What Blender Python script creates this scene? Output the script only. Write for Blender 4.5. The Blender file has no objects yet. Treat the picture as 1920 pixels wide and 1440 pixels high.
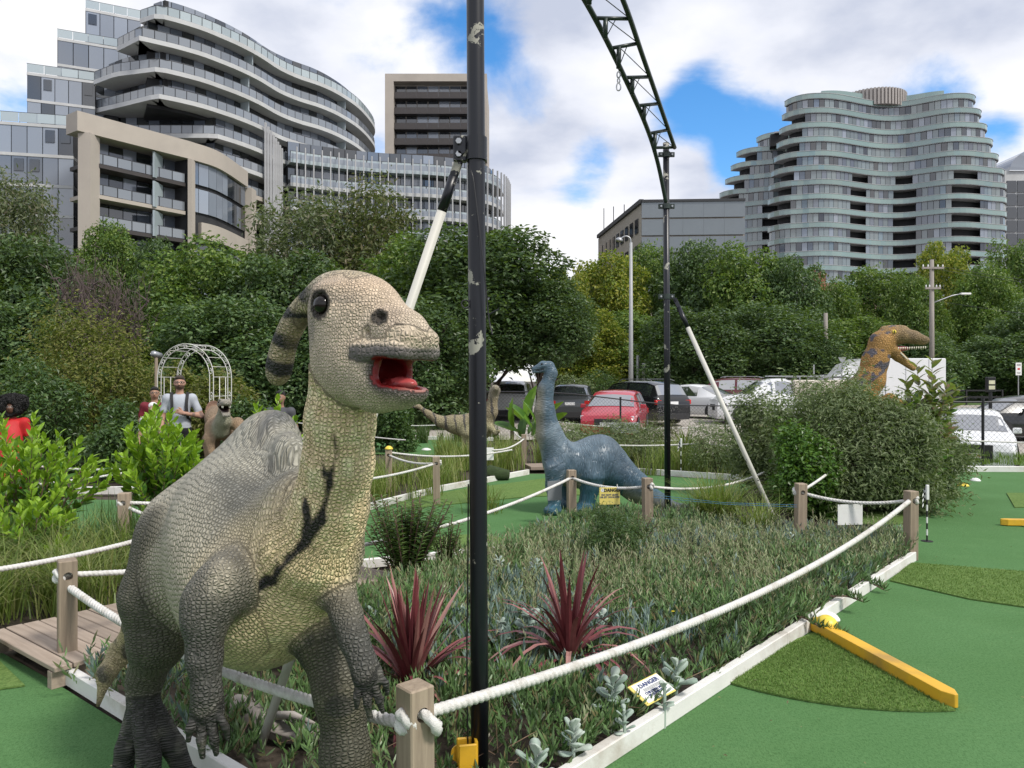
import bpy, math, random
import numpy as np
from mathutils import Vector, Matrix, Euler

# ------------------------------------------------------------------ camera, sky, sun, exposure
SC = bpy.context.scene
COL = SC.collection
F, CU, CV, CH = 1440.0, 960.0, 715.0, 1.6          # focal length in photo pixels, principal column, horizon row, eye height

cam_d = bpy.data.cameras.new('camera')
cam_d.sensor_fit = 'HORIZONTAL'; cam_d.sensor_width = 36.0; cam_d.lens = 36.0 * F / 1920.0
cam_d.shift_y = -5.0 / 1920.0
cam_d.clip_start = 0.05; cam_d.clip_end = 6000.0
cam = bpy.data.objects.new('camera', cam_d); COL.objects.link(cam)
cam.location = (0, 0, CH); cam.rotation_euler = (math.radians(90), 0, 0)
SC.camera = cam

SUN_EL, SUN_AZ = math.radians(50), math.radians(128)   # azimuth measured from +Y (view direction) towards +X
world = bpy.data.worlds.new('World'); SC.world = world; world.use_nodes = True
WN, WL = world.node_tree.nodes, world.node_tree.links
WN.clear()
def wnode(t, **kw):
    n = WN.new(t)
    for k, v in kw.items(): setattr(n, k, v)
    return n
def build_world():
    out = wnode('ShaderNodeOutputWorld'); bg = wnode('ShaderNodeBackground'); bg.inputs['Strength'].default_value = 0.12
    WL.new(bg.outputs[0], out.inputs['Surface'])
    sky = wnode('ShaderNodeTexSky', sky_type='NISHITA', sun_disc=False)
    sky.sun_elevation = SUN_EL; sky.sun_rotation = SUN_AZ; sky.air_density = 1.0; sky.dust_density = 0.3; sky.ozone_density = 3.0
    hs = wnode('ShaderNodeHueSaturation'); hs.inputs['Saturation'].default_value = 1.3; hs.inputs['Value'].default_value = 1.7
    WL.new(sky.outputs[0], hs.inputs['Color'])
    tc = wnode('ShaderNodeTexCoord')
    nrm = wnode('ShaderNodeVectorMath', operation='NORMALIZE'); WL.new(tc.outputs['Generated'], nrm.inputs[0])
    sep = wnode('ShaderNodeSeparateXYZ'); WL.new(nrm.outputs[0], sep.inputs[0])
    # cloud deck: project the direction on a plane overhead, softened near the horizon
    den = wnode('ShaderNodeMath', operation='ADD'); den.inputs[1].default_value = 0.32
    ab = wnode('ShaderNodeMath', operation='ABSOLUTE'); WL.new(sep.outputs['Z'], ab.inputs[0]); WL.new(ab.outputs[0], den.inputs[0])
    dv = wnode('ShaderNodeVectorMath', operation='DIVIDE')
    cmb = wnode('ShaderNodeCombineXYZ')
    for i in range(3): WL.new(den.outputs[0], cmb.inputs[i])
    WL.new(nrm.outputs[0], dv.inputs[0]); WL.new(cmb.outputs[0], dv.inputs[1])
    mp = wnode('ShaderNodeMapping'); WL.new(dv.outputs[0], mp.inputs[0])
    mp.inputs['Location'].default_value = (3.1, 1.7, 0.4)
    n1 = wnode('ShaderNodeTexNoise'); n1.inputs['Scale'].default_value = 2.7; n1.inputs['Detail'].default_value = 9; n1.inputs['Roughness'].default_value = 0.56; n1.inputs['Distortion'].default_value = 0.25
    WL.new(mp.outputs[0], n1.inputs['Vector'])
    # openings in the deck (direction, width): breaks where the blue shows
    acc = None
    def opening(u, v, wu, amp):
        nonlocal acc
        d = Vector(((u - CU) / F, 1.0, (CV - v) / F)).normalized()
        dt = wnode('ShaderNodeVectorMath', operation='DISTANCE'); dt.inputs[1].default_value = d; WL.new(nrm.outputs[0], dt.inputs[0])
        mr = wnode('ShaderNodeMapRange', interpolation_type='SMOOTHERSTEP'); mr.inputs['From Min'].default_value = 0.0; mr.inputs['From Max'].default_value = wu
        mr.inputs['To Min'].default_value = amp; mr.inputs['To Max'].default_value = 0.0
        WL.new(dt.outputs['Value'], mr.inputs['Value'])
        if acc is None: acc = mr.outputs[0]
        else:
            a = wnode('ShaderNodeMath', operation='ADD'); WL.new(acc, a.inputs[0]); WL.new(mr.outputs[0], a.inputs[1]); acc = a.outputs[0]
    for o in ((1275, 215, .085, .30), (1430, 245, .09, .27), (1330, 160, .08, .20), (930, 110, .09, .20), (1110, 318, .07, .22), (840, 20, .08, .17), (1765, 170, .08, .22),
              (1370, 300, .06, .2), (1870, 250, .04, .15), (1010, 190, .06, .14), (705, 270, .03, .1), (1180, 130, .05, .15)):
        opening(*o)
    sub = wnode('ShaderNodeMath', operation='SUBTRACT'); WL.new(n1.outputs['Fac'], sub.inputs[0]); WL.new(acc, sub.inputs[1])
    cov = wnode('ShaderNodeMapRange', interpolation_type='SMOOTHSTEP'); cov.inputs['From Min'].default_value = 0.22; cov.inputs['From Max'].default_value = 0.46
    WL.new(sub.outputs[0], cov.inputs['Value'])
    # light and dark bellies of the cloud
    n2 = wnode('ShaderNodeTexNoise'); n2.inputs['Scale'].default_value = 2.3; n2.inputs['Detail'].default_value = 7; n2.inputs['Roughness'].default_value = 0.5
    mp2 = wnode('ShaderNodeMapping'); mp2.inputs['Location'].default_value = (9.2, 4.4, 0.3); mp2.inputs['Scale'].default_value = (1, 1, 1.8); WL.new(dv.outputs[0], mp2.inputs[0]); WL.new(mp2.outputs[0], n2.inputs['Vector'])
    cr = wnode('ShaderNodeValToRGB'); e = cr.color_ramp.elements
    e[0].position = 0.36; e[0].color = (4.6, 5.0, 6.1, 1); e[1].position = 0.60; e[1].color = (8.3, 8.3, 8.5, 1)
    m = e.new(0.48); m.color = (6.9, 7.1, 7.8, 1)
    WL.new(n2.outputs['Fac'], cr.inputs[0])
    mix = wnode('ShaderNodeMix', data_type='RGBA'); WL.new(cov.outputs[0], mix.inputs[0]); WL.new(hs.outputs[0], mix.inputs[6]); WL.new(cr.outputs[0], mix.inputs[7])
    WL.new(mix.outputs[2], bg.inputs['Color'])
build_world()

sun_d = bpy.data.lights.new('sun', 'SUN'); sun_d.energy = 3.1; sun_d.angle = math.radians(11); sun_d.color = (1.0, 0.95, 0.87)
sun = bpy.data.objects.new('sun', sun_d); COL.objects.link(sun)
_d = Vector((math.sin(SUN_AZ) * math.cos(SUN_EL), math.cos(SUN_AZ) * math.cos(SUN_EL), math.sin(SUN_EL)))
sun.rotation_euler = (-_d).to_track_quat('-Z', 'Y').to_euler()
SC.view_settings.view_transform = 'Standard'; SC.view_settings.look = 'None'
SC.view_settings.exposure = 0.1; SC.view_settings.gamma = 1.0; SC.view_settings.use_curve_mapping = False
SC.render.engine = 'CYCLES'
SC.cycles.max_bounces = 6; SC.cycles.diffuse_bounces = 3; SC.cycles.glossy_bounces = 3; SC.cycles.transparent_max_bounces = 12
SC.cycles.use_adaptive_sampling = True

# ------------------------------------------------------------------ helpers
def P(u, v, y):
    return Vector(((u - CU) / F * y, y, CH - (v - CV) / F * y))
def G(u, v, z=0.0):
    y = (CH - z) * F / (v - CV)
    return Vector(((u - CU) / F * y, y, z))
def PZ(u, v, z):                     # point seen at (u, v) that lies at height z (above or below the eye)
    y = (z - CH) * F / (CV - v)
    return Vector(((u - CU) / F * y, y, z))
def smooth01(t):
    t = np.clip(t, 0, 1); return t * t * (3 - 2 * t)
def ground_z(x, y):
    """the car park beyond the course lies a little lower and rises away"""
    x = np.asarray(x, float); y = np.asarray(y, float)
    w = smooth01((x - 0.5) / 5.0)
    dip = smooth01((y - 14.2) / 3.2) * (1 - smooth01((y - 19.0) / 15.0))
    return -0.47 * w * dip + 0.35 * smooth01((y - 34) / 30)

def tag(o, label=None, cat=None, group=None, kind=None):
    for k, v in (('label', label), ('category', cat), ('group', group), ('kind', kind)):
        if v: o[k] = v
    return o
def empty(name, loc=(0, 0, 0), rz=0.0, label=None, cat=None, group=None):
    o = bpy.data.objects.new(name, None); COL.objects.link(o); o.location = loc; o.rotation_euler = (0, 0, rz); o.empty_display_size = 0.1
    return tag(o, label, cat, group)
def link(name, me, mat=None, parent=None, loc=None):
    o = bpy.data.objects.new(name, me); COL.objects.link(o)
    if mat is not None:
        ms = mat if isinstance(mat, (list, tuple)) else [mat]
        if len(me.materials) == 0:
            for m in ms: me.materials.append(m)
    if parent is not None: o.parent = parent
    if loc is not None: o.location = loc
    return o
def copy_tree(o, parent=None):
    c = o.copy(); COL.objects.link(c); c.parent = parent
    for ch in [k for k in bpy.data.objects if k.parent == o]: copy_tree(ch, c)
    return c

def np_mesh(name, V, Q, smooth=False, attrs=None, uv=None):
    """fast mesh from vertex array and one (n,3) or (n,4) face array (or a list of such arrays)"""
    V = np.ascontiguousarray(V, np.float32)
    Qs = Q if isinstance(Q, list) else [Q]
    Qs = [np.asarray(q, np.int32) for q in Qs if len(q)]
    me = bpy.data.meshes.new(name)
    me.vertices.add(len(V)); me.vertices.foreach_set('co', V.ravel())
    tot = np.concatenate([np.full(len(q), q.shape[1], np.int32) for q in Qs]); idx = np.concatenate([q.ravel() for q in Qs])
    start = np.concatenate([[0], np.cumsum(tot)[:-1]]).astype(np.int32)
    me.loops.add(len(idx)); me.loops.foreach_set('vertex_index', idx)
    me.polygons.add(len(tot)); me.polygons.foreach_set('loop_start', start); me.polygons.foreach_set('loop_total', tot)
    me.polygons.foreach_set('use_smooth', np.full(len(tot), smooth))
    if attrs:
        for k, (typ, arr) in attrs.items():
            a = me.attributes.new(k, typ, 'POINT')
            a.data.foreach_set('color' if typ == 'FLOAT_COLOR' else ('value' if typ == 'FLOAT' else 'vector'), np.ascontiguousarray(arr, np.float32).ravel())
    me.update(calc_edges=True); me.validate()
    return me

class MB:
    """collects polygons; build() makes one mesh"""
    def __init__(s): s.v = []; s.f = []; s.m = []; s.mi = 0
    def quad(s, a, b, c, d): n = len(s.v); s.v += [tuple(a), tuple(b), tuple(c), tuple(d)]; s.f.append((n, n+1, n+2, n+3)); s.m.append(s.mi)
    def poly(s, pts): n = len(s.v); s.v += [tuple(p) for p in pts]; s.f.append(tuple(range(n, n+len(pts)))); s.m.append(s.mi)
    def faces(s, vs, fs):
        n = len(s.v); s.v += [tuple(p) for p in vs]; s.f += [tuple(i+n for i in f) for f in fs]; s.m += [s.mi]*len(fs)
    def box(s, c, h, M=None, bev=0.0):
        c = Vector(c); hx, hy, hz = h
        if bev > 0:
            b = bev; vs = []; idx = {}
            for sx in (-1, 1):
                for sy in (-1, 1):
                    for sz in (-1, 1):
                        for ax in range(3):
                            p = [sx*hx, sy*hy, sz*hz]
                            for k in range(3):
                                if k != ax: p[k] -= (sx, sy, sz)[k]*b
                            idx[(sx, sy, sz, ax)] = len(vs); vs.append(Vector(p))
            fs = []
            for ax in range(3):
                o1, o2 = [k for k in range(3) if k != ax]
                for sg in (-1, 1):
                    r = []
                    for (p, q) in ((-1, -1), (1, -1), (1, 1), (-1, 1)):
                        t = [0, 0, 0]; t[ax] = sg; t[o1] = p; t[o2] = q; r.append(idx[tuple(t) + (ax,)])
                    flip = (sg < 0) != (ax == 1)
                    fs.append(tuple(r[::-1]) if flip else tuple(r))
                # edges along ax
                for p in (-1, 1):
                    for q in (-1, 1):
                        t0 = [0]*3; t1 = [0]*3; t0[ax] = -1; t1[ax] = 1
                        for t in (t0, t1): t[o1] = p; t[o2] = q
                        fs.append((idx[tuple(t0)+(o1,)], idx[tuple(t1)+(o1,)], idx[tuple(t1)+(o2,)], idx[tuple(t0)+(o2,)]))
            for sx in (-1, 1):
                for sy in (-1, 1):
                    for sz in (-1, 1): fs.append(tuple(idx[(sx, sy, sz, a)] for a in range(3)))
        else:
            vs = [Vector((x, y, z)) for x in (-hx, hx) for y in (-hy, hy) for z in (-hz, hz)]
            fs = [(0, 1, 3, 2), (4, 6, 7, 5), (0, 4, 5, 1), (2, 3, 7, 6), (0, 2, 6, 4), (1, 5, 7, 3)]
        if M is not None: vs = [M @ p for p in vs]
        s.faces([p + c for p in vs], fs); return s
    def beam(s, a, b, w, h=None, up=(0, 0, 1), bev=0.0):
        a, b = Vector(a), Vector(b); h = w if h is None else h
        d = b - a; L = d.length; d.normalize(); up = Vector(up)
        if abs(d.dot(up)) > .99: up = Vector((0, 1, 0))
        x = d.cross(up).normalized(); z = x.cross(d)
        M = Matrix((x, d, z)).transposed()
        s.box((a+b)/2, (w/2, L/2, h/2), M, bev); return s
    def tube(s, pts, r, n=8, cap=True, closed=False):
        pts = [Vector(p) for p in pts]; rs = r if isinstance(r, (list, tuple)) else [r]*len(pts)
        m = len(pts); base = len(s.v); nx = None
        for i, p in enumerate(pts):
            if closed: t = (pts[(i+1) % m] - pts[i-1])
            else: t = (pts[min(i+1, m-1)] - pts[max(i-1, 0)])
            t = t.normalized() if t.length > 1e-9 else Vector((0, 0, 1))
            if nx is None:
                a = Vector((0, 0, 1)) if abs(t.z) < .9 else Vector((1, 0, 0)); nx = t.cross(a).normalized()
            else:
                nx = (nx - t*nx.dot(t)); nx = nx.normalized() if nx.length > 1e-6 else t.orthogonal().normalized()
            ny = t.cross(nx)
            for k in range(n):
                an = 2*math.pi*k/n; s.v.append(tuple(p + (nx*math.cos(an) + ny*math.sin(an))*rs[i]))
        for i in range(m if closed else m-1):
            j = (i+1) % m
            for k in range(n):
                s.f.append((base+i*n+k, base+i*n+(k+1) % n, base+j*n+(k+1) % n, base+j*n+k)); s.m.append(s.mi)
        if cap and not closed:
            s.f.append(tuple(base+k for k in range(n))[::-1]); s.f.append(tuple(base+(m-1)*n+k for k in range(n))); s.m += [s.mi]*2
        return s
    def lathe(s, prof, c=(0, 0, 0), n=16, M=None):
        c = Vector(c); base = len(s.v)
        for (r, z) in prof:
            for k in range(n):
                a = 2*math.pi*k/n; p = Vector((r*math.cos(a), r*math.sin(a), z))
                s.v.append(tuple((M @ p if M is not None else p) + c))
        for i in range(len(prof)-1):
            for k in range(n):
                s.f.append((base+i*n+k, base+i*n+(k+1) % n, base+(i+1)*n+(k+1) % n, base+(i+1)*n+k)); s.m.append(s.mi)
        s.f.append(tuple(base+k for k in range(n))[::-1]); s.f.append(tuple(base+(len(prof)-1)*n+k for k in range(n))); s.m += [s.mi]*2
        return s
    def prism(s, poly, z0, z1):
        n = len(poly); vs = [(x, y, z0) for x, y in poly] + [(x, y, z1) for x, y in poly]
        fs = [tuple(range(n))[::-1], tuple(range(n, 2*n))] + [(i, (i+1) % n, n+(i+1) % n, n+i) for i in range(n)]
        s.faces(vs, fs); return s
    def mesh(s, name, smooth=False):
        me = bpy.data.meshes.new(name); me.from_pydata(s.v, [], s.f); me.update()
        if smooth: me.polygons.foreach_set('use_smooth', [True]*len(me.polygons))
        if any(s.m): me.polygons.foreach_set('material_index', s.m)
        return me
    def build(s, name, mat=None, parent=None, smooth=False): return link(name, s.mesh(name, smooth), mat, parent)

def smooth_by_angle(o, deg=40):
    me = o.data if hasattr(o, 'data') else o
    me.polygons.foreach_set('use_smooth', [True]*len(me.polygons))
    try: me.set_sharp_from_angle(angle=math.radians(deg))
    except Exception: pass

def catmull(pts, n):
    pts = [np.array(p, float) for p in pts]; out = []
    Pn = [2*pts[0]-pts[1]] + pts + [2*pts[-1]-pts[-2]]
    for i in range(len(pts)-1):
        p0, p1, p2, p3 = Pn[i:i+4]
        for k in range(n):
            t = k/n; out.append(.5*((2*p1)+(-p0+p2)*t+(2*p0-5*p1+4*p2-p3)*t*t+(-p0+3*p1-3*p2+p3)*t**3))
    out.append(pts[-1]); return np.array(out)

# ------------------------------------------------------------------ materials
class NT:
    def __init__(s, name):
        s.m = bpy.data.materials.new(name); s.m.use_nodes = True; s.n = s.m.node_tree.nodes; s.l = s.m.node_tree.links
        s.b = s.n['Principled BSDF']; s.out = s.n['Material Output']
    def add(s, t, inp=None, **kw):
        n = s.n.new(t)
        for k, v in kw.items(): setattr(n, k, v)
        for k, v in (inp or {}).items():
            if isinstance(v, bpy.types.NodeSocket): s.l.new(v, n.inputs[k])
            else: n.inputs[k].default_value = v
        return n
    def set(s, k, v):
        if isinstance(v, bpy.types.NodeSocket): s.l.new(v, s.b.inputs[k])
        else: s.b.inputs[k].default_value = v
    def coord(s, kind='Object'): return s.add('ShaderNodeTexCoord').outputs[kind]
    def noise(s, scale, detail=4, rough=.55, vec=None, dist=0.0):
        return s.add('ShaderNodeTexNoise', {'Vector': vec if vec is not None else s.coord(), 'Scale': scale, 'Detail': detail, 'Roughness': rough, 'Distortion': dist}).outputs['Fac']
    def ramp(s, fac, stops, interp='LINEAR'):
        r = s.add('ShaderNodeValToRGB', {'Fac': fac}); cr = r.color_ramp; cr.interpolation = interp
        while len(cr.elements) < len(stops): cr.elements.new(.5)
        for e, (p, c) in zip(cr.elements, stops): e.position = p; e.color = (*c, 1) if len(c) == 3 else c
        return r.outputs['Color']
    def mix(s, f, a, b, mode='MIX'):
        n = s.add('ShaderNodeMix', data_type='RGBA', blend_type=mode)
        for i, v in ((0, f), (6, a), (7, b)):
            if isinstance(v, bpy.types.NodeSocket): s.l.new(v, n.inputs[i])
            else: n.inputs[i].default_value = (*v, 1) if isinstance(v, tuple) and len(v) == 3 else v
        return n.outputs[2]
    def math(s, op, a, b=0.0, clamp=False):
        n = s.add('ShaderNodeMath', operation=op, use_clamp=clamp)
        for i, v in ((0, a), (1, b)):
            if isinstance(v, bpy.types.NodeSocket): s.l.new(v, n.inputs[i])
            else: n.inputs[i].default_value = v
        return n.outputs[0]
    def bump(s, h, strength=.3, dist=.01, nrm=None):
        inp = {'Height': h, 'Strength': strength, 'Distance': dist}
        if nrm is not None: inp['Normal'] = nrm
        o = s.add('ShaderNodeBump', inp).outputs[0]; s.set('Normal', o); return o

def mat(name, col, rough=.6, var=.15, scale=6.0, bump=0.0, bscale=None, metal=0.0, spec=.5, coords='Object', dirt=None):
    t = NT(name); v = t.coord(coords)
    n = t.noise(scale, 5, .6, v)
    a = tuple(max(0, c*(1-var)) for c in col); b = tuple(min(1, c*(1+var)) for c in col)
    c = t.ramp(n, [(.3, a), (.7, b)])
    if dirt:
        n2 = t.noise(scale*.35, 6, .65, v, .4); c = t.mix(t.ramp(n2, [(.5, (0, 0, 0)), (.72, (1, 1, 1))]), c, dirt)
    t.set('Base Color', c); t.set('Roughness', rough); t.set('Metallic', metal); t.set('Specular IOR Level', spec)
    if bump: t.bump(t.noise(bscale or scale*4, 6, .6, v), bump, .01)
    return t.m

def leaf_mat(name, cols, rough=.5, trans=.35, spec=.4):
    """leaf faces: colour varies from leaf to leaf, light passes through"""
    t = NT(name); g = t.add('ShaderNodeNewGeometry'); oi = t.add('ShaderNodeObjectInfo')
    st = [(i/(len(cols)-1), c) for i, c in enumerate(cols)]
    c = t.ramp(g.outputs['Random Per Island'], st)
    hs = t.add('ShaderNodeHueSaturation', {'Color': c, 'Value': t.math('ADD', t.math('ADD', t.math('MULTIPLY', oi.outputs['Random'], .3), .45), t.math('MULTIPLY', t.noise(2.6, 3, .6), .8))}).outputs[0]
    t.set('Base Color', hs); t.set('Roughness', rough); t.set('Specular IOR Level', spec)
    tr = t.add('ShaderNodeBsdfTranslucent', {'Color': t.mix(.5, hs, (.25, .4, .02), 'MIX')})
    ms = t.add('ShaderNodeMixShader', {0: trans}); t.l.new(t.b.outputs[0], ms.inputs[1]); t.l.new(tr.outputs[0], ms.inputs[2]); t.l.new(ms.outputs[0], t.out.inputs['Surface'])
    return t.m

RNG = np.random.default_rng(7)
random.seed(7)
# ------------------------------------------------------------------ solid modelling: blended volumes -> one continuous skin
def cap(a, b, ra, rb=None, k=.04, op='u', tg=0): return dict(t='cap', a=np.array(a, float), b=np.array(b, float), ra=ra, rb=ra if rb is None else rb, k=k, op=op, tg=tg)
def ell(c, r, M=None, k=.04, op='u', tg=0): return dict(t='ell', c=np.array(c, float), r=np.array(r, float), M=None if M is None else np.array(M, float), k=k, op=op, tg=tg)
def rbox(c, h, M=None, rad=.01, k=.02, op='u', tg=0): return dict(t='box', c=np.array(c, float), h=np.array(h, float), M=None if M is None else np.array(M, float), rad=rad, k=k, op=op, tg=tg)
def chain(pts, rs, k=.04, op='u', tg=0): return [cap(pts[i], pts[i+1], rs[i], rs[i+1], k, op, tg) for i in range(len(pts)-1)]
def prim_box(p):
    if p['t'] == 'cap':
        r = max(p['ra'], p['rb']); return np.minimum(p['a'], p['b'])-r, np.maximum(p['a'], p['b'])+r
    if p['t'] == 'ell': r = p['r'].max() if p['M'] is not None else p['r']
    else: r = np.linalg.norm(p['h']) if p['M'] is not None else p['h']
    return p['c']-r, p['c']+r
def prim_eval(p, X, Y, Z):
    if p['t'] == 'cap':
        a, b = p['a'], p['b']; d = b-a; dd = float(d@d)+1e-12
        px, py, pz = X-a[0], Y-a[1], Z-a[2]
        h = np.clip((px*d[0]+py*d[1]+pz*d[2])/dd, 0, 1)
        return np.sqrt((px-h*d[0])**2+(py-h*d[1])**2+(pz-h*d[2])**2) - (p['ra']+(p['rb']-p['ra'])*h)
    c = p['c']; px, py, pz = X-c[0], Y-c[1], Z-c[2]
    if p['M'] is not None:
        m = p['M']; px, py, pz = [px*m[0, i]+py*m[1, i]+pz*m[2, i] for i in range(3)]     # columns of M are the local axes
    if p['t'] == 'ell':
        r = p['r']; k0 = np.sqrt((px/r[0])**2+(py/r[1])**2+(pz/r[2])**2); k1 = np.sqrt((px/r[0]**2)**2+(py/r[1]**2)**2+(pz/r[2]**2)**2)+1e-9
        return k0*(k0-1)/k1
    h = p['h']-p['rad']; qx, qy, qz = np.abs(px)-h[0], np.abs(py)-h[1], np.abs(pz)-h[2]
    return np.sqrt(np.maximum(qx, 0)**2+np.maximum(qy, 0)**2+np.maximum(qz, 0)**2)+np.minimum(np.maximum(qx, np.maximum(qy, qz)), 0)-p['rad']
def sdf_grid(prims, vox):
    lo = np.min([prim_box(p)[0] for p in prims if p['op'] == 'u'], 0)-3*vox; hi = np.max([prim_box(p)[1] for p in prims if p['op'] == 'u'], 0)+3*vox
    n = np.ceil((hi-lo)/vox).astype(int)+1
    D = np.full(tuple(n), 1.0, np.float32)
    ax = [(lo[i]+vox*np.arange(n[i])).astype(np.float32) for i in range(3)]
    for p in prims:
        a, b = prim_box(p); m = p['k']+2.5*vox
        i0 = np.clip(np.floor((a-m-lo)/vox).astype(int), 0, n); i1 = np.clip(np.ceil((b+m-lo)/vox).astype(int)+1, 0, n)
        if (i1 <= i0).any(): continue
        sl = tuple(slice(i0[i], i1[i]) for i in range(3))
        X, Y, Z = ax[0][sl[0]][:, None, None], ax[1][sl[1]][None, :, None], ax[2][sl[2]][None, None, :]
        d = prim_eval(p, X, Y, Z).astype(np.float32); k = p['k']; S = D[sl]
        if p['op'] == 'u':
            h = np.maximum(k-np.abs(S-d), 0)/k; D[sl] = np.minimum(S, d)-h*h*k*.25
        else:
            h = np.maximum(k-np.abs(S+d), 0)/k; D[sl] = np.maximum(S, -d)+h*h*k*.25
    return D, lo, vox
def surface_nets(D, lo, vox):
    s = D < 0; n = np.array(D.shape)
    c = np.zeros(tuple(n-1), np.int8)
    for i in (0, 1):
        for j in (0, 1):
            for k in (0, 1): c += s[i:n[0]-1+i, j:n[1]-1+j, k:n[2]-1+k]
    act = (c > 0) & (c < 8); idx = np.argwhere(act); vid = np.full(act.shape, -1, np.int32); vid[act] = np.arange(len(idx))
    acc = np.zeros((len(idx), 3)); cnt = np.zeros(len(idx))
    off = [(i, j, k) for i in (0, 1) for j in (0, 1) for k in (0, 1)]
    val = {o: D[idx[:, 0]+o[0], idx[:, 1]+o[1], idx[:, 2]+o[2]] for o in off}
    for o in off:
        for ax in range(3):
            if o[ax] == 0:
                q = list(o); q[ax] = 1; a, b = val[o], val[tuple(q)]
                m = (a < 0) != (b < 0); t = a/(a-b+1e-20)
                pos = np.array(o, float)[None].repeat(len(idx), 0); pos[:, ax] += t
                acc[m] += pos[m]; cnt[m] += 1
    V = lo+(idx+acc/cnt[:, None])*vox
    faces = []
    for ax in range(3):
        a1, a2 = (ax+1) % 3, (ax+2) % 3
        sl0 = [slice(1, -1)]*3; sl1 = [slice(1, -1)]*3; sl0[ax] = slice(0, -1); sl1[ax] = slice(1, None)
        A, B = s[tuple(sl0)], s[tuple(sl1)]
        e = np.argwhere(A != B)
        if len(e) == 0: continue
        fl = A[tuple(e.T)]
        base = e.copy(); base[:, a1] += 1; base[:, a2] += 1
        def cid(d1, d2):
            q = base.copy(); q[:, a1] -= d1; q[:, a2] -= d2; return vid[q[:, 0], q[:, 1], q[:, 2]]
        q = np.stack([cid(1, 1), cid(0, 1), cid(0, 0), cid(1, 0)], 1)
        q[~fl] = q[~fl][:, ::-1]; faces.append(q)
    return V, np.concatenate(faces)
def relax(V, Qd, it=1, lam=.5):
    n = len(V)
    e = np.concatenate([Qd[:, [0, 1]], Qd[:, [1, 2]], Qd[:, [2, 3]], Qd[:, [3, 0]]]); e = np.concatenate([e, e[:, ::-1]])
    deg = np.bincount(e[:, 0], minlength=n)[:, None]
    for _ in range(it):
        s = np.stack([np.bincount(e[:, 0], weights=V[e[:, 1], i], minlength=n) for i in range(3)], 1); V = V+lam*(s/deg-V)
    return V
def skin(prims, vox, it=1):
    V, Qd = surface_nets(*sdf_grid(prims, vox)); return relax(V, Qd, it), Qd
def nearest_prim(prims, V):
    best = np.full(len(V), 1e9); tg = np.zeros(len(V), int)
    for p in prims:
        if p['op'] == 'u': d = prim_eval(p, V[:, 0], V[:, 1], V[:, 2])
        else:
            d = np.abs(prim_eval(p, V[:, 0], V[:, 1], V[:, 2])); d = np.where(d < .009, -50+d, 1e9)
        m = d < best; best[m] = d[m]; tg[m] = p['tg']
    return tg
def axis_coords(axes, V):
    """for each vertex: distance along and around the nearest limb axis, so scale rows follow the limbs"""
    best = np.full(len(V), 1e9); out = np.zeros((len(V), 3))
    for ai, (pts, rs) in enumerate(axes):
        s0 = 0.0; pts = [np.array(p, float) for p in pts]
        ref = None
        for i in range(len(pts)-1):
            a, b = pts[i], pts[i+1]; d = b-a; L = np.linalg.norm(d); d = d/L
            w = V-a; h = np.clip(w@d/L, 0, 1); c = w-np.outer(h*L, d); r = np.linalg.norm(c, axis=1); rr = rs[i]+(rs[i+1]-rs[i])*h
            up = np.array([0, -1.0, 0]) if abs(d[1]) < .9 else np.array([-1.0, 0, 0])
            x = up-d*(up@d) if ref is None else ref-d*(ref@d); x /= np.linalg.norm(x); ref = x; y = np.cross(d, x)
            ang = np.arctan2(c@y, c@x)
            sc = r-rr; m = sc < best; best[m] = sc[m]
            out[m, 0] = s0+(w@d)[m]; out[m, 1] = ang[m]*np.clip(rr[m], .03, .35); out[m, 2] = ai
            s0 += L
    return out
def sd_poly(V, pts, rs):
    d = np.full(len(V), 1e9)
    for i in range(len(pts)-1):
        p = cap(pts[i], pts[i+1], rs[i], rs[i+1]); d = np.minimum(d, prim_eval(p, V[:, 0], V[:, 1], V[:, 2]))
    return d
def blend(C, c, w):
    w = np.clip(w, 0, 1)[:, None]; return C*(1-w)+np.array(c)[None]*w
def vnoise(V, scale, seed=0):
    """cheap smooth value noise on points"""
    r = np.random.default_rng(seed); T = r.random((32, 32, 32)); q = V*scale; i = np.floor(q).astype(int); f = q-i; f = f*f*(3-2*f); o = 0
    for a in (0, 1):
        for b in (0, 1):
            for c in (0, 1):
                o = o+T[(i[:, 0]+a) % 32, (i[:, 1]+b) % 32, (i[:, 2]+c) % 32]*(f[:, 0] if a else 1-f[:, 0])*(f[:, 1] if b else 1-f[:, 1])*(f[:, 2] if c else 1-f[:, 2])
    return o
def spread(Qd, tg, n, it):
    """region masks softened over the surface, so paint fades from limb to body"""
    e = np.concatenate([Qd[:, [0, 1]], Qd[:, [1, 2]], Qd[:, [2, 3]], Qd[:, [3, 0]]]); nv = len(tg); deg = np.bincount(e[:, 0], minlength=nv)+np.bincount(e[:, 1], minlength=nv)
    T = np.zeros((n, nv))
    for k in range(n):
        w = (tg == k).astype(float)
        if w.any():
            for _ in range(it): w = .5*w+.5*(np.bincount(e[:, 0], weights=w[e[:, 1]], minlength=nv)+np.bincount(e[:, 1], weights=w[e[:, 0]], minlength=nv))/deg
        T[k] = w
    return T
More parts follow.
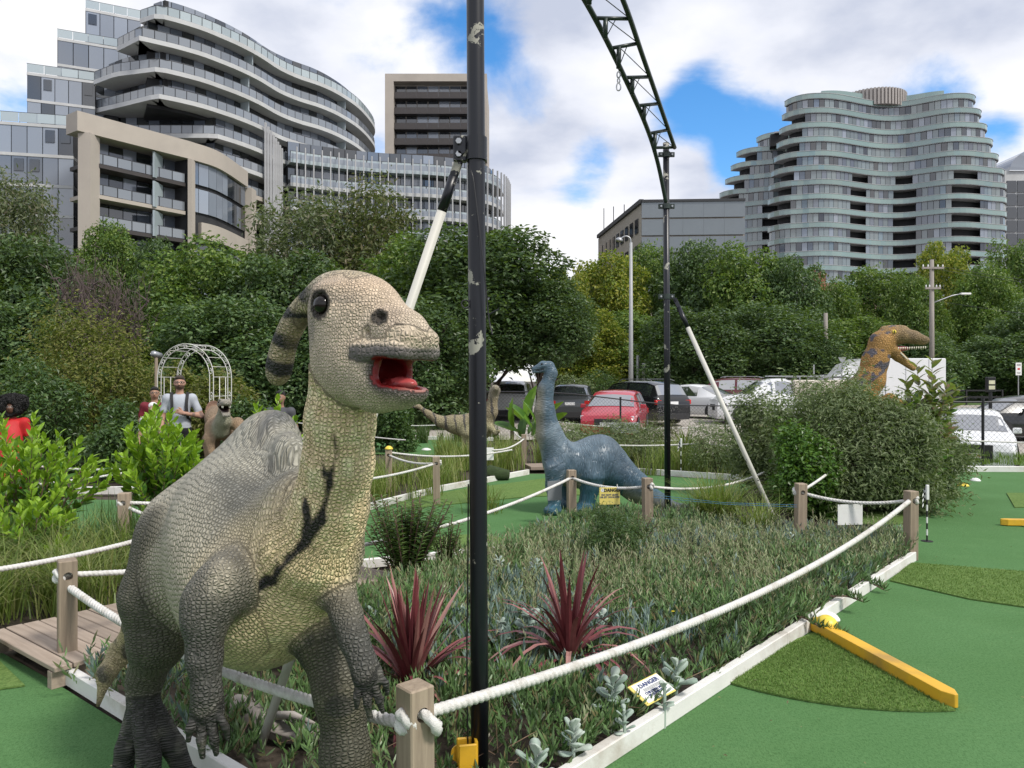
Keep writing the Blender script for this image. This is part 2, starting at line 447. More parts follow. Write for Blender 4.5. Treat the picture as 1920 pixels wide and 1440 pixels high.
def skin_mat(name, su=45.0, sv=30.0, strength=.8, dist=.012, rough=.55, crack=.45, spec=.35, edge=.12, fine=True, rnd=.9):
    """painted fibreglass hide: colour from the pigment attribute, scales laid along the limbs, dark wash in the creases"""
    t = NT(name)
    col = t.add('ShaderNodeAttribute', attribute_name='pigment').outputs['Color']
    ax = t.add('ShaderNodeAttribute', attribute_name='limb').outputs['Vector']
    mp = t.add('ShaderNodeMapping', {'Vector': ax, 'Scale': (su, sv, su)}).outputs[0]
    wob = t.add('ShaderNodeTexNoise', {'Vector': mp, 'Scale': .7, 'Detail': 2}).outputs['Color']
    v2 = t.add('ShaderNodeVectorMath', {0: mp, 1: t.add('ShaderNodeVectorMath', {0: wob, 'Scale': .7*rnd}, operation='SCALE').outputs[0]}, operation='ADD').outputs[0]
    vo = t.add('ShaderNodeTexVoronoi', {'Vector': v2, 'Scale': 1.0, 'Randomness': rnd}, feature='DISTANCE_TO_EDGE').outputs['Distance']
    vc = t.add('ShaderNodeTexVoronoi', {'Vector': v2, 'Scale': 1.0, 'Randomness': rnd}, feature='F1').outputs['Color']
    h = t.add('ShaderNodeMapRange', {'Value': vo, 'From Max': edge*2.2}, interpolation_type='SMOOTHSTEP').outputs[0]
    amt = t.add('ShaderNodeAttribute', attribute_name='scaly').outputs['Fac']
    creas = t.math('MULTIPLY', t.math('SUBTRACT', 1.0, t.add('ShaderNodeMapRange', {'Value': vo, 'From Max': edge}).outputs[0]), t.math('MULTIPLY', amt, crack))
    big = t.noise(5.0, 5, .6); c1 = t.mix(t.math('MULTIPLY', big, .16), col, t.mix(1.0, col, (.45, .42, .36), 'MULTIPLY'))
    sp = t.math('MULTIPLY', t.add('ShaderNodeSeparateXYZ', {0: vc}).outputs[0], .25)
    c2 = t.mix(sp, c1, t.mix(1.0, c1, (.6, .58, .5), 'MULTIPLY'))
    c3 = t.mix(creas, c2, t.mix(1.0, c2, (.16, .15, .13), 'MULTIPLY'))
    t.set('Base Color', c3); t.set('Specular IOR Level', spec)
    gl = t.add('ShaderNodeAttribute', attribute_name='wet').outputs['Fac']
    t.set('Roughness', t.math('SUBTRACT', rough, t.math('MULTIPLY', gl, rough-.15)))
    hh = t.math('MULTIPLY', h, amt)
    if fine: hh = t.math('ADD', hh, t.math('MULTIPLY', t.noise(90, 4, .6), .18))
    t.bump(hh, strength, dist)
    return t.m
def skin_object(name, prims, vox, axes, paint, mat_, parent=None, it=1, freq=None, groove=None, soft=22, rows=None):
    """freq: scales per metre along x, y, z for each region tag (default entry -1); groove: (tag, count, depth) folds running along an axis"""
    V, Qd = skin(prims, vox, it)
    tg = nearest_prim(prims, V); C, scaly, wet = paint(V, tg, spread(Qd, tg, int(tg.max())+1, soft))
    ax = axis_coords(axes, V) if axes else V
    if groove:
        t, cnt, dep, ai = groove; m = (tg == t) & (ax[:, 2] == ai)
        e = np.zeros_like(V); a = ax[:, 1]
        nv = np.cross(V[Qd[:, 2]]-V[Qd[:, 0]], V[Qd[:, 3]]-V[Qd[:, 1]])
        for k in range(4):
            for i in range(3): e[:, i] += np.bincount(Qd[:, k], weights=nv[:, i], minlength=len(V))
        e /= np.linalg.norm(e, axis=1)[:, None]+1e-12
        V = V+e*(np.abs(np.sin(a*cnt))*dep*m)[:, None]
    lim = ax.copy()
    if rows:
        fr = np.tile(np.array(rows[-1], float), (len(V), 1))
        for k, q in rows.items():
            if k >= 0: fr[tg == k] = q
        lim[:, :2] = ax[:, :2]*fr; lim[:, 2] *= 7.3
        for k, q in (freq or {}).items(): lim[tg == k] = V[tg == k]*np.array(q)
    elif freq:
        fr = np.tile(np.array(freq[-1], float), (len(V), 1))
        for k, q in freq.items():
            if k >= 0: fr[tg == k] = q
        lim = V*fr
    me = np_mesh(name, V, Qd, True, {'pigment': ('FLOAT_COLOR', np.concatenate([C, np.ones((len(V), 1))], 1)), 'limb': ('FLOAT_VECTOR', lim), 'scaly': ('FLOAT', scaly), 'wet': ('FLOAT', wet)})
    return link(name, me, mat_, parent)
# ------------------------------------------------------------------ ground, turf, borders, deck
def turf_mat(name, c0, c1, scale=220.0, bump=.5):
    t = NT(name); v = t.coord()
    a = t.noise(scale, 3, .7, v); b = t.noise(1.1, 5, .6, v); f = t.noise(scale*.25, 3, .6, v)
    c = t.ramp(t.math('ADD', t.math('MULTIPLY', a, .6), t.math('MULTIPLY', f, .4)), [(.32, c0), (.68, c1)])
    c = t.mix(t.ramp(b, [(.35, (0, 0, 0)), (.7, (.5, .5, .5))]), c, t.mix(1.0, c, (.70, .76, .62), 'MULTIPLY')); w2 = t.noise(4.5, 6, .7, v, 1.2); c = t.mix(t.ramp(w2, [(.50, (0, 0, 0)), (.78, (.5, .5, .5))]), c, t.mix(1.0, c, (1.35, 1.2, 1.25), 'MULTIPLY'))
    gr = t.noise(scale*.5, 2, .8, t.add('ShaderNodeMapping', {'Vector': v, 'Scale': (1, .45, 1)}).outputs[0]); c = t.mix(t.ramp(gr, [(.36, (.55, .55, .55)), (.52, (0, 0, 0))]), c, t.mix(1.0, c, (.5, .56, .48), 'MULTIPLY'))
    sp = t.add('ShaderNodeTexVoronoi', {'Vector': v, 'Scale': 26.0}).outputs['Distance']
    c = t.mix(t.ramp(sp, [(.0, (.55, .55, .55)), (.035, (0, 0, 0))]), c, (.5, .55, .38))
    t.set('Base Color', c); t.set('Roughness', .95); t.set('Specular IOR Level', .15); t.bump(a, bump, .006)
    return t.m
M_TURF = turf_mat('putting_turf', (.066, .155, .055), (.114, .238, .090))
M_ROUGH = turf_mat('rough_turf', (.085, .160, .038), (.18, .265, .082), 120.0, .9)
M_SOIL = mat('soil', (.055, .042, .030), .95, .4, 9, .8, 40)
M_WHITE = mat('white_painted_timber', (.74, .73, .70), .55, .06, 5, .15, 60, dirt=(.44, .39, .33))
M_PAVE = mat('asphalt', (.125, .122, .118), .9, .2, 1.2, .4, 150)
M_CONC = mat('gravel_path', (.36, .33, .29), .9, .2, 2.0, .4, 80)
M_GRASSG = mat('lawn', (.075, .14, .03), .95, .4, 3.0, .6, 60)
M_FAR = mat('far_ground', (.06, .085, .035), .95, .35, .3)

def sheet(name, poly, z, m, res=None):
    b = MB(); b.poly([(p[0], p[1], z) for p in poly]); return tag(b.build(name, m), kind='structure')
def g2(*uv): return [tuple(G(u, v)[:2]) for u, v in uv]

# the base ground follows the lie of the land, out to the horizon
def base_ground():
    xs = np.concatenate([[-3000, -600, -160], np.linspace(-60, 60, 61), [160, 600, 3000]]); ys = np.concatenate([[-60, -10], np.linspace(0, 80, 81), [120, 300, 900, 4000]])
    X, Y = np.meshgrid(xs, ys, indexing='ij'); Z = ground_z(X, Y)-.03
    n, m = X.shape; idx = np.arange(n*m).reshape(n, m)
    Q = np.stack([idx[:-1, :-1], idx[1:, :-1], idx[1:, 1:], idx[:-1, 1:]], -1).reshape(-1, 4)
    o = link('ground', np_mesh('ground', np.stack([X, Y, Z], -1).reshape(-1, 3), Q, True), M_SOIL); tag(o, kind='structure')
    # car park surface and road, draped on it
    def drape(name, x0, x1, y0, y1, dz, m_, nx=30, ny=30):
        xx, yy = np.meshgrid(np.linspace(x0, x1, nx), np.linspace(y0, y1, ny), indexing='ij'); zz = ground_z(xx, yy)+dz; k = np.arange(nx*ny).reshape(nx, ny)
        qq = np.stack([k[:-1, :-1], k[1:, :-1], k[1:, 1:], k[:-1, 1:]], -1).reshape(-1, 4)
        return tag(link(name, np_mesh(name, np.stack([xx, yy, zz], -1).reshape(-1, 3), qq, True), m_), kind='structure')
    drape('car_park', -6, 40, 21.0, 47.0, .004, M_CONC, 60, 40); drape('verge', 6.0, 40, 14.6, 21.0, .004, M_GRASSG, 50, 20)
    drape('lawn', -60, 60, 47.0, 56.0, .006, M_GRASSG); drape('road', -80, 120, 56.0, 68.0, .01, M_PAVE); drape('park', -80, 120, 68.0, 100.0, .012, M_GRASSG)
base_ground()

B0, C0, A0 = Vector((-.33, 2.40)), Vector((3.62, 6.90)), Vector((-2.47, 4.17))
# turf sheets
sheet('turf', [(-8, -1), (14, -1), (14, 13.6), (6.9, 13.6), (4.6, 9.6), (3.9, 7.6), (C0.x+.02, C0.y+.1), (B0.x, B0.y-.03), (A0.x-.02, A0.y-.04), (-3.1, 4.6), (-8, 4.9)], 0.0, M_TURF)
sheet('turf_lane', [(-1.75, 6.4), (.1, 7.3), (.95, 8.2), (1.9, 8.9), (2.9, 10.1), (3.9, 12.2), (2.2, 13.2), (.3, 13.3), (-1.0, 11.2), (-1.9, 9.2), (-4.5, 10.3), (-8.5, 10.6), (-8.5, 7.6), (-3.6, 7.9)], .0, M_TURF)
sheet('turf_far', [(-3.8, 17.0), (-.7, 16.6), (-.6, 20.6), (-3.4, 21.5)], .0, M_TURF)
# lighter rough pieces laid on the turf
def arc(c, r, a0, a1, n=24): return [(c[0]+r*math.cos(math.radians(a0+(a1-a0)*i/n)), c[1]+r*math.sin(math.radians(a0+(a1-a0)*i/n))) for i in range(n+1)]
def patch(poly, z=.012, name='turf_patch'):
    b = MB(); b.prism(poly, .003, z); o = b.build(name, M_ROUGH); return tag(o, kind='structure')
patch([(2.0, 4.93)]+arc((2.0, 4.93), 1.22, 218, 277))
patch([(3.50, 6.74), (4.30, 6.42), (5.6, 6.0), (5.2, 4.9), (3.62, 5.42), (3.35, 5.62), (3.02, 6.14)])
patch([(5.6, 8.5), (7.2, 8.25)]+arc((6.5, 8.4), .9, -10, -150, 14))
patch([(6.35, 9.7), (6.75, 9.75), (7.5, 10.95), (7.05, 10.95)]); patch(arc((4.15, 9.1), .55, 0, 360, 28)[:-1])
patch([(-4.6, 3.1), (-2.55, 4.02), (-3.0, 4.45), (-4.8, 4.7)]); patch(arc((-.45, 7.55), .42, 0, 360, 24)[:-1]); patch([(.55, 12.6), (-.8, 11.25), (-1.55, 10.2), (-1.35, 9.6), (.2, 10.6), (1.9, 11.0), (2.0, 12.2)])

# painted white border boards: each board a piece of the course edge
def border(pts, label, h=.085, w=.05, closed=False):
    root = empty('border_edging', (pts[0][0], pts[0][1], 0), 0, label, 'edging')
    n = 0
    for a, b in zip(pts[:-1], pts[1:]):
        a, b = Vector((*a, 0)), Vector((*b, 0)); L = (b-a).length; k = max(1, round(L/2.4)); d = (b-a).normalized()
        for i in range(k):
            p = a.lerp(b, i/k)+d*.0015; q = a.lerp(b, (i+1)/k)-d*.0015
            jz = random.uniform(-.004, .004)
            m = MB(); m.beam(p+Vector((0, 0, h/2+jz)), q+Vector((0, 0, h/2+jz)), w, h, bev=.005); o = m.build('board', M_WHITE, root); o.location = -root.location
    return root
border([tuple(B0), tuple(C0)], 'long white painted timber edging along the planted bed beside the yellow barrier')
border([(A0.x, A0.y), (B0.x-.04, B0.y+.03)], 'white painted timber edging along the bed behind the crested dinosaur statue')
border([(6.9, 13.66), (14, 13.4)], 'pale edging of the turf in front of the chain-link fence', .10, .08)
border([(3.95, 12.2), (2.2, 13.3), (.9, 13.25)], 'white edging of the green behind the blue dinosaur statue', .10)
border([(.28, 13.2), (-1.05, 11.15), (-1.95, 9.15)], 'white edging between the green and the grass bed with rope posts', .09)
border([(-4.0, 21.5), (-.5, 20.6)], 'white edging at the back of the small far green', .10)
border([(-8.4, 10.75), (-5.3, 10.9), (-4.3, 10.4)], 'white edging behind the green by the leafy shrubs', .11)
border([(-1.78, 6.34), (.1, 7.22)], 'low white edging of the green behind the narrow-leaved shrub', .08)

# timber deck bridge, board by board
M_DECK = None
def wood_mat(name, c0, c1, rough=.75, axis=1, grain=28.0):
    t = NT(name); v = t.coord(); sc = [grain]*3; sc[axis] = grain*.06
    mp = t.add('ShaderNodeMapping', {'Vector': v, 'Scale': tuple(sc)}).outputs[0]
    oi = t.add('ShaderNodeObjectInfo').outputs['Random']
    n = t.noise(1.0, 6, .65, mp, .6); c = t.ramp(n, [(.28, c0), (.72, c1)])
    k = t.noise(2.2, 4, .6, v); c = t.mix(t.math('MULTIPLY', k, .35), c, (.24, .23, .21))
    hs = t.add('ShaderNodeHueSaturation', {'Color': c, 'Value': t.math('ADD', t.math('MULTIPLY', oi, .3), .85)}).outputs[0]
    t.set('Base Color', hs); t.set('Roughness', rough); t.set('Specular IOR Level', .25); t.bump(n, .5, .003)
    return t.m
M_DECK = wood_mat('weathered_deck', (.25, .19, .145), (.42, .335, .265), axis=0)
M_POST = wood_mat('weathered_post', (.20, .15, .105), (.38, .30, .215), axis=2, grain=40)
def deck():
    ang = math.atan2(-.47, .6); d = Vector((math.cos(ang), math.sin(ang), 0)); n = Vector((-d.y, d.x, 0))
    root = empty('deck_bridge', (-2.67, 4.2, 0), 0, 'weathered timber deck bridge between the two ropes behind the dinosaur tail', 'deck')
    N = Vector((-2.36, 3.96, 0)); wd = .94; k = 0
    for i in range(26):
        c = N+n*(.045+i*.094)-d*(wd/2)
        m = MB(); m.box((0, 0, 0), (wd/2, .0435, .014), bev=.004); o = m.build('plank', M_DECK, root)
        o.location = c+Vector((0, 0, .108+random.uniform(-.002, .002)))-root.location; o.rotation_euler = (0, 0, ang+random.uniform(-.004, .004))
    for s in (0.06, .88):
        m = MB(); a = N-d*s+n*.0; m.beam(a+Vector((0, 0, .045)), a+n*2.44+Vector((0, 0, .045)), .05, .088); o = m.build('joist', M_DECK, root); o.location = -root.location
deck()
# ------------------------------------------------------------------ rope posts and ropes
M_ROPE = mat('white_rope', (.70, .69, .66), .85, .08, 30, .5, 220, dirt=(.46, .43, .37))
M_HOLE = mat('hole_dark', (.03, .025, .02), .9)
def post_mesh(w, h):
    m = MB(); m.box((0, 0, h/2), (w/2, w/2, h/2), bev=.005)
    o = m.build('post_blank'); c = MB(); c.lathe([(.024, -.2), (.024, .2)], n=14, M=Euler((math.radians(90), 0, 0)).to_matrix()); c.lathe([(.024, -.2), (.024, .2)], n=14, M=Euler((0, math.radians(90), 0)).to_matrix()) if False else None
    co = c.build('drill'); co.location = (0, 0, h-.085)
    bo = o.modifiers.new('b', 'BOOLEAN'); bo.object = co; bo.operation = 'DIFFERENCE'; bo.solver = 'EXACT'
    bpy.context.view_layer.update()
    me = bpy.data.meshes.new_from_object(o.evaluated_get(bpy.context.evaluated_depsgraph_get())); me.name = 'rope_post'
    bpy.data.objects.remove(o); bpy.data.objects.remove(co); me.materials.clear(); me.materials.append(M_POST)
    return me
PME = post_mesh(.092, .62)
def post(x, y, rz, label, z0=0.0, h=.62):
    o = link('rope_post', PME, M_POST); o.location = (x, y, z0); o.rotation_euler = (random.uniform(-.015, .015), random.uniform(-.015, .015), rz); o.scale = (1, 1, h/.62)
    return tag(o, label, 'post', 'timber posts carrying the white ropes')
def rope_geo(pts, r=.017, pitch=.085, seg=.0085, name='rope'):
    """three laid strands: a trefoil section that turns along the line"""
    pts = np.asarray(pts, float); d = np.linalg.norm(np.diff(pts, axis=0), axis=1); s = np.concatenate([[0], np.cumsum(d)]); n = max(4, int(s[-1]/seg))
    t = np.linspace(0, s[-1], n); C = np.stack([np.interp(t, s, pts[:, i]) for i in range(3)], 1)
    T = np.gradient(C, axis=0); T /= np.linalg.norm(T, axis=1)[:, None]
    up = np.array([0, 0, 1.0]); X = np.cross(T, up); ln = np.linalg.norm(X, axis=1)[:, None]; X = np.where(ln > 1e-3, X/np.maximum(ln, 1e-6), np.array([[1.0, 0, 0]])); Yv = np.cross(T, X)
    k = 12; a = np.linspace(0, 2*np.pi, k, endpoint=False)
    ph = 2*np.pi*t/pitch
    rad = r*(.80+.20*np.abs(np.cos(1.5*a)))
    A = a[None]+ph[:, None]
    V = C[:, None]+(np.cos(A)[..., None]*X[:, None]+np.sin(A)[..., None]*Yv[:, None])*rad[None, :, None]
    idx = np.arange(n*k).reshape(n, k); j = np.roll(idx, -1, 1)
    Q = np.stack([idx[:-1], j[:-1], j[1:], idx[1:]], -1).reshape(-1, 4)
    V = V.reshape(-1, 3); caps = [np.concatenate([C[:1], C[-1:]])]
    V = np.concatenate([V, caps[0]]); T3 = np.concatenate([np.stack([j[0], idx[0], np.full(k, n*k)], 1), np.stack([idx[-1], j[-1], np.full(k, n*k+1)], 1)])
    return np_mesh(name, V, [Q, T3], True)
def sag_line(a, b, sag, n=40):
    a, b = np.array(a, float), np.array(b, float); t = np.linspace(0, 1, n)[:, None]; p = a*(1-t)+b*t; p[:, 2] -= (sag*4*t*(1-t))[:, 0]; return p
def knot_pts(c, d, r=.03):
    """a loose overhand lump past the post: loops back on itself"""
    c = np.array(c, float); d = np.array(d, float); d /= np.linalg.norm(d); z = np.array([0, 0, 1.0]); x = np.cross(d, z)
    return [c-d*.0, c+d*.03, c+d*.055+z*.018+x*.015, c+d*.05-x*.022, c+d*.03-z*.026-x*.018, c+d*.055-z*.03+x*.012, c+d*.045+z*.004+x*.024]
def rope(a, b, sag, label, knots=(False, False), r=.017):
    p = sag_line(a, b, sag); q = [tuple(v) for v in p]
    if knots[0]:
        kk = catmull(knot_pts(a, np.array(a)-p[2]), 8)[::-1]; q = [tuple(v) for v in kk]+q[1:]
    if knots[1]:
        kk = catmull(knot_pts(b, np.array(b)-p[-3]), 8); q = q[:-1]+[tuple(v) for v in kk]
    o = link('rope', rope_geo(q, r), M_ROPE)
    return tag(o, label, 'rope', 'white ropes strung between the posts')
zt = .62-.085
pA, pB, pC = (A0.x+.02, A0.y+.06), (B0.x+.02, B0.y+.09), (C0.x-.05, C0.y-.02)
pD, pE, pF = (2.77, 7.39), (.66, 8.5), (1.38, 7.8)
pG, pH, pI = (-3.40, 6.75), (-2.35, 6.3), (-2.95, 4.30)
post(*pA, .62, 'rope post at the bed corner beside the timber deck'); post(*pB, .72, 'thick near rope post with a knotted rope loop, beside the black pole'); post(*pC, .25, 'rope post at the corner of the white edging by the striped flag')
post(*pD, .1, 'rope post beside the blank white sign with blue twine on it'); post(*pE, .2, 'rope post before the belly of the blue dinosaur statue'); post(*pF, .2, 'rope post in front of the blue dinosaur tail, blue twine around it')
post(*pG, .15, 'rope post between tall grass and the round pink stepping board'); post(*pI, .5, 'rope post at the far side of the deck', h=.62); post(*pH, .3, 'rope post hidden past the shoulder of the crested dinosaur')
q = lambda p, z=zt: (p[0], p[1], z)
rope(q(pB, zt-.02), q(pC), .16, 'long thick white rope sagging over the succulent bed towards the flag', (True, True), .0215)
rope(q(pB, zt-.05), q(pA, zt-.06), .10, 'thick white rope passing behind the crested dinosaur legs', (False, False), .0215)
rope(q(pA), q(pE), .22, 'white rope from the deck corner across to the blue dinosaur statue', (True, False))
rope(q(pI), q(pH), .05, 'white rope over the strappy grass beside the deck', (False, True))
rope(q(pG, zt-.03), q(pH), .10, 'short white rope running down from the grass bed post', (False, False)); rope(q(pG), (-2.2, 7.3, zt-.04), .03, 'short white rope beside the round stepping board', (True, False))
rope(q(pE), q(pF), .06, 'white rope that holds the yellow danger sign by the blue dinosaur', (False, True))
rope(q(pD), q(pC), .06, 'white rope that holds the blank white sign', (True, True))
rope(q(pF), (3.2, 9.7, zt-.08), .10, 'white rope from the twined post past the blue dinosaur tail', (False, False), .015)
rope(q(pD), (4.1, 9.6, .58), .02, 'white rope running back into the big shrub', (False, False), .015)
nb = np.array([math.sin(.72), -math.cos(.72), 0]); tb_ = np.array([math.cos(.72), math.sin(.72), 0]); hb = np.array([pB[0], pB[1], zt])
lp = catmull([hb, hb+nb*.05, hb+nb*.075+tb_*.012-np.array([0, 0, .02]), hb+nb*.07+tb_*.03-np.array([0, 0, .05]), hb+nb*.052+tb_*.045-np.array([0, 0, .058]), hb+nb*.03+tb_*.06-np.array([0, 0, .05])], 10)
tag(link('rope', rope_geo([tuple(v) for v in lp], .019), M_ROPE), 'rope loop knotted through the thick near post', 'rope', 'white ropes strung between the posts')
# the beds further back
back_posts = [((-1.78, 11.1), 'rope post with a pale cap by the red obstacle', .1), ((-.98, 10.0), 'rope post with a knot in front of the grass bed', .1), ((.22, 14.2), 'rope post on the end of the small footbridge', .0),
              ((.0, 17.5), 'rope post with a small yellow tag behind the striped dinosaur', .0), ((.95, 21.0), 'rope post by the chain-link fence near the dark hatchback', .1), ((-6.2, 21.0), 'rope post at the dark hedge behind the small green', 0),
              ((-4.5, 20.8), 'rope post behind the small far green', 0), ((3.25, 13.2), 'slim rope post beside the flag behind the blue dinosaur', 0), ((-6.2, 9.8), 'rope post beyond the two leafy shrubs', 0), ((-4.4, 9.6), 'rope post under the leafy shrub', 0), ((8.0, 13.9), 'rope post against the shrub by the white parked car', 0)]
bp = []
for (x, y), lab, rz in back_posts:
    post(x, y, rz, lab, h=.62); bp.append((x, y))
R = lambda i, z=zt: (bp[i][0], bp[i][1], z)
rope(R(0), R(1), .05, 'short white rope between the two posts of the grass bed', (True, False), .015); rope(R(0, zt+.04), (.0, 11.6, zt+.03), .08, 'white rope running behind the black pole over the grass bed', (False, False), .015)
rope(R(1), (-2.6, 8.3, zt-.02), .10, 'white rope sagging towards the crested dinosaur neck', (True, False), .016)
rope((-.3, 11.9, zt), R(2), .06, 'white rope climbing to the footbridge post', (False, False), .015); rope(R(2), R(3), .05, 'white rope from the footbridge back to the tagged post', (False, False), .015)
rope(R(3), R(4), .10, 'white rope between the tagged post and the fence post', (False, False), .015); rope(R(5), R(6), .10, 'upper white rope by the dark hedge', (False, False), .015)
rope(R(6), (-1.0, 20.2, zt), .12, 'white rope behind the striped dinosaur tail', (False, False), .015); rope((-4.6, 17.2, .6), (-2.3, 16.6, .33), .04, 'white rope sloping past the round bush to the striped dinosaur', (False, False), .015)
rope(R(4), (6.5, 20.0, .55), .20, 'long white rope strung before the red car', (False, False), .015); rope((1.2, 16.5, .55), (3.9, 15.0, .5), .14, 'white rope above the back of the blue dinosaur', (False, False), .015)
rope((1.0, 13.4, zt), R(7), .05, 'white rope behind the blue dinosaur back', (False, False), .015); rope(R(7), (4.6, 12.6, zt), .04, 'white rope past the flag into the shrubs', (False, False), .015)
rope(R(8), R(9), .05, 'white rope between the two leafy shrubs', (True, False), .015); rope(R(9), (-6.3, 8.6, zt-.15), .05, 'white rope low beside the leafy shrub', (False, False), .015); rope((-9.5, 10.6, .5), R(8), .06, 'white rope behind the woman in red', (False, False), .015)
rope(R(10), (14.0, 13.2, .5), .04, 'white rope running in front of the white parked car', (False, False), .015); rope(R(10), (6.7, 13.0, .42), .02, 'white rope vanishing into the big shrub by the white car', (False, False), .015)
rope(q(pA, .3), (-3.4, 4.55, .5), .06, 'white rope crossing low over the deck edge', (False, False)) if False else None
# ------------------------------------------------------------------ buildings beyond the trees
def glass_mat(name, col, rough=.06, var=.25):
    t = NT(name); oi = t.add('ShaderNodeObjectInfo').outputs['Random']; g = t.add('ShaderNodeNewGeometry').outputs['Random Per Island']
    k = t.math('FRACT', t.math('ADD', oi, g)); c = t.ramp(k, [(0, tuple(x*(1-var) for x in col)), (1, tuple(x*(1+var) for x in col))])
    n = t.noise(.6, 3, .5, t.coord('Generated'))
    t.set('Base Color', c); t.set('Roughness', rough); t.set('Specular IOR Level', .9); t.set('IOR', 1.7); t.bump(n, .03, .05)
    return t.m
M_GL_DARK = glass_mat('glass_dark', (.020, .024, .030)); M_GL_MID = glass_mat('glass_mid', (.105, .125, .16)); M_GL_CURT = glass_mat('glass_curtained', (.23, .26, .31), .12, .15)
M_GL_RAIL = glass_mat('glass_balustrade', (.19, .21, .235), .1, .2); M_GL_CLEAR = glass_mat('glass_balustrade_pale', (.36, .42, .44), .1, .12); M_GL_GREEN = glass_mat('glass_green', (.19, .285, .265), .1, .12)
M_GL_TEAL = glass_mat('glass_teal', (.15, .185, .195), .08, .3)
M_SLAB = mat('pale_concrete', (.50, .505, .505), .8, .08, .5, .1, 3, dirt=(.42, .42, .415)); M_BEIGE = mat('beige_render', (.42, .375, .325), .85, .05, .4, .1, 3, dirt=(.37, .33, .29))
M_DARKM = mat('dark_metal', (.030, .031, .034), .5, .1, 2); M_CORE = mat('dark_interior', (.028, .029, .032), .9, .3, .4); M_FIN = mat('grey_fin', (.42, .42, .43), .6, .08, 1.0)
M_STONE = mat('stone_cladding', (.36, .32, .28), .85, .08, .5); M_PANEL = mat('zinc_panel', (.20, .22, .235), .35, .12, .25, 0, metal=.6); M_BRONZE = mat('dark_bronze', (.045, .038, .036), .5, .15, .6); M_DRUM = mat('drum_louvre', (.36, .33, .31), .7, .08)
UNIT = {}
def unit_box(m):
    if m.name not in UNIT:
        b = MB(); b.box((0, 0, 0), (.5, .5, .5)); UNIT[m.name] = b.mesh('pane_'+m.name); UNIT[m.name].materials.append(m)
    return UNIT[m.name]
class Panes:
    """flat pieces of a facade: the largest 290 become parts of their own, the rest one joined part"""
    def __init__(s, root, name, cap=290): s.root, s.name, s.cap, s.L = root, name, cap, []
    def add(s, c, ang, w, h, m, d=.06): s.L.append((Vector(c), ang, w, h, m, d))
    def done(s):
        s.L.sort(key=lambda p: -p[2]*p[3]/max(1, p[0].y)**2); rl = s.root.location
        for c, a, w, h, m, d in s.L[:s.cap]:
            o = bpy.data.objects.new(s.name, unit_box(m)); COL.objects.link(o); o.parent = s.root; o.location = c-rl; o.rotation_euler = (0, 0, a); o.scale = (w, d, h)
        by = {}
        for p in s.L[s.cap:]: by.setdefault(p[4].name, []).append(p)
        for k, L in by.items():
            b = MB()
            for c, a, w, h, m, d in L: b.box(c-rl, (w/2, d/2, h/2), Matrix.Rotation(a, 3, 'Z'))
            o = b.build(s.name+'_rest', L[0][4], s.root); o['kind'] = 'stuff'
def resample(pts, step):
    pts = np.asarray(pts, float); d = np.linalg.norm(np.diff(pts, axis=0), axis=1); s = np.concatenate([[0], np.cumsum(d)]); n = max(1, int(round(s[-1]/step))); t = np.linspace(0, s[-1], n+1)
    return np.stack([np.interp(t, s, pts[:, i]) for i in range(2)], 1)
def inward(pts):
    """unit normals of a plan curve, turned away from the viewer"""
    pts = np.asarray(pts, float); t = np.gradient(pts, axis=0); t /= np.linalg.norm(t, axis=1)[:, None]+1e-9; n = np.stack([-t[:, 1], t[:, 0]], 1)
    if (n*pts).sum() < 0: n = -n
    return n
def ribbon(b, pts, z0, z1, dep, off=0.0):
    """a slab following a plan curve: dep metres deep, starting off metres behind the curve"""
    pts = np.asarray(pts, float); n = inward(pts); A = pts+n*off; Bk = pts+n*(off+dep); k = len(pts)
    vs = [(p[0], p[1], z0) for p in A]+[(p[0], p[1], z1) for p in A]+[(p[0], p[1], z1) for p in Bk]+[(p[0], p[1], z0) for p in Bk]; fs = []
    for i in range(k-1):
        for r in range(4):
            q = (r+1) % 4; fs.append((r*k+i, r*k+i+1, q*k+i+1, q*k+i))
    fs += [(0, k, 2*k, 3*k), (k-1, 2*k-1, 3*k-1, 4*k-1)]
    b.faces(vs, fs)
def off_curve(pts, d): pts = np.asarray(pts, float); return pts+inward(pts)*d
def place_on(pts, step): 
    q = resample(pts, step)
    for a, b in zip(q[:-1], q[1:]):
        c = (a+b)/2; yield (c[0], c[1]), math.atan2(b[1]-a[1], b[0]-a[0]), float(np.linalg.norm(b-a))
def sub(root, b, name, m):
    o = b.build(name, m, root); o.location = -root.location; return o
def balcony_floor(root, curve, z, h, PW, PR, slab_m, back=1.9, slab_t=.5, pw=1.45, rw=1.35, rail_h=1.05, rail_m=None, win=True, rnd=random, dep=9.0, rail=True, slab_name='slab'):
    b = MB(); ribbon(b, curve, z-slab_t, z, dep); sub(root, b, slab_name, slab_m)
    if rail:
        f = MB(); rc = off_curve(curve, .12); ribbon(f, rc, z+rail_h, z+rail_h+.07, .07)
        for (c, a, w) in place_on(rc, rw):
            PR.add((c[0], c[1], z+rail_h/2+.03), a, w*.93, rail_h*.92, rail_m or M_GL_RAIL, .03)
            e = Vector((c[0]-math.cos(a)*w/2, c[1]-math.sin(a)*w/2, z)); f.beam(e, e+Vector((0, 0, rail_h)), .07)
        sub(root, f, 'railing', M_DARKM)
    if win:
        wc = off_curve(curve, back)
        for (c, a, w) in place_on(wc, pw):
            PW.add((c[0], c[1], z+(h-slab_t)/2), a, w*.94, h-slab_t-.1, rnd.choice([M_GL_DARK, M_GL_DARK, M_GL_MID, M_GL_MID, M_GL_CURT]), .06)
        b = MB(); ribbon(b, off_curve(curve, back+.12), z, z+h-slab_t, .15); sub(root, b, 'window_frame', M_CORE)

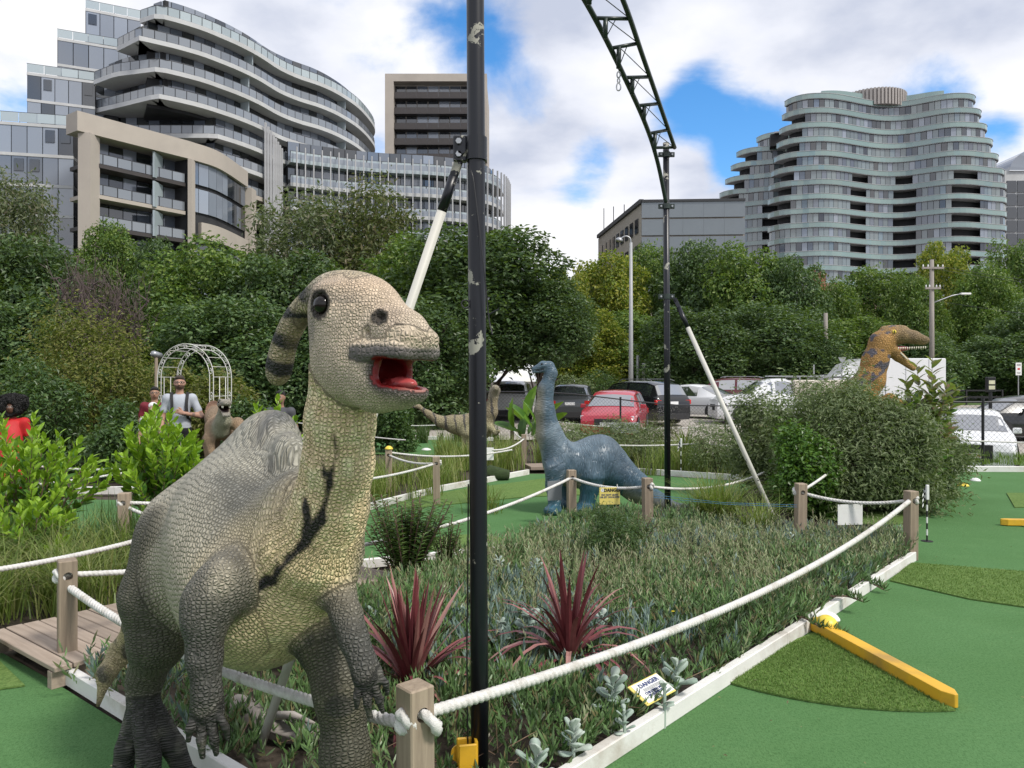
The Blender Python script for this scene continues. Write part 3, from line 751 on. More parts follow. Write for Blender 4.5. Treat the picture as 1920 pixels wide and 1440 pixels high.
def apartment_block():
    root = empty('apartment_block', (-40, 85, 0), 0, 'large curved apartment block with wavy white balconies and a beige framed wing', 'building')
    PW = Panes(root, 'window_pane'); PR = Panes(root, 'railing_pane')
    h = 3.2; zt_ = 45.5
    tr = [(279, 21), (319, 30), (375, 47), (412, 62), (450, 79), (487, 99), (525, 124), (562, 141), (600, 154), (637, 172), (675, 199), (701, 232)]
    T = [tuple(PZ(u, v, zt_)[:2]) for u, v in tr]
    T += [(-24.5, 136), (-27, 139)]
    C = catmull(T, 5)
    lev = [zt_-h*i for i in range(8)]
    tips = {0: [(262, 35)], 1: [(219, 88), (262, 66)], 2: [(176, 150), (215, 135)], 3: [(176, 204), (215, 195)], 4: [(178, 250)], 5: [(330, 300)]}
    for i, z in enumerate(lev):
        ext = [np.array(PZ(u, v, z)[:2]) for u, v in tips.get(i, [])]
        k0 = 0 if i < 4 else 12
        cv = np.concatenate([np.array(ext).reshape(-1, 2), C[k0+2:]]) if ext else C[k0:]
        if i >= 3: cv = cv[:len(cv)-14]
        balcony_floor(root, resample(cv, 1.3), z, h, PW, PR, M_SLAB if i < 3 else M_BEIGE if i > 5 else M_DARKM if i in (3, 4) and False else M_SLAB, rail_m=M_GL_CLEAR if i == 0 else None, win=True, dep=10.0, slab_t=.55)
        if i in (0, 1, 2):      # party walls on the balconies
            for uq in (.36, .72):
                p = cv[int(uq*len(cv))]; n = inward(cv)[int(uq*len(cv))]
                b = MB(); b.beam((p[0]+n[0]*.5, p[1]+n[1]*.5, z-h/2-.2), (p[0]+n[0]*2.2, p[1]+n[1]*2.2, z-h/2-.2), .12, h-.6); sub(root, b, 'party_wall', M_GL_CLEAR)
    b = MB(); ribbon(b, off_curve(C[:17], 2.6), zt_-3.3*h, zt_-.5, 7.0); ribbon(b, off_curve(C[16:], 2.6), 8, zt_-.5, 7.0); sub(root, b, 'core', M_CORE)
    b = MB(); ribbon(b, off_curve(C[:26], 2.4), zt_+.01, zt_+.9, 6.0); sub(root, b, 'roof_parapet', M_SLAB)
    # stepped glass boxes, each with a roof terrace
    for (u0, u1, v, y, fl) in ((160, 264, 15, 97.0, 4), (107, 222, 70, 95.0, 4), (50, 178, 135, 93.0, 4), (-70, 137, 222, 80.0, 5)):
        z = CH+(CV-v)/F*y; a, c = P(u0, v, y), P(u1, v, y*1.03); ct = [(a.x, a.y), (c.x, c.y)]
        for k in range(fl):
            zz = z-h*k; b = MB(); ribbon(b, resample(ct, 3), zz-.32, zz, 8.0); sub(root, b, 'slab', M_SLAB)
            for (cc, an, w) in place_on(ct, 1.55):
                r = random.random(); m_ = M_GL_CURT if r < .55 else M_GL_MID if r < .85 else M_GL_DARK
                PW.add((cc[0], cc[1]+.1, zz-.32-(h-.32)/2), an, w*.95, h-.36, m_, .06)
                if random.random() < .22: PW.add((cc[0], cc[1]+.02, zz-1.25), an, w*.6, 1.3, M_GL_DARK, .1)
        b = MB(); ribbon(b, off_curve(resample(ct, 3), .3), z-fl*h, z-.32, 7.5); sub(root, b, 'core', M_CORE)
        f = MB(); ribbon(f, resample(ct, 1.6), z+1.05, z+1.1, .06)
        for (cc, an, w) in place_on(ct, 1.7):
            PR.add((cc[0], cc[1], z+.55), an, w*.96, .98, M_GL_CLEAR, .03); f.beam((cc[0]-w/2, cc[1], z), (cc[0]-w/2, cc[1], z+1.05), .05)
        sub(root, f, 'railing', M_DARKM)
    # beige framed wing
    zf = 28.8; p0, p1, p2, p3 = PZ(145, 207, zf), PZ(357, 265, zf), PZ(412, 285, zf), PZ(465, 322, zf)
    flat = resample([(p0.x, p0.y), (p1.x, p1.y)], 2.0); bend = catmull([(p1.x, p1.y), (p2.x, p2.y), (p3.x, p3.y)], 8); allc = np.concatenate([flat, bend[1:]])
    b = MB(); ribbon(b, allc, zf-2.0, zf, 2.4); d = (p1-p0).normalized()
    for q, w in ((p0+d*.6, 1.25), (p3, .9)): b.box((q.x, q.y+1.0, zf/2-1.0), (w/2, .9, zf/2-1.02))
    q = p1; b.box((q.x, q.y+.3, zf/2-1.0), (.22, .5, zf/2-1.02)); ribbon(b, bend[3:], zf-2-8.8, zf-2-6.9, 2.0); sub(root, b, 'beige_frame', M_BEIGE)
    for k in range(6):
        z = zf-2.0-.35-h*(k+.55)
        seg = resample([tuple((p0+d*1.3)[:2]), tuple((p1-d*.3)[:2])], 1.5)
        balcony_floor(root, off_curve(seg, .5), z-.6, h, PW, PR, M_BEIGE if k == 1 else M_BRONZE, dep=4.0, back=2.0, slab_t=.4, rw=1.6)
        b = MB(); m0 = seg[int(len(seg)*.55)]; b.box((m0[0]+.2, m0[1]+1.7, z+.6), (.10, 1.0, 1.4)); sub(root, b, 'party_wall', M_GL_CLEAR)
        if k in (2,): continue
        for (cc, an, w) in place_on(off_curve(bend, .4), 1.4):
            PW.add((cc[0], cc[1], z+.9), an, w*.95, 2.7, random.choice([M_GL_MID, M_GL_CURT, M_GL_CURT, M_GL_DARK]), .06)
    b = MB(); ribbon(b, off_curve(bend, .6), 2, zf-2, 3.0); ribbon(b, off_curve(flat[1:], 3.0), 2, zf-2, .6); sub(root, b, 'core', M_CORE)
    PW.done(); PR.done()
apartment_block()

def fin_building():
    root = empty('glass_office', (-15, 112, 0), 0, 'glass building with tall thin white fins in front of the dark tower', 'building')
    PW = Panes(root, 'window_pane'); PR = Panes(root, 'railing_pane'); zt_ = 33.0; h = 3.3
    cv = catmull([P(545, 290, 106)[:2], P(600, 296, 108)[:2], P(700, 300, 111)[:2], P(820, 306, 113)[:2], P(900, 316, 116)[:2], P(935, 325, 120)[:2], P(946, 330, 126)[:2]], 6)
    for i in range(7):
        z = zt_-.6-h*i
        balcony_floor(root, resample(cv, 1.5), z, h, PW, PR, M_SLAB if i else M_GL_CLEAR, dep=8.0, back=1.6, slab_t=.5, pw=1.6, rw=2.2, rail_m=M_GL_CLEAR, slab_name='slab')
        b = MB(); ribbon(b, off_curve(cv, .05), z-.2, z+.75, .1); sub(root, b, 'spandrel', M_GL_CURT)
    b = MB(); ribbon(b, off_curve(cv, 2.0), 5, zt_-1.0, 6.0); sub(root, b, 'core', M_CORE)
    for (c, a, w) in place_on(off_curve(cv, -1.0), 1.18):
        m = MB(); m.box((0, 0, 12.5), (.07, .13, 12.5)); o = m.build('fin', M_FIN, root); o.location = Vector((c[0], c[1], zt_-24.2))-root.location; o.rotation_euler = (0, 0, a)
    # the solid ribbed screen at the end
    sc = resample([tuple(P(498, 230, 103)[:2]), tuple(P(515, 250, 103.5)[:2]), tuple(P(532, 275, 105)[:2])], .35)
    top = lambda u: CH+(CV-(230+(u-498)*1.35))/F*103
    for i in range(len(sc)-1):
        u = CU+F*sc[i][0]/sc[i][1]; z = top(u); m = MB(); m.box((0, 0, z/2), (.13, .12, z/2)); o = m.build('screen_rib', M_FIN, root); o.location = Vector((sc[i][0], sc[i][1], 0))-root.location
    PW.done(); PR.done()
fin_building()

def dark_tower():
    y = 152.0; root = empty('dark_tower', (-16, y, 0), 0, 'dark brown tower with a beige frame behind the finned glass building', 'building')
    PW = Panes(root, 'window_pane'); PR = Panes(root, 'balcony_panel')
    x0, x1 = P(723, 0, y).x, P(913, 0, y).x; zt_ = CH+(CV-141)/F*y
    b = MB(); b.box(((x0+x1)/2, y+.6, zt_-.75), ((x1-x0)/2, 1.4, .75)); b.box((x0+.85, y+.6, zt_-9.2), (.85, 1.4, 7.7)); b.box((x1-.4, y+.6, zt_-9.2), (.4, 1.4, 7.7)); b.box(((x0+x1)/2, y+10, zt_/2), ((x1-x0)/2-.1, 8.5, zt_/2-.4)); sub(root, b, 'beige_frame', M_BEIGE)
    h = 3.05
    for i in range(12):
        z = zt_-1.5-h*(i+1)
        b = MB(); b.box(((x0+x1)/2, y+.9, z+.02), ((x1-x0)/2-.8, 1.2, .16)); sub(root, b, 'slab', M_BRONZE)
        n = 8; w = (x1-x0-2.6)/n
        for k in range(n):
            cx = x0+1.7+w*(k+.5); PR.add((cx, y-.1, z+.62), 0, w*.98, 1.15, M_BRONZE, .06)
            PW.add((cx, y+1.35, z+1.55), 0, w*.92, 2.6, random.choice([M_GL_DARK, M_GL_DARK, M_GL_MID, M_GL_CURT]) if k else M_GL_DARK, .06)
    PW.done(); PR.done()
dark_tower()

def office_block():
    root = empty('office_block', (20, 95, 0), 0, 'low grey office block with metal panels and a stone side wall of windows', 'building')
    zt_ = 22.7; c = P(1203, 378, 90); l = P(1122, 440, 112); r = P(1397, 375, 89.3)
    PW = Panes(root, 'window_pane'); PP = Panes(root, 'metal_panel')
    b = MB(); b.prism([(c.x, c.y+.2), (r.x, r.y+.2), (r.x-1, r.y+20), (l.x, l.y+.2)], 0, zt_-.3); sub(root, b, 'body', M_STONE)
    d = Vector((r.x-c.x, r.y-c.y, 0)); ang = math.atan2(d.y, d.x); L = d.length; rows = 6; cols = 5
    for i in range(rows):
        for j in range(cols):
            m_ = c.lerp(r, (j+.5)/cols); PP.add((m_.x, m_.y, zt_-(i+.5)*2.05), ang, L/cols*.995, 1.86, M_PANEL, .14)
    b = MB(); b.beam((c.x, c.y, zt_), (r.x, r.y, zt_), .4, .3); b.beam((c.x, c.y, zt_), (l.x, l.y, zt_), .5, .5); sub(root, b, 'coping', M_DARKM)
    d2 = Vector((l.x-c.x, l.y-c.y, 0)); a2 = math.atan2(d2.y, d2.x)
    for i in range(5):
        for j in range(9):
            q = c.lerp(l, (j+.9)/9.8); PW.add((q.x, q.y-.05, zt_-2.6-i*3.3), a2, 1.25, 2.0 if i else 1.7, M_GL_DARK, .2)
    b = MB(); b.box((l.x-1.2, l.y+2, 8.8), (1.4, 2, 8.8)); sub(root, b, 'stair_tower', M_DARKM)
    for k in range(3): b = MB(); q = c.lerp(l, .3+.25*k); b.tube([(q.x, q.y+2, zt_), (q.x, q.y+2, zt_+1.6+k)], .06, 5); sub(root, b, 'antenna', M_DARKM)
    PW.done(); PP.done()
office_block()

def wave_tower(label, u_of, yf, zt_, h, floors, us, open_cols, teal, top_extra, cap_w=290, rnd=random.Random(3)):
    a0 = P(us[0], 0, yf(us[0])); root = empty('wave_tower', (a0.x+20, a0.y, 0), 0, label, 'building')
    PW = Panes(root, 'window_pane', cap_w)
    for i in range(floors):
        u0, u1 = u_of(i); z = zt_-h*(i+1)
        uu = np.linspace(u0, u1, 70); cv = np.array([P(u, 0, yf(u, i))[:2] for u in uu])
        # round the two ends back
        rr = 5.0; uu = np.linspace(u0+44, u1-44, 70); cv = np.array([P(u, 0, yf(u, i))[:2] for u in uu])
        e0 = np.array([cv[0]+[0, rr]+rr*np.array([math.cos(a), math.sin(a)]) for a in np.linspace(math.pi, 1.5*math.pi, 9)[:-1]]); e1 = np.array([cv[-1]+[0, rr]+rr*np.array([math.cos(a), math.sin(a)]) for a in np.linspace(1.5*math.pi, 2*math.pi, 9)[1:]])
        cv = np.concatenate([e0, cv, e1])
        cv = resample(cv, 1.2)
        if i == 0: cv0 = cv
        b = MB(); ribbon(b, cv, z+h-.32, z+h, 3.2); sub(root, b, 'slab', M_FIN)
        b = MB(); ribbon(b, off_curve(cv, -.05), z+h-.22, z+h+.78, .08); sub(root, b, 'balustrade', M_GL_GREEN)
        b = MB(); ribbon(b, off_curve(cv, -.12), z+h+.78, z+h+.85, .12); sub(root, b, 'handrail', M_SLAB)
        for (c, a, w) in place_on(off_curve(cv, .35), 1.12):
            u = CU+F*c[0]/c[1]
            if i >= 5 and any(p <= u <= q for p, q in open_cols): continue
            if u < u0+26 and i < 9 and i > 0: continue
            PW.add((c[0], c[1], z+(h-.3)/2), a, w*.93, h-.36, rnd.choice([M_GL_TEAL, M_GL_TEAL, M_GL_TEAL, M_GL_MID, M_GL_DARK]) if rnd.random() < .9 else M_GL_CURT, .08)
        b = MB(); ribbon(b, off_curve(cv, 2.2), z, z+h-.33, 1.2); sub(root, b, 'core', M_CORE)
    b = MB()
    cv = off_curve(cv0, 1.0); b.poly([(p[0], p[1], zt_+.02) for p in cv]+[(p[0]+.3, p[1]+12, zt_+.02) for p in cv[::-1][8:-8]]); sub(root, b, 'roof', M_SLAB)
    top_extra(root, zt_); PW.done(); return root
def yA(u, i=8): return 163.5-2.6*math.cos((u-1540)/130*math.pi)
def drum(root, z):
    c = P(1632, 0, 172); r = 7.2; b = MB(); b.lathe([(r-.2, z), (r-.2, z+3.6), (r-1.2, z+3.65)], (c.x, c.y, 0), 48); sub(root, b, 'drum', M_DRUM)
    for k in range(60):
        a = 2*math.pi*k/60; m = MB(); m.box((0, 0, 1.8), (.16, .2, 1.8)); o = m.build('louvre', M_DRUM, root); o.location = Vector((c.x+r*math.cos(a), c.y+r*math.sin(a), z))-root.location; o.rotation_euler = (0, 0, a)
    uu = np.linspace(1540, 1770, 40); cv = np.array([P(u, 0, 166-1.8*math.cos((u-1560)/110*math.pi))[:2] for u in uu]); b = MB(); ribbon(b, cv, z, z+2.6, 6); sub(root, b, 'penthouse', M_GL_GREEN)
wave_tower('tall wavy green glass tower with a ribbed drum on its roof', lambda i: (max(1455, 1488-5.2*i), min(1908, 1848+11*i)), yA, 61.2, 3.0, 17, (1461, 1902), ((1597, 1626), (1678, 1715), (1788, 1835)), True, drum)
wave_tower('lower wavy green glass tower beside the taller one', lambda i: (max(1352, 1400-11*i) if i else 1428, 1500), lambda u, i=8: 184-7*math.sin(max(0, min(1, (u-1350)/150))*math.pi/2), 58.5, 3.1, 14, (1352, 1500), ((1430, 1456),), True, lambda r, z: None, rnd=random.Random(5))

def arch_building():
    y = 192.0; root = empty('arched_office', (135, y, 0), 0, 'stone office building with a glazed arched roof beside the wavy tower', 'building')
    x0 = P(1884, 0, y).x; b = MB(); zt_ = CH+(CV-320)/F*y
    b.box((x0+14, y+10, zt_/2), (14, 10, zt_/2)); sub(root, b, 'wall', M_SLAB)
    b = MB()
    for k in range(13):
        a0, a1 = math.pi-math.pi*k/12*.5, math.pi-math.pi*(k+1)/12*.5
        q = lambda a, yy: (x0+13+12*math.cos(a), yy, zt_+6.5*math.sin(a)); b.quad(q(a0, y-.5), q(a1, y-.5), q(a1, y+18), q(a0, y+18)); b.quad(q(a0, y-.5), q(a1, y-.5), (x0+13, y-.4, zt_), (x0+13, y-.4, zt_))
    sub(root, b, 'arched_roof', M_GL_CURT); PW = Panes(root, 'window_pane')
    for i in range(8):
        for j in range(5): PW.add((x0+1.6+j*2.6, y-.1, zt_-4-i*3.3), 0, 2.3, 2.9, M_GL_DARK, .2)
    PW.done()
arch_building()

def brick_house(x, y, w, d, hw, label, chim=None, rot=0.0):
    root = empty('brick_house', (x, y, 0), rot, label, 'house')
    m = MB(); m.box((0, d/2, hw/2), (w/2, d/2, hw/2)); m.build('wall', M_BRICK, root)
    m = MB(); e = .5; m.faces([(-w/2-e, -e, hw), (w/2+e, -e, hw), (w/2+e, d+e, hw), (-w/2-e, d+e, hw), (-w/2+d*.35, d/2, hw+d*.36), (w/2-d*.35, d/2, hw+d*.36)], [(0, 1, 5, 4), (1, 2, 5), (2, 3, 4, 5), (3, 0, 4)]); rf = m.build('roof', M_RTILE, root)
    for k in range(max(2, int(w/3.2))):
        xx = -w/2+1.5+k*3.0
        for zz in (1.6, 4.4) if hw > 5 else (1.6,):
            m = MB(); m.box((0, 0, 0), (.65, .06, .7)); o = m.build('window', M_GL_DARK, root); o.location = (xx, -.03, zz)
            m = MB(); m.box((0, -.04, -.78), (.75, .1, .06)); m.build('sill', M_SLAB, o)
    if chim:
        cx, cy, ch = chim; m = MB(); m.box((cx, cy, hw+ch/2), (.75, .5, ch/2)); m.box((cx, cy, hw+ch+.05), (.85, .6, .1)); m.build('chimney', M_BRICK, rf)
        for s in (-.35, .35): m = MB(); m.lathe([(.14, 0), (.11, .5)], (cx+s, cy, hw+ch+.1), 10); m.build('chimney_pot', M_BRICK, rf)
def brick_mat():
    t = NT('red_brick'); v = t.coord(); b = t.add('ShaderNodeTexBrick', {'Vector': t.add('ShaderNodeMapping', {'Vector': v, 'Rotation': (math.radians(90), 0, 0)}).outputs[0], 'Color1': (.34, .10, .06, 1), 'Color2': (.26, .075, .05, 1), 'Mortar': (.32, .28, .25, 1), 'Scale': 4.2, 'Mortar Size': .012})
    t.set('Base Color', b.outputs['Color']); t.set('Roughness', .9); t.bump(b.outputs['Fac'], -.3, .01); return t.m
M_BRICK = brick_mat(); M_RTILE = mat('roof_tile', (.13, .075, .06), .8, .25, 2.0, .5, 14)
brick_house(36.6, 84, 9, 10, 9.4, 'red brick house with a tall chimney among the trees', (2.0-4.0, 3.0, 4.2))
brick_house(53, 86, 18, 10, 7.2, 'red brick house with a tiled roof behind the timber power pole')
# ------------------------------------------------------------------ the big crested dinosaur statue
M_HIDE = skin_mat('crested_hide', 1, 1, .9, .010, .55, .48, .3, .14, rnd=.6)
M_EYE_DARK = mat('eye_dark', (.010, .008, .007), .12, .1, spec=.4)

def crested_dinosaur():
    a = math.radians(35); fw = np.array([math.cos(a), -math.sin(a), 0]); rt = np.array([-math.sin(a), -math.cos(a), 0]); up = np.array([0, 0, 1.0])
    H0 = np.array(P(660, 610, 2.3))
    hp = lambda s, t, z: H0+s*fw+t*rt+z*up
    HM = np.stack([fw, rt, up], 1)
    def tilt(deg):
        c, s = math.cos(math.radians(deg)), math.sin(math.radians(deg)); return np.stack([fw*c-up*s, rt, up*c+fw*s], 1)    # nose down by deg
    pr = []
    BODY, ARM, LEG, NECK, HEAD, CREST, MOUTH, TONGUE, LIP, FOOT, TAIL, SAIL = range(12)
    p3 = lambda u, v, y: np.array(P(u, v, y))
    # trunk
    pr += [ell(p3(490, 1080, 2.80), (.300, .33, .325), k=.1, tg=BODY), ell(p3(562, 1035, 2.63), (.182, .19, .280), k=.1, tg=BODY),
           ell(p3(455, 985, 2.98), (.25, .36, .30), k=.14, tg=BODY), ell(p3(365, 1060, 3.12), (.2, .26, .28), k=.12, tg=BODY),
           cap(p3(505, 815, 3.12), p3(548, 848, 2.80), .045, .05, k=.16, tg=BODY), cap(p3(470, 850, 3.3), p3(510, 812, 3.1), .05, .05, k=.16, tg=BODY)]
    pr += [cap(p3(500, 850, 3.12), p3(345, 985, 3.12), .11, .15, k=.12, tg=BODY)]
    # dorsal frill
    pr += [ell(p3(517, 812, 3.02), (.022, .10, .075), k=.05, tg=SAIL), ell(p3(545, 845, 2.86), (.024, .09, .06), k=.05, tg=SAIL)]
    # neck
    neck = [p3(640, 700, 2.36), p3(638, 790, 2.39), p3(634, 870, 2.42), p3(618, 950, 2.47), p3(590, 1020, 2.54)]; nr = [.090, .094, .098, .110, .165]
    pr += chain(neck, nr, .05, tg=NECK)
    # tail
    tail = [p3(380, 1060, 3.2), p3(290, 1110, 3.5), p3(246, 1205, 3.62), p3(226, 1225, 3.6), p3(200, 1262, 3.52), p3(184, 1322, 3.46)]; tr = [.2, .12, .055, .046, .034, .010]
    pr += chain(tail, tr, .05, tg=TAIL)
    # hind leg, its right
    l1 = [p3(318, 1015, 3.02), p3(290, 1120, 2.98), p3(296, 1200, 2.97), p3(272, 1275, 3.02), p3(268, 1300, 3.02)]; r1 = [.12, .118, .10, .058, .055]
    pr += chain(l1, r1, .06, tg=LEG)
    f0 = p3(268, 1310, 3.01)
    for (u, v, y, r) in ((222, 1440, 2.95, .032), (285, 1455, 2.84, .034), (356, 1430, 2.98, .030)):
        tip = np.array(G(u, v)) ; tip = np.array([P(u, v, y)[0], y, .035])
        mid = f0*.35+tip*.65+np.array([0, 0, .03])
        pr += chain([f0, mid, tip], [.052, .043, r*1.1], .016, tg=FOOT)
        tn = tip+(tip-f0)*np.array([.22, .22, 0]); tn[2] = .022; pr += [cap(tip, tn, r*.9, .018, k=.02, tg=FOOT)]
    # hind leg, its left
    l2 = [p3(600, 1130, 2.74), p3(614, 1200, 2.62), p3(640, 1300, 2.54), p3(648, 1420, 2.50), np.array([-.545, 2.52, .27]), np.array([-.535, 2.50, .14])]; r2 = [.13, .094, .078, .072, .055, .055]
    pr += chain(l2, r2, .06, tg=LEG)
    f1 = np.array([-.535, 2.49, .15])
    for dx, dy in ((-.13, -.16), (.0, -.22), (.12, -.15)):
        tip = np.array([f1[0]+dx, f1[1]+dy, .035]); mid = f1*.4+tip*.6+np.array([0, 0, .03])
        pr += chain([f1, mid, tip], [.05, .044, .038], .025, tg=FOOT)
    # arm, its right
    ar1 = [p3(440, 1085, 2.50), p3(392, 1130, 2.42), p3(384, 1165, 2.40), p3(383, 1235, 2.38), p3(388, 1300, 2.36), p3(388, 1325, 2.36)]; rr1 = [.095, .074, .058, .045, .036, .038]
    pr += chain(ar1, rr1, .05, tg=ARM)
    pr += [ell(p3(416, 1098, 2.42), (.078, .07, .088), k=.05, tg=ARM)]
    hand = p3(388, 1330, 2.36); pr += [ell(p3(389, 1335, 2.36), (.05, .035, .045), k=.03, tg=FOOT)]
    for (u0, v0, u1, v1, u2, v2, r) in ((368, 1335, 356, 1366, 353, 1390, .0135), (380, 1342, 377, 1388, 380, 1420, .015), (396, 1342, 402, 1388, 406, 1414, .015), (408, 1334, 423, 1364, 428, 1386, .0125)):
        pr += chain([p3(u0, v0, 2.35), p3(u1, v1, 2.325), p3(u2, v2, 2.34)], [r, r, r*.62], .005, tg=FOOT)
    # arm, its left
    ar2 = [p3(612, 1060, 2.62), p3(634, 1115, 2.50), p3(650, 1155, 2.42), p3(664, 1200, 2.36), p3(682, 1245, 2.32), p3(690, 1268, 2.30)]; rr2 = [.075, .048, .041, .036, .031, .033]
    pr += chain(ar2, rr2, .05, tg=ARM)
    pr += [ell(p3(692, 1272, 2.30), (.042, .032, .035), k=.03, tg=FOOT)]
    for (u0, v0, u1, v1, u2, v2, r) in ((675, 1275, 669, 1305, 669, 1328, .0125), (687, 1280, 689, 1318, 693, 1344, .0135), (700, 1278, 711, 1312, 717, 1334, .013), (708, 1264, 724, 1282, 727, 1302, .011)):
        pr += chain([p3(u0, v0, 2.29), p3(u1, v1, 2.275), p3(u2, v2, 2.29)], [r, r, r*.65], .005, tg=FOOT)
    # head
    pr += [ell(hp(-.02, 0, .030), (.120, .096, .112), HM, k=.05, tg=HEAD), cap(hp(-.05, 0, .070), hp(.08, 0, .050), .066, .066, k=.08, tg=HEAD), cap(hp(.06, 0, .052), hp(.225, 0, -.016), .066, .050, k=.08, tg=HEAD),
           ell(hp(.195, 0, -.035), (.10, .074, .052), tilt(16), k=.04, tg=HEAD)]
    for sg in (-1, 1):
        pr += [ell(hp(.015, sg*.05, -.06), (.12, .066, .125), HM, k=.05, tg=HEAD), ell(hp(.07, sg*.055, -.13), (.09, .042, .075), HM, k=.04, tg=HEAD), ell(hp(.125, sg*.062, -.14), (.055, .034, .06), HM, k=.03, tg=HEAD)]
    pr += [ell(hp(.01, 0, -.115), (.11, .085, .085), HM, k=.05, tg=HEAD)]
    # upper beak
    pr += [rbox(hp(.238, 0, -.064), (.050, .074, .043), tilt(10), .022, k=.022, tg=LIP), ell(hp(.18, 0, -.032), (.095, .082, .056), tilt(16), k=.03, tg=HEAD)]
    for sg in (-1, 1):
        pr += [cap(hp(.115, sg*.083, -.080), hp(.258, sg*.064, -.086), .024, .024, k=.015, tg=LIP)]
        for q in range(7):
            w = q/6; pr += [cap(hp(.135+.115*w, sg*(.094-.018*w), -.066), hp(.137+.115*w, sg*(.095-.018*w), -.096), .011, .013, k=.006, tg=LIP)]
    # lower jaw: a broad deep scoop
    pr += chain([hp(.02, 0, -.155), hp(.11, 0, -.188), hp(.20, 0, -.208)], [.075, .062, .042], .05, tg=HEAD)
    pr += [ell(hp(.165, 0, -.178), (.115, .074, .046), tilt(10), k=.03, tg=HEAD), rbox(hp(.222, 0, -.198), (.040, .050, .022), tilt(4), .02, k=.03, tg=HEAD)]
    # mouth opening
    pr += [rbox(hp(.330, 0, -.160), (.155, .2, .035), tilt(8), .02, k=.012, op='s', tg=MOUTH), ell(hp(.170, 0, -.150), (.108, .057, .050), tilt(17), k=.010, op='s', tg=MOUTH),
           ell(hp(.13, 0, -.14), (.06, .05, .035), tilt(5), k=.012, op='s', tg=MOUTH)]
    tongue = ell(hp(.182, 0, -.178), (.075, .036, .024), tilt(-2), k=.010, tg=TONGUE); pr += [tongue]
    # eye rims, nostrils
    for sg in (-1, 1):
        e = hp(-.012, sg*.094, .055)
        pr += [ell(e, (.054, .026, .052), HM, k=.02, tg=HEAD), cap(hp(-.045, sg*.088, .10), hp(.035, sg*.085, .10), .018, .014, k=.03, tg=HEAD),
               ell(hp(-.012, sg*.124, .055), (.034, .030, .036), HM, k=.008, op='s', tg=LIP),
               ell(hp(.185, sg*.054, .006), (.038, .027, .028), tilt(25), k=.02, tg=HEAD), ell(hp(.19, sg*.080, .012), (.020, .022, .013), tilt(20), k=.006, op='s', tg=LIP),
               ell(hp(.15, sg*.088, -.03), (.007, .02, .012), tilt(0), k=.006, op='s', tg=LIP)]
    # crest
    cr = [hp(.03, 0, .10), hp(-.085, 0, .117), hp(-.16, 0, .09), hp(-.245, 0, .040), hp(-.302, 0, -.030), hp(-.332, 0, -.10), hp(-.345, 0, -.152)]; crr = [.045, .038, .032, .029, .028, .029, .027]
    cc = catmull(cr, 4); pr += chain(list(cc), list(np.interp(np.linspace(0, 1, len(cc)), np.linspace(0, 1, len(crr)), crr)), .03, tg=CREST)

    stripe = [(p3(626, 815, 2.30), .006), (p3(632, 850, 2.30), .008), (p3(620, 890, 2.31), .012), (p3(614, 930, 2.33), .010), (p3(600, 975, 2.35), .014), (p3(572, 1020, 2.33), .020), (p3(545, 1045, 2.32), .022), (p3(510, 1085, 2.34), .016), (p3(470, 1110, 2.36), .020)]
    str2 = [(p3(604, 855, 2.31), .004), (p3(611, 890, 2.31), .008)]
    str3 = [(p3(576, 935, 2.36), .004), (p3(577, 990, 2.35), .010), (p3(570, 1020, 2.33), .012)]
    str4 = [(p3(520, 1040, 2.36), .006), (p3(524, 1075, 2.34), .010)]
    def paint(V, tg, T):
        x, y, z = V.T; tg = np.where((prim_eval(tongue, x, y, z) < .005) & (tg != 6), 7, tg)
        U = CU+F*x/y; W = CV+F*(CH-z)/y
        nz = vnoise(V, 9, 1); n2 = vnoise(V, 28, 2); n3 = vnoise(V, 4, 3)
        C = np.tile(np.array([.48, .44, .34]), (len(V), 1))
        # body: grey along the back, cream under the chest and belly (height above the ground and how far forward)
        back = np.clip((z-1.0)/.35, 0, 1)
        C = blend(C, (.34, .335, .285), back*T[0]*.9)
        bel = np.clip(((x+.83)*.75-(y-2.64)*1.1-(z-.93)*.35+.10)*3.0+(nz-.5)*.5, 0, 1)*(T[0]+T[3])
        C = blend(C, (.84, .68, .39), bel*.95)
        nk = np.clip((z-1.05)/.25, 0, 1)*T[3]; C = blend(C, (.87, .70, .43), nk)
        nkb = np.clip((y-2.42)*9+(nz-.5)*.8, 0, 1)*T[3]; C = blend(C, (.25, .24, .19), nkb*.8)
        C = blend(C, (.10, .11, .12), T[11]*(.55+.4*nz))
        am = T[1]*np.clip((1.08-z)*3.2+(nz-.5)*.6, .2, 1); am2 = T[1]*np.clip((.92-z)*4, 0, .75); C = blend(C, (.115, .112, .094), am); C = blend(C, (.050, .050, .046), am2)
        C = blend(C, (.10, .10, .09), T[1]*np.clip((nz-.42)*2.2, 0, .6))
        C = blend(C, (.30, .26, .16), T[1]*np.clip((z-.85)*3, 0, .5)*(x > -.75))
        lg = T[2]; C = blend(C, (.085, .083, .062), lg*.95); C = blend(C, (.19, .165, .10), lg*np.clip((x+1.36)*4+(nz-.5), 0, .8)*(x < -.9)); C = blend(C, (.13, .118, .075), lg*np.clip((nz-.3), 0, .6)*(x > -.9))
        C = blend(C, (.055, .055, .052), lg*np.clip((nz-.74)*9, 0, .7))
        ft = np.maximum(np.clip(T[9]*1.5, 0, 1), (tg == 9)*.9); C = blend(C, (.040, .040, .039), ft*.97)
        C = blend(C, (.15, .145, .12), ft*np.clip((n2-.6)*3, 0, .5))
        tl = T[10]; sdist = np.sin((z*1.0+x*.7)*48+n3*2)
        C = blend(C, (.46, .39, .22), tl*1.0); C = blend(C, (.08, .08, .07), tl*np.clip(sdist*.9+(n2-.55)*3-.1, 0, 1)*.85)
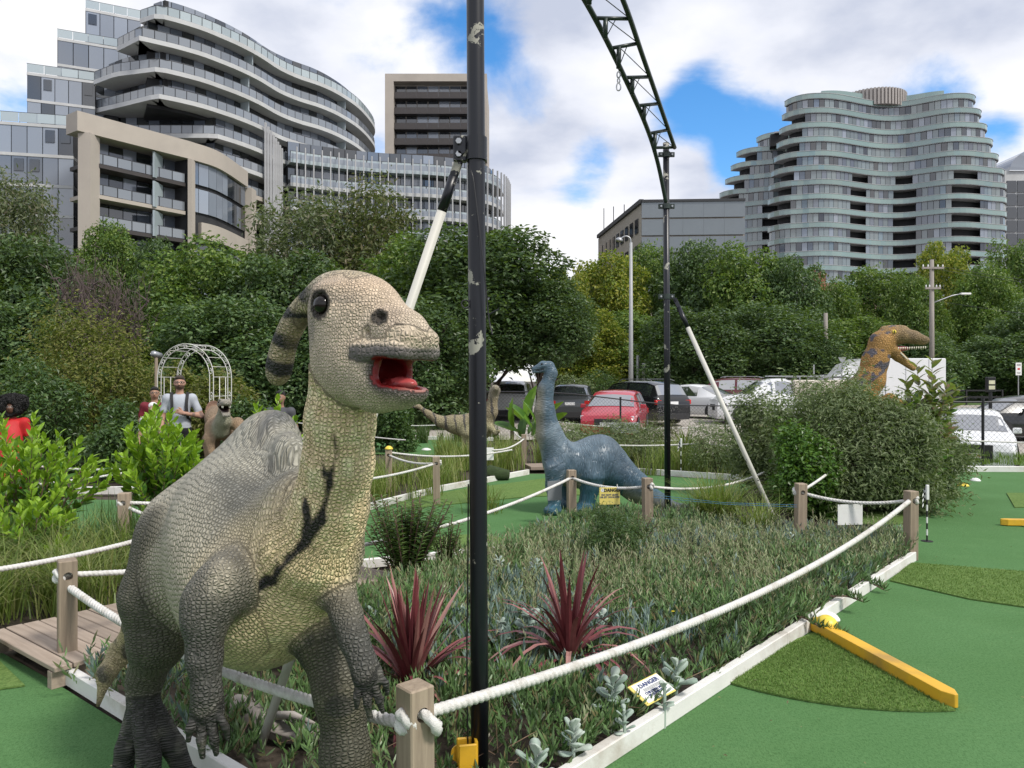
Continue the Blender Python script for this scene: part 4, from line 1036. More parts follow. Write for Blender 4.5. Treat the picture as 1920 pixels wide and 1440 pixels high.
        hd = np.clip(T[4]+T[8], 0, 1); hz = (V-H0)@up; hs = (V-H0)@fw
        C = blend(C, (.62, .52, .40), hd*1.0)
        C = blend(C, (.70, .55, .40), hd*np.clip((hz-.0)*9+(nz-.5)*1.5, 0, 1))
        C = blend(C, (.30, .245, .20), hd*np.clip((nz-.55)*4, 0, .55)*np.clip(hz*10+.8, 0, 1))
        C = blend(C, (.20, .19, .165), hd*np.clip(1-np.abs((V-hp(0.02, .09, .0))@np.array([.5, 0, 1]))*7, 0, .5)*(n3 > .3))
        C = blend(C, (.13, .118, .112), (tg == 8)*np.clip(-(hz+.060+np.clip(hs-.2, 0, 1)*.1)*90, 0, 1)*(hs > .1)); C = blend(C, (.15, .13, .12), np.clip(T[6]*3, 0, .95)*(tg != 6)*(tg != 7)*(hz < -.1)); C = blend(C, (.50, .42, .31), (tg == 8)*np.clip((hz+.066)*60, 0, .7)*(hs > .1))
        cw = np.clip(T[5]*1.8, 0, 1)*np.clip(-(hs+.09)*12, 0, 1); C = blend(C, (.40, .35, .22), cw); C = blend(C, (.035, .037, .034), cw*np.clip(.45+(np.sin(hz*62+hs*30)*1.3+(n2-.5)*1.8), 0, 1)); C = blend(C, (.46, .38, .25), T[5]*np.clip((hs+.12)*9, 0, 1)*.8)
        C = blend(C, (.48, .4, .26), T[5]*np.clip(((V-hp(-.29, 0, 0))@fw*22-.15), 0, .7)*(hz < .03))
        C = blend(C, (.17, .014, .014), (tg == 6)*1.0); C = blend(C, (.42, .07, .07), (tg == 7)*1.0)
        C = blend(C, (.36, .19, .16), (tg == 6)*np.clip((hs-.225)*14, 0, .8)*(hz < -.13))
        C = blend(C, (.028, .026, .024), (tg == 8)*(hz > -.012)*.92)
        UV = np.stack([U*.00165, 0*U, W*.00165], 1); q2 = lambda L: ([np.array([(CU+F*q[0][0]/q[0][1])*.00165, 0, (CV+F*(CH-q[0][2])/q[0][1])*.00165]) for q in L], [q[1] for q in L])
        st = np.minimum(np.minimum(sd_poly(UV, *q2(stripe)), sd_poly(UV, *q2(str2))), np.minimum(sd_poly(UV, *q2(str3)), sd_poly(UV, *q2(str4))))
        st = st+.2*(y > 2.62) # [q[0] for q in stripe], [q[1] for q in stripe]), sd_poly(V, [q[0] for q in str2], [q[1] for q in str2])), np.minimum(sd_poly(V, [q[0] for q in str3], [q[1] for q in str3]), sd_poly(V, [q[0] for q in str4], [q[1] for q in str4])))
        C = blend(C, (.012, .014, .020), np.clip((.004+(n2-.5)*.024-st)*90, 0, .97)*np.isin(tg, (0, 3)))
        C = np.clip(C*1.2*(.86+.28*n2[:, None]), 0, 1)
        scaly = np.where(np.isin(tg, (6, 7)), .0, np.where((tg == 8) & (hz < -.068), .3, np.where(np.isin(tg, (4, 8)), .7, 1.0))); wet = np.where(np.isin(tg, (6, 7)), .9, 0.0)
        return C, scaly, wet
    axes = [([p3(300, 1110, 3.5), p3(380, 1050, 3.15), p3(490, 1050, 2.80)], [.12, .27, .33]), ([p3(505, 1130, 2.90)]+[np.array(q) for q in neck[::-1]], [.30]+nr[::-1]), (tail, tr), (l1+[f0, np.array([-1.4, 2.9, .03])], r1+[.05, .05]), (l2, r2), (ar1+[p3(390, 1400, 2.34)], rr1+[.05]), (ar2+[p3(696, 1330, 2.29)], rr2+[.05]),
            ([hp(-.1, 0, .0), hp(.12, 0, -.03), hp(.28, 0, -.08)], [.12, .11, .06]), (cr, crr)]
    base = np.array([-.98, 2.75, 0])
    root = empty('dinosaur_statue', base, 0, 'large tan and grey crested dinosaur statue with open red mouth standing before the rope', 'dinosaur statue')
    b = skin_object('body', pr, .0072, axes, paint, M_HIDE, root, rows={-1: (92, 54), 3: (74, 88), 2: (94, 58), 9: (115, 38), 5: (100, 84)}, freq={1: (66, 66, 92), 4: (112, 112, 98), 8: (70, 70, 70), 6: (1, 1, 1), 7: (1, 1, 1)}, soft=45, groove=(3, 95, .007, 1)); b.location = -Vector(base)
    for sg in (-1, 1):
        m = MB(); m.lathe([(.028*math.sin(math.pi*i/12)+1e-4, -.028*math.cos(math.pi*i/12)) for i in range(13)], n=20)
        e = m.build('eye', M_EYE_DARK, root, True); e.location = Vector(hp(-.012, sg*.101, .054))-Vector(base)
    return root
crested_dinosaur()
# ------------------------------------------------------------------ the other dinosaur statues
def blue_dinosaur():
    p3 = lambda u, v, y: np.array(P(u, v, y)); pr = []; Y = 9.55
    BODY, BELLY, LEG = 0, 1, 2
    body = [p3(1050, 850, 9.45), p3(1085, 858, 9.5), p3(1140, 868, 9.6), p3(1175, 885, 9.55)]
    pr += [ell(p3(1098, 872, 9.55), (.40, .30, .30), k=.15, tg=BODY), ell(p3(1126, 856, 9.6), (.27, .25, .275), k=.15, tg=BODY), ell(p3(1052, 868, 9.45), (.21, .24, .27), k=.12, tg=BODY)]
    neck = [p3(1050, 860, 9.45), p3(1030, 815, 9.42), p3(1021, 770, 9.4), p3(1023, 730, 9.4), p3(1033, 700, 9.4), p3(1030, 686, 9.4)]; nr = [.22, .155, .116, .090, .070, .056]
    pr += chain(neck, nr, .06, tg=BODY); hd = [p3(1031, 686, 9.4), p3(1018, 685, 9.38), p3(1000, 692, 9.36)]; pr += chain(hd, [.054, .052, .026], .02, tg=BODY); pr += [cap(p3(1020, 694, 9.37), p3(999, 698, 9.355), .028, .015, k=.01, tg=BODY)]
    tail = [p3(1150, 880, 9.6), p3(1195, 915, 9.45), p3(1240, 945, 9.25), p3(1280, 958, 9.05), p3(1320, 962, 8.85)]; tr = [.25, .165, .10, .06, .02]; pr += chain(tail, tr, .1, tg=BODY)
    for (u, v0, y, ub, rr, dx) in ((1040, 880, 9.28, 1040, .088, -.03), (1062, 890, 9.75, 1060, .08, -.02), (1108, 895, 9.38, 1098, .115, 0), (1150, 900, 9.85, 1148, .10, 0)):
        top = p3(u, v0, y); kn = np.array([top[0]+dx*.5, y, .34]); ft = np.array([(ub-CU)/F*y, y-.02, .07]); pr += chain([top, kn, ft], [rr*1.45, rr, rr*.85], .06, tg=LEG); pr += [ell(ft+np.array([-.03, -.05, -.02]), (rr*1.25, rr*1.25, .065), k=.04, tg=LEG)]
    pr += [cap(p3(1006, 694, 9.34), p3(1024, 692, 9.33), .004, .003, k=.006, op='s', tg=5)]
    def paint(V, tg, T):
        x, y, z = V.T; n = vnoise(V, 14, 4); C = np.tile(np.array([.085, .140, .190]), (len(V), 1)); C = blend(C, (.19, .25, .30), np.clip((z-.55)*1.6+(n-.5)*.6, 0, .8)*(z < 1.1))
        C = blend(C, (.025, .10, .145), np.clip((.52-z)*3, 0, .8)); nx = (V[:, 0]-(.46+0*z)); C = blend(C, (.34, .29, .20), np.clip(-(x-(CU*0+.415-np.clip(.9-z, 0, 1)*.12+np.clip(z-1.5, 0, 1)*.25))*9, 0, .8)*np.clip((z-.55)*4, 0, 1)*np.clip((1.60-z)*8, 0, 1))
        C = blend(C, (.36, .29, .19), np.clip((.50-z)*5, 0, .75)*(np.abs(x-.86) < .26)*(tg == 0)); C = blend(C, (.30, .25, .17), np.clip((.62-.28*(x-1.1)-z)*4-.6, 0, .7)*(x > 1.35)*(tg == 0)); C = blend(C, (.012, .02, .025), (tg == 5)*1.0)
        return C*(.85+.3*n[:, None]), np.full(len(V), 1.0), np.full(len(V), .35)
    root = empty('dinosaur_statue', (.95, 9.5, 0), 0, 'blue long-necked dinosaur statue standing on the green behind the rope', 'dinosaur statue')
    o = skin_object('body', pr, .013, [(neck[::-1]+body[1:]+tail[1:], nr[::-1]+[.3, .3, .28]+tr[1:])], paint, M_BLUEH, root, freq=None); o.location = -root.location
    for (u, v, y) in ((1016, 683, 9.335), (1022, 683, 9.44)): m = MB(); m.lathe([(.013*math.sin(math.pi*i/8)+1e-4, -.013*math.cos(math.pi*i/8)) for i in range(9)], n=12); e = m.build('eye', M_EYE_DARK, root, True); e.location = P(u, v, y)-root.location
M_BLUEH = skin_mat('blue_hide', 75, 9, .75, .007, .42, .30, .5, .1, False); blue_dinosaur()

def raptor():
    p3 = lambda u, v, y: np.array(P(u, v, y)); Y = 12.5; pr = []; s_ = Y/F; p3 = lambda u, v, y: np.array(P(1650+(u-1650)*1.15 if u > 1600 and v < 700 else u, 668+(v-668)*1.12 if u > 1600 and v < 700 else v, y))
    neck = [p3(1560, 790, Y+.3), p3(1600, 752, Y+.1), p3(1632, 712, Y), p3(1642, 676, Y), p3(1652, 645, Y), p3(1668, 632, Y)]; nr = [.42, .32, .215, .195, .175, .15]; pr += chain(neck, nr, .08, tg=0)
    pr += [ell(p3(1520, 830, Y+.4), (.55, .4, .38), k=.2, tg=0), cap(p3(1480, 830, Y+.5), p3(1400, 800, Y+1.0), .25, .1, k=.1, tg=0)]
    hd = [p3(1664, 634, Y), p3(1682, 632, Y-.02), p3(1705, 636, Y-.05), p3(1724, 641, Y-.07)]; pr += chain(hd, [.15, .145, .10, .065], .04, tg=1); pr += [cap(p3(1655, 622, Y), p3(1690, 622, Y-.05), .045, .045, k=.04, tg=1), cap(p3(1690, 640, Y-.03), p3(1722, 646, Y-.07), .05, .035, k=.03, tg=1)]
    jw = [p3(1660, 650, Y), p3(1680, 668, Y-.03), p3(1704, 688, Y-.06)]; pr += chain(jw, [.125, .085, .048], .03, tg=2)
    pr += [cap(p3(1684, 657, Y-.05), p3(1745, 676, Y-.1), .035, .15, k=.015, op='s', tg=3), ell(p3(1683, 655, Y-.02), (.15, .075, .045), k=.01, tg=3)]
    arm = [p3(1640, 760, Y-.2), p3(1668, 745, Y-.45), p3(1690, 755, Y-.5)]; pr += chain(arm, [.09, .06, .05], .05, tg=0)
    for d in (-.03, 0, .03): pr += chain([arm[2], arm[2]+np.array([.07, -.03+d, -.02]), arm[2]+np.array([.10, -.03+d*1.5, -.10])], [.03, .022, .012], .01, tg=4)
    for sx, fx in ((-.28, 1), (.28, 1)): pr += chain([p3(1530, 850, Y+.4+sx), p3(1545, 860, Y+.3+sx), p3(1525, 0, Y+.4+sx)*[1, 1, 0]+[0, 0, .35], p3(1540, 0, Y+.3+sx)*[1, 1, 0]+[0, 0, .06], p3(1560, 0, Y+.2+sx)*[1, 1, 0]+[0, 0, .05]], [.25, .2, .09, .07, .05], .06, tg=0)
    def paint(V, tg, T):
        x, y, z = V.T; n = vnoise(V, 7, 2); n2 = vnoise(V, 18, 3); C = np.tile(np.array([.46, .26, .085]), (len(V), 1)); U = CU+F*x/y; W = CV+F*(CH-z)/y
        C = blend(C, (.07, .085, .13), np.clip((n2-.42)*5, 0, .9)*((np.abs(W-662-(U-1640)*.15) < 9)+(np.abs(W-715+(U-1620)*.8) < 14)+(np.abs(W-632+(U-1640)*.5) < 7)).clip(0, 1)*(tg == 0))
        C = blend(C, (.25, .27, .15), np.clip((U < 1610)*1.0*(.4+n), 0, .8)); C = blend(C, (.30, .22, .12), T[1]*.85); C = blend(C, (.17, .13, .085), T[1]*np.clip((n-.4)*3, 0, .8)); C = blend(C, (.50, .31, .12), T[2]*.6); C = blend(C, (.32, .07, .08), (tg == 3)*1.0); C = blend(C, (.03, .03, .03), (tg == 4)*.8)
        return C*(.8+.4*n2[:, None]), np.where(tg == 3, 0, 1.0), np.where(tg == 3, .8, .1)
    b = Vector((5.2, 12.7, 0)); root = empty('dinosaur_statue', b, 0, 'orange and brown raptor statue with open toothy jaws rising above the big shrub', 'dinosaur statue')
    o = skin_object('body', pr, .016, [(neck, nr)], paint, M_RAPT, root, freq={-1: (34, 34, 30)}); o.location = -b
    mt = mat('tooth', (.78, .74, .60), .4, .05); 
    for k in range(13):
        t = k/12; c = Vector(p3(1680+44*t, 650-1.5*t+3, Y-.155+.03*t)); m = MB(); m.lathe([(.011, 0), (.008, -.022), (.002, -.045)], (0, 0, 0), 8); q = m.build('tooth', mt, root, True); q.location = c-b
        if k < 9: c = Vector(p3(1684+16*t, 664+16*t, Y-.125)); m = MB(); m.lathe([(.009, 0), (.006, .018), (.002, .034)], (0, 0, 0), 8); q = m.build('tooth', mt, root, True); q.location = c-b
    m = MB(); m.lathe([(.034*math.sin(math.pi*i/8)+1e-4, -.034*math.cos(math.pi*i/8)) for i in range(9)], n=14); q = m.build('eye', mat('yellow_eye', (.75, .60, .08), .15), root, True); q.location = Vector(p3(1673, 627, Y-.142))-b
    m = MB(); m.box((0, 0, 0), (.006, .006, .024), bev=.002); q = m.build('pupil', M_EYE_DARK, root); q.location = Vector(p3(1674, 627, Y-.175))-b
M_RAPT = skin_mat('raptor_hide', 1, 1, .8, .012, .6, .45, .3); raptor()

def pale_dinosaur():
    p3 = lambda u, v, y: np.array(P(u, v, y)); pr = []; Y = 11.2
    pr += [ell(p3(415, 800, Y), (.17, .35, .20), k=.1, tg=0), ell(p3(408, 785, Y+.4), (.14, .35, .2), k=.1, tg=0), ell(p3(400, 770, Y+.45), (.03, .3, .16), k=.05, tg=4)]
    neck = [p3(414, 805, Y-.25), p3(418, 788, Y-.36), p3(420, 772, Y-.40)]; pr += chain(neck, [.13, .10, .085], .05, tg=1)
    a = math.radians(28); fw, rt, up = np.array([math.sin(a), -math.cos(a), 0]), np.array([-math.cos(a), -math.sin(a), 0]), np.array([0, 0, 1.0]); h0 = p3(420, 762, Y-.42); hp = lambda s, t, z: h0+fw*s+rt*t+up*z; HM = np.stack([fw, rt, up], 1); dn = lambda d: np.stack([fw*math.cos(d)-up*math.sin(d), rt, up*math.cos(d)+fw*math.sin(d)], 1)
    pr += [ell(hp(.02, 0, .03), (.12, .095, .075), HM, k=.03, tg=2), rbox(hp(.17, 0, .045), (.13, .062, .038), dn(-.12), .03, k=.03, tg=2), rbox(hp(.13, 0, -.075), (.13, .055, .026), dn(.42), .02, k=.02, tg=2), ell(hp(.12, 0, -.02), (.16, .075, .042), dn(.12), k=.008, op='s', tg=3)]
    for sg in (-1, 1): pr += [cap(hp(.03, sg*.06, .09), hp(.10, sg*.055, .095), .026, .018, k=.015, tg=2), ell(hp(.27, sg*.035, .075), (.02, .015, .015), HM, k=.01, tg=2)]
    for sg, (u0, v0, u1, v1, u2, v2) in ((0, (398, 800, 392, 825, 397, 850)), (1, (445, 795, 455, 812, 452, 838))): pr += chain([p3(u0, v0, Y-.2), p3(u1, v1, Y-.35), p3(u2, v2, Y-.4)], [.10, .07, .05], .05, tg=0); pr += chain([p3(u2, v2, Y-.4), p3(u2-3, v2+10, Y-.42)], [.045, .02], .02, tg=5); pr += chain([p3(u2+4, v2, Y-.4), p3(u2+5, v2+11, Y-.42)], [.035, .015], .02, tg=5)
    for u in (396, 438): pr += chain([p3(u, 825, Y+.1), np.array([(u-CU)/F*Y, Y+.05, .35]), np.array([(u-CU)/F*Y, Y, .05])], [.13, .08, .07], .06, tg=0)
    pr += chain([p3(408, 800, Y+.6), p3(400, 800, Y+1.2)], [.15, .04], .08, tg=0)
    def paint(V, tg, T):
        n = vnoise(V, 9, 5); C = np.tile(np.array([.40, .28, .18]), (len(V), 1)); C = blend(C, (.44, .44, .33), T[1]*.9); C = blend(C, (.40, .38, .33), T[2]*.95); C = blend(C, (.20, .10, .07), T[4]*.8); C = blend(C, (.03, .01, .01), (tg == 3)*1.0); C = blend(C, (.08, .07, .06), (tg == 5)*.8); C = blend(C, (.24, .19, .14), np.clip((n-.5)*3, 0, .6)*(tg == 0))
        return C, np.ones(len(V)), np.zeros(len(V))
    b = Vector((-4.2, Y, 0)); root = empty('dinosaur_statue', b, 0, 'small tan and pale dinosaur statue with open jaws under the garden arch', 'dinosaur statue'); o = skin_object('body', pr, .014, None, paint, M_RAPT, root, freq={-1: (50, 50, 50)}); o.location = -b
    tm = mat('small_tooth', (.75, .72, .62), .4)
    for k in range(14):
        sg = -1 if k % 2 else 1; t = k//2/6; m = MB(); m.lathe([(.007, 0), (.002, -.026)], (0, 0, 0), 6); q = m.build('tooth', tm, root); q.location = Vector(hp(.13+.14*t, sg*.048, .012))-b
    for s in (-.05, .05): m = MB(); m.lathe([(.014*math.sin(math.pi*i/6)+1e-4, -.014*math.cos(math.pi*i/6)) for i in range(7)], n=10); q = m.build('eye', M_EYE_DARK, root, True); q.location = Vector(h0)+Vector(fw)*.07+Vector(rt)*s*1.6+Vector((0, 0, .062))-b
pale_dinosaur()
def striped_dinosaur():
    p3 = lambda u, v, y: np.array(P(u, v, y)); pr = []; Y = 14.8
    tail = [p3(768, 764, Y), p3(785, 762, Y), p3(803, 776, Y), p3(825, 790, Y), p3(850, 795, Y), p3(880, 800, Y)]; tr = [.015, .035, .06, .10, .17, .26]; pr += chain(tail, tr, .06, tg=0); pr += [ell(p3(897, 800, Y), (.30, .26, .27), k=.1, tg=0)]
    neck = [p3(905, 795, Y), p3(920, 772, Y-.1), p3(925, 745, Y-.15)]; pr += chain(neck, [.22, .13, .09], .06, tg=0); pr += chain([p3(925, 742, Y-.15), p3(928, 732, Y-.2), p3(930, 728, Y-.32)], [.10, .10, .06], .04, tg=1)
    for (u, dy) in ((880, -.15), (900, .2)): pr += chain([p3(u, 815, Y+dy), np.array([(u-2-CU)/F*Y, Y+dy, .45]), np.array([(u+2-CU)/F*Y, Y+dy, .22]), np.array([(u-4-CU)/F*Y, Y+dy-.1, .05])], [.18, .10, .06, .06], .05, tg=0)
    for dy in (-.15, .15): pr += chain([p3(918, 800, Y+dy), p3(930, 812, Y+dy-.1), p3(936, 808, Y+dy-.15)], [.07, .045, .03], .03, tg=0)
    def paint(V, tg, T):
        x, y, z = V.T; n = vnoise(V, 10, 6); C = np.tile(np.array([.40, .37, .22]), (len(V), 1)); C = blend(C, (.33, .27, .18), np.clip((z-.75)*4, 0, .8)); s = np.sin(x*33+z*6+n*2); C = blend(C, (.05, .05, .06), np.clip((s-.72)*6, 0, .85)*np.clip((z-.55)*5, 0, 1)); C = blend(C, (.40, .36, .28), T[1]*.8)
        return C, np.ones(len(V)), np.zeros(len(V))
    b = Vector((-.65, Y, 0)); root = empty('dinosaur_statue', b, 0, 'pale green dark-striped dinosaur statue with a long raised tail behind the black pole', 'dinosaur statue'); o = skin_object('body', pr, .02, None, paint, M_RAPT, root, freq={-1: (30, 30, 30)}); o.location = -b
    for s in (-.07, .07): m = MB(); m.lathe([(.02*math.sin(math.pi*i/6)+1e-4, -.02*math.cos(math.pi*i/6)) for i in range(7)], n=10); q = m.build('eye', M_EYE_DARK, root, True); q.location = P(929, 729, Y-.25)+Vector((s, 0, .03))-b
striped_dinosaur()
# ------------------------------------------------------------------ trees and shrubs
def rand_dirs(n, rng):
    v = rng.normal(size=(n, 3)); return v/np.linalg.norm(v, axis=1)[:, None]
def leaf_quads(Pc, D, N, L, W, fold=.25):
    """one folded leaf per point: D along, N face normal (arrays)"""
    S = np.cross(D, N); S /= np.linalg.norm(S, axis=1)[:, None]+1e-9; N2 = np.cross(S, D)
    L = np.asarray(L).reshape(-1, 1); W = np.asarray(W).reshape(-1, 1)
    a = Pc; c = Pc+D*L; m = Pc+D*L*.45; b = m+S*W*.5+N2*W*fold; d = m-S*W*.5+N2*W*fold
    V = np.stack([a, b, c, d], 1).reshape(-1, 3); n = len(Pc); i = np.arange(n)*4
    return V, np.concatenate([np.stack([i, i+1, i+2], 1), np.stack([i, i+2, i+3], 1)])
def crown_points(lobes, n, rng, shell=.45, lump=.22):
    C = np.array([l[0] for l in lobes], float); R = np.array([l[1] for l in lobes], float)
    w = (R[:, 0]*R[:, 1]*R[:, 2])**(2/3); w /= w.sum(); pts = []; dirs = []; need = n
    while need > 0:
        k = rng.choice(len(lobes), size=need*2, p=w); d = rand_dirs(len(k), rng)
        r = 1-shell*rng.random(len(k))**1.6
        q = d*3.1+C[k]*7; r = r*(1+lump*(vnoise(q, 1.6, 11)-.5)*2+lump*.6*(vnoise(q, 4.0, 12)-.5)*2)
        r = r+np.clip(vnoise(q, 5.0, 13)-.62, 0, 1)*lump*2.6
        p = C[k]+d*R[k]*r[:, None]
        ins = np.zeros(len(k), bool)
        for j in range(len(lobes)):
            e = (((p-C[j])/R[j])**2).sum(1); ins |= (e < .42) & (k != j)
        p, d = p[~ins], d[~ins]; pts.append(p[:need]); dirs.append(d[:need]); need -= len(p[:need])
    return np.concatenate(pts), np.concatenate(dirs)
def crown_mesh(name, lobes, n, L, W, seed, droop=.2, shell=.45, lump=.22):
    rng = np.random.default_rng(seed); p, d = crown_points(lobes, n, rng, shell, lump)
    # gather leaves in sprays around twig ends, so the outline is uneven
    N = d*.55+np.array([0, 0, .55])+rand_dirs(n, rng)*.75; N /= np.linalg.norm(N, axis=1)[:, None]
    D = d*.7+rand_dirs(n, rng)*.9-np.array([0, 0, droop]); D -= N*(D*N).sum(1)[:, None]; D /= np.linalg.norm(D, axis=1)[:, None]+1e-9
    s = rng.uniform(.65, 1.3, n); V, T = leaf_quads(p, D, N, L*s, W*s)
    return np_mesh(name, V, T, False)
def lobes_for(seed, n, rx=.55, top=.5, low=.25, rmin=.28, rmax=.46, flat=.8):
    """a crown of unit half-width and height 0..1 built from overlapping lobes"""
    r = random.Random(seed); out = [((0, 0, .55), (.55, .55, .36))]
    for i in range(n):
        a = 2*math.pi*i/n*1.62+r.uniform(-.3, .3); rad = rx*r.uniform(.55, 1.1); z = low+(i/(n-1))*(1-low-.2)+r.uniform(-.06, .06); rad *= (1-max(0, z-.45)*1.1); s = r.uniform(rmin, rmax)
        out.append(((rad*math.cos(a), rad*math.sin(a), z), (s, s, s*flat*.62)))
    return out
def tall_lobes(seed, n, asp):
    """a crown of unit half-width and height 0..asp, cauliflowered from many lobes of differing size"""
    r = random.Random(seed); out = [((0, 0, asp*.45), (.62, .62, asp*.36)), ((.1, -.1, asp*.7), (.5, .5, asp*.2))]
    for i in range(n):
        t = (i+.5)/n; z = asp*(.10+.84*t); prof = math.sqrt(max(0.06, 1-((t-.42)/.62)**2)); a = i*2.399+r.uniform(-.5, .5); rad = prof*r.uniform(.45, .80); s = r.uniform(.20, .40)*(1.1 if t < .6 else .9)
        out.append(((rad*math.cos(a), rad*math.sin(a), z), (s, s, s*r.uniform(.7, 1.0))))
    return out
def limb_mesh(name, seed, twigs=26, spread=.6, r0=.045, z0=.0, fine=0):
    r = random.Random(seed); m = MB()
    m.tube([(0, 0, z0), (.01, .02, .15), (-.01, 0, .32), (.02, .01, .55)], [r0, r0*.8, r0*.62, r0*.3], 7)
    for i in range(twigs):
        a = r.uniform(0, 2*math.pi); zb = r.uniform(.12, .5); rad = r.uniform(.35, 1)*spread; ze = min(.98, zb+r.uniform(.12, .5)); b = r.uniform(.2, .35)*r0
        p0, p3 = Vector((0, 0, zb)), Vector((rad*math.cos(a), rad*math.sin(a), ze)); p1 = p0.lerp(p3, .35)+Vector((r.uniform(-.05, .05), r.uniform(-.05, .05), -.03)); p2 = p0.lerp(p3, .7)+Vector((r.uniform(-.05, .05), r.uniform(-.05, .05), .03))
        m.tube([p0, p1, p2, p3], [b*1.5, b*1.1, b*.7, b*.25], 5, cap=False)
        for j in range(fine):
            q0 = p1.lerp(p3, r.random()); q2 = q0+Vector((r.uniform(-1, 1), r.uniform(-1, 1), r.uniform(-.1, 1)))*.26; q1 = q0.lerp(q2, .5)+Vector((r.uniform(-.03, .03), r.uniform(-.03, .03), r.uniform(-.03, .03)))
            m.tube([q0, q1, q2], [b*.55, b*.4, b*.14], 3, cap=False)
            for jj in range(2):
                s0 = q0.lerp(q2, r.uniform(.3, 1)); s1 = s0+Vector((r.uniform(-1, 1), r.uniform(-1, 1), r.uniform(-.2, 1)))*.12; m.tube([s0, s1], [b*.3, b*.1], 3, cap=False)
    return m.mesh(name, True)
M_BARK = mat('bark', (.085, .066, .052), .95, .35, 3.0, .8, 14); M_TWIG = mat('bare_twig', (.11, .082, .080), .95, .3, 3.0)
LEAFM = {'dark': leaf_mat('leaf_dark', [(.027, .060, .021), (.051, .099, .033), (.083, .143, .048), (.143, .210, .083)], .42, .25),
         'olive': leaf_mat('leaf_olive', [(.049, .067, .022), (.087, .109, .039), (.140, .147, .063), (.119, .091, .049)], .5, .3),
         'lime': leaf_mat('leaf_yellow_green', [(.074, .121, .019), (.162, .216, .027), (.284, .297, .041), (.365, .351, .054)], .5, .35),
         'mid': leaf_mat('leaf_mid', [(.042, .091, .020), (.084, .161, .034), (.147, .231, .048), (.238, .308, .077)], .45, .32),
         'grey': leaf_mat('leaf_grey', [(.063, .087, .042), (.105, .133, .067), (.140, .161, .084), (.140, .119, .084)], .55, .28)}
PROTO = {}
ASP = 2.2
for k, (sp, seed, n, L, W, nl, kw) in {'dark1': ('dark', 1, 26000, .066, .036, 34, {}), 'dark2': ('dark', 2, 26000, .066, .036, 30, {}), 'dark3': ('mid', 3, 26000, .064, .035, 36, {}), 'olive': ('grey', 4, 19000, .07, .026, 26, dict(shell=.75, lump=.45)),
                                         'lime': ('lime', 5, 24000, .066, .038, 28, {}), 'mid': ('mid', 6, 24000, .066, .036, 32, dict(lump=.35)), 'grey': ('olive', 7, 19000, .066, .026, 28, dict(shell=.7, lump=.4))}.items():
    PROTO[k] = (crown_mesh('crown_'+k, tall_lobes(seed, nl, ASP), n, L, W, seed, **kw), LEAFM[sp])
TRUNKS = [limb_mesh('trunk_%d' % i, 40+i) for i in range(3)]; BARE = limb_mesh('bare_limbs', 77, 70, .85, .04, fine=9)
def tree(u, vt, hw, y, kind, label, low=0.0, group=None, i=0, rz=None):
    """a tree whose crown top shows at (u, vt) and is hw photo pixels half-wide at distance y"""
    x = (u-CU)/F*y; z0 = float(ground_z(x, y)); zt_ = CH+(CV-vt)/F*y; w = hw/F*y; hgt = zt_-z0
    root = empty('tree', (x, y, z0), 0, label, 'tree', group); rz = random.uniform(0, 6.28) if rz is None else rz
    cr = link('crown', PROTO[kind][0], PROTO[kind][1], root); b = hgt*low; cr.location = (0, 0, b); ww = w*1.22; cr.scale = (ww, ww, (hgt-b)/(ASP*.99)); cr.rotation_euler = (0, 0, rz)
    tr = link('trunk', TRUNKS[i % 3], M_BARK, root); tr.scale = (w*.95, w*.95, hgt*.92); tr.rotation_euler = (0, 0, rz)
    return root
GL_, GR_ = 'trees massed before the apartment block', 'trees massed along the far road'
TL = [(20, 335, 95, 36, 'olive', 'tall grey-green tree at the stepped glass wing of the apartment block', .2), (60, 448, 120, 31, 'dark1', 'broad dark tree below the stepped glass wing', .05), (205, 422, 62, 37, 'dark3', 'rounded tree below the beige framed wing', .3), (298, 446, 58, 35, 'dark2', 'small rounded tree below the beige balconies', .1),
      (395, 462, 125, 31, 'dark3', 'dense spreading tree behind the white garden arch', .05), (540, 470, 120, 30, 'dark2', 'dense dark tree behind the crested dinosaur head', .0), (575, 372, 125, 43, 'olive', 'tall loose grey-green tree below the ribbed grey screen', .1), (715, 366, 115, 44, 'grey', 'tall brownish tree below the finned glass building', .1),
      (790, 452, 120, 33, 'dark3', 'dense tree behind the black pole brace', .0), (905, 430, 150, 31, 'dark1', 'large dark evergreen tree beside the black pole', .26), (1010, 515, 95, 30, 'dark2', 'dark evergreen drooping over the white parked car', .36), (30, 555, 125, 25, 'dark2', 'dark tree behind the woman in red', .0),
      (440, 560, 130, 26, 'dark1', 'low dark tree behind the arch', .0), (640, 560, 110, 26, 'dark2', 'low dark tree behind the crested dinosaur neck', .0), (800, 560, 110, 27, 'dark1', 'low dark tree behind the open red mouth', .0), (-60, 480, 110, 30, 'dark3', 'dark tree beyond the tall grey-green one', .0)]
for i, (u, v, hw, y, k, lab, low) in enumerate(TL): tree(u, v, hw, y, k, lab, low, GL_, i)
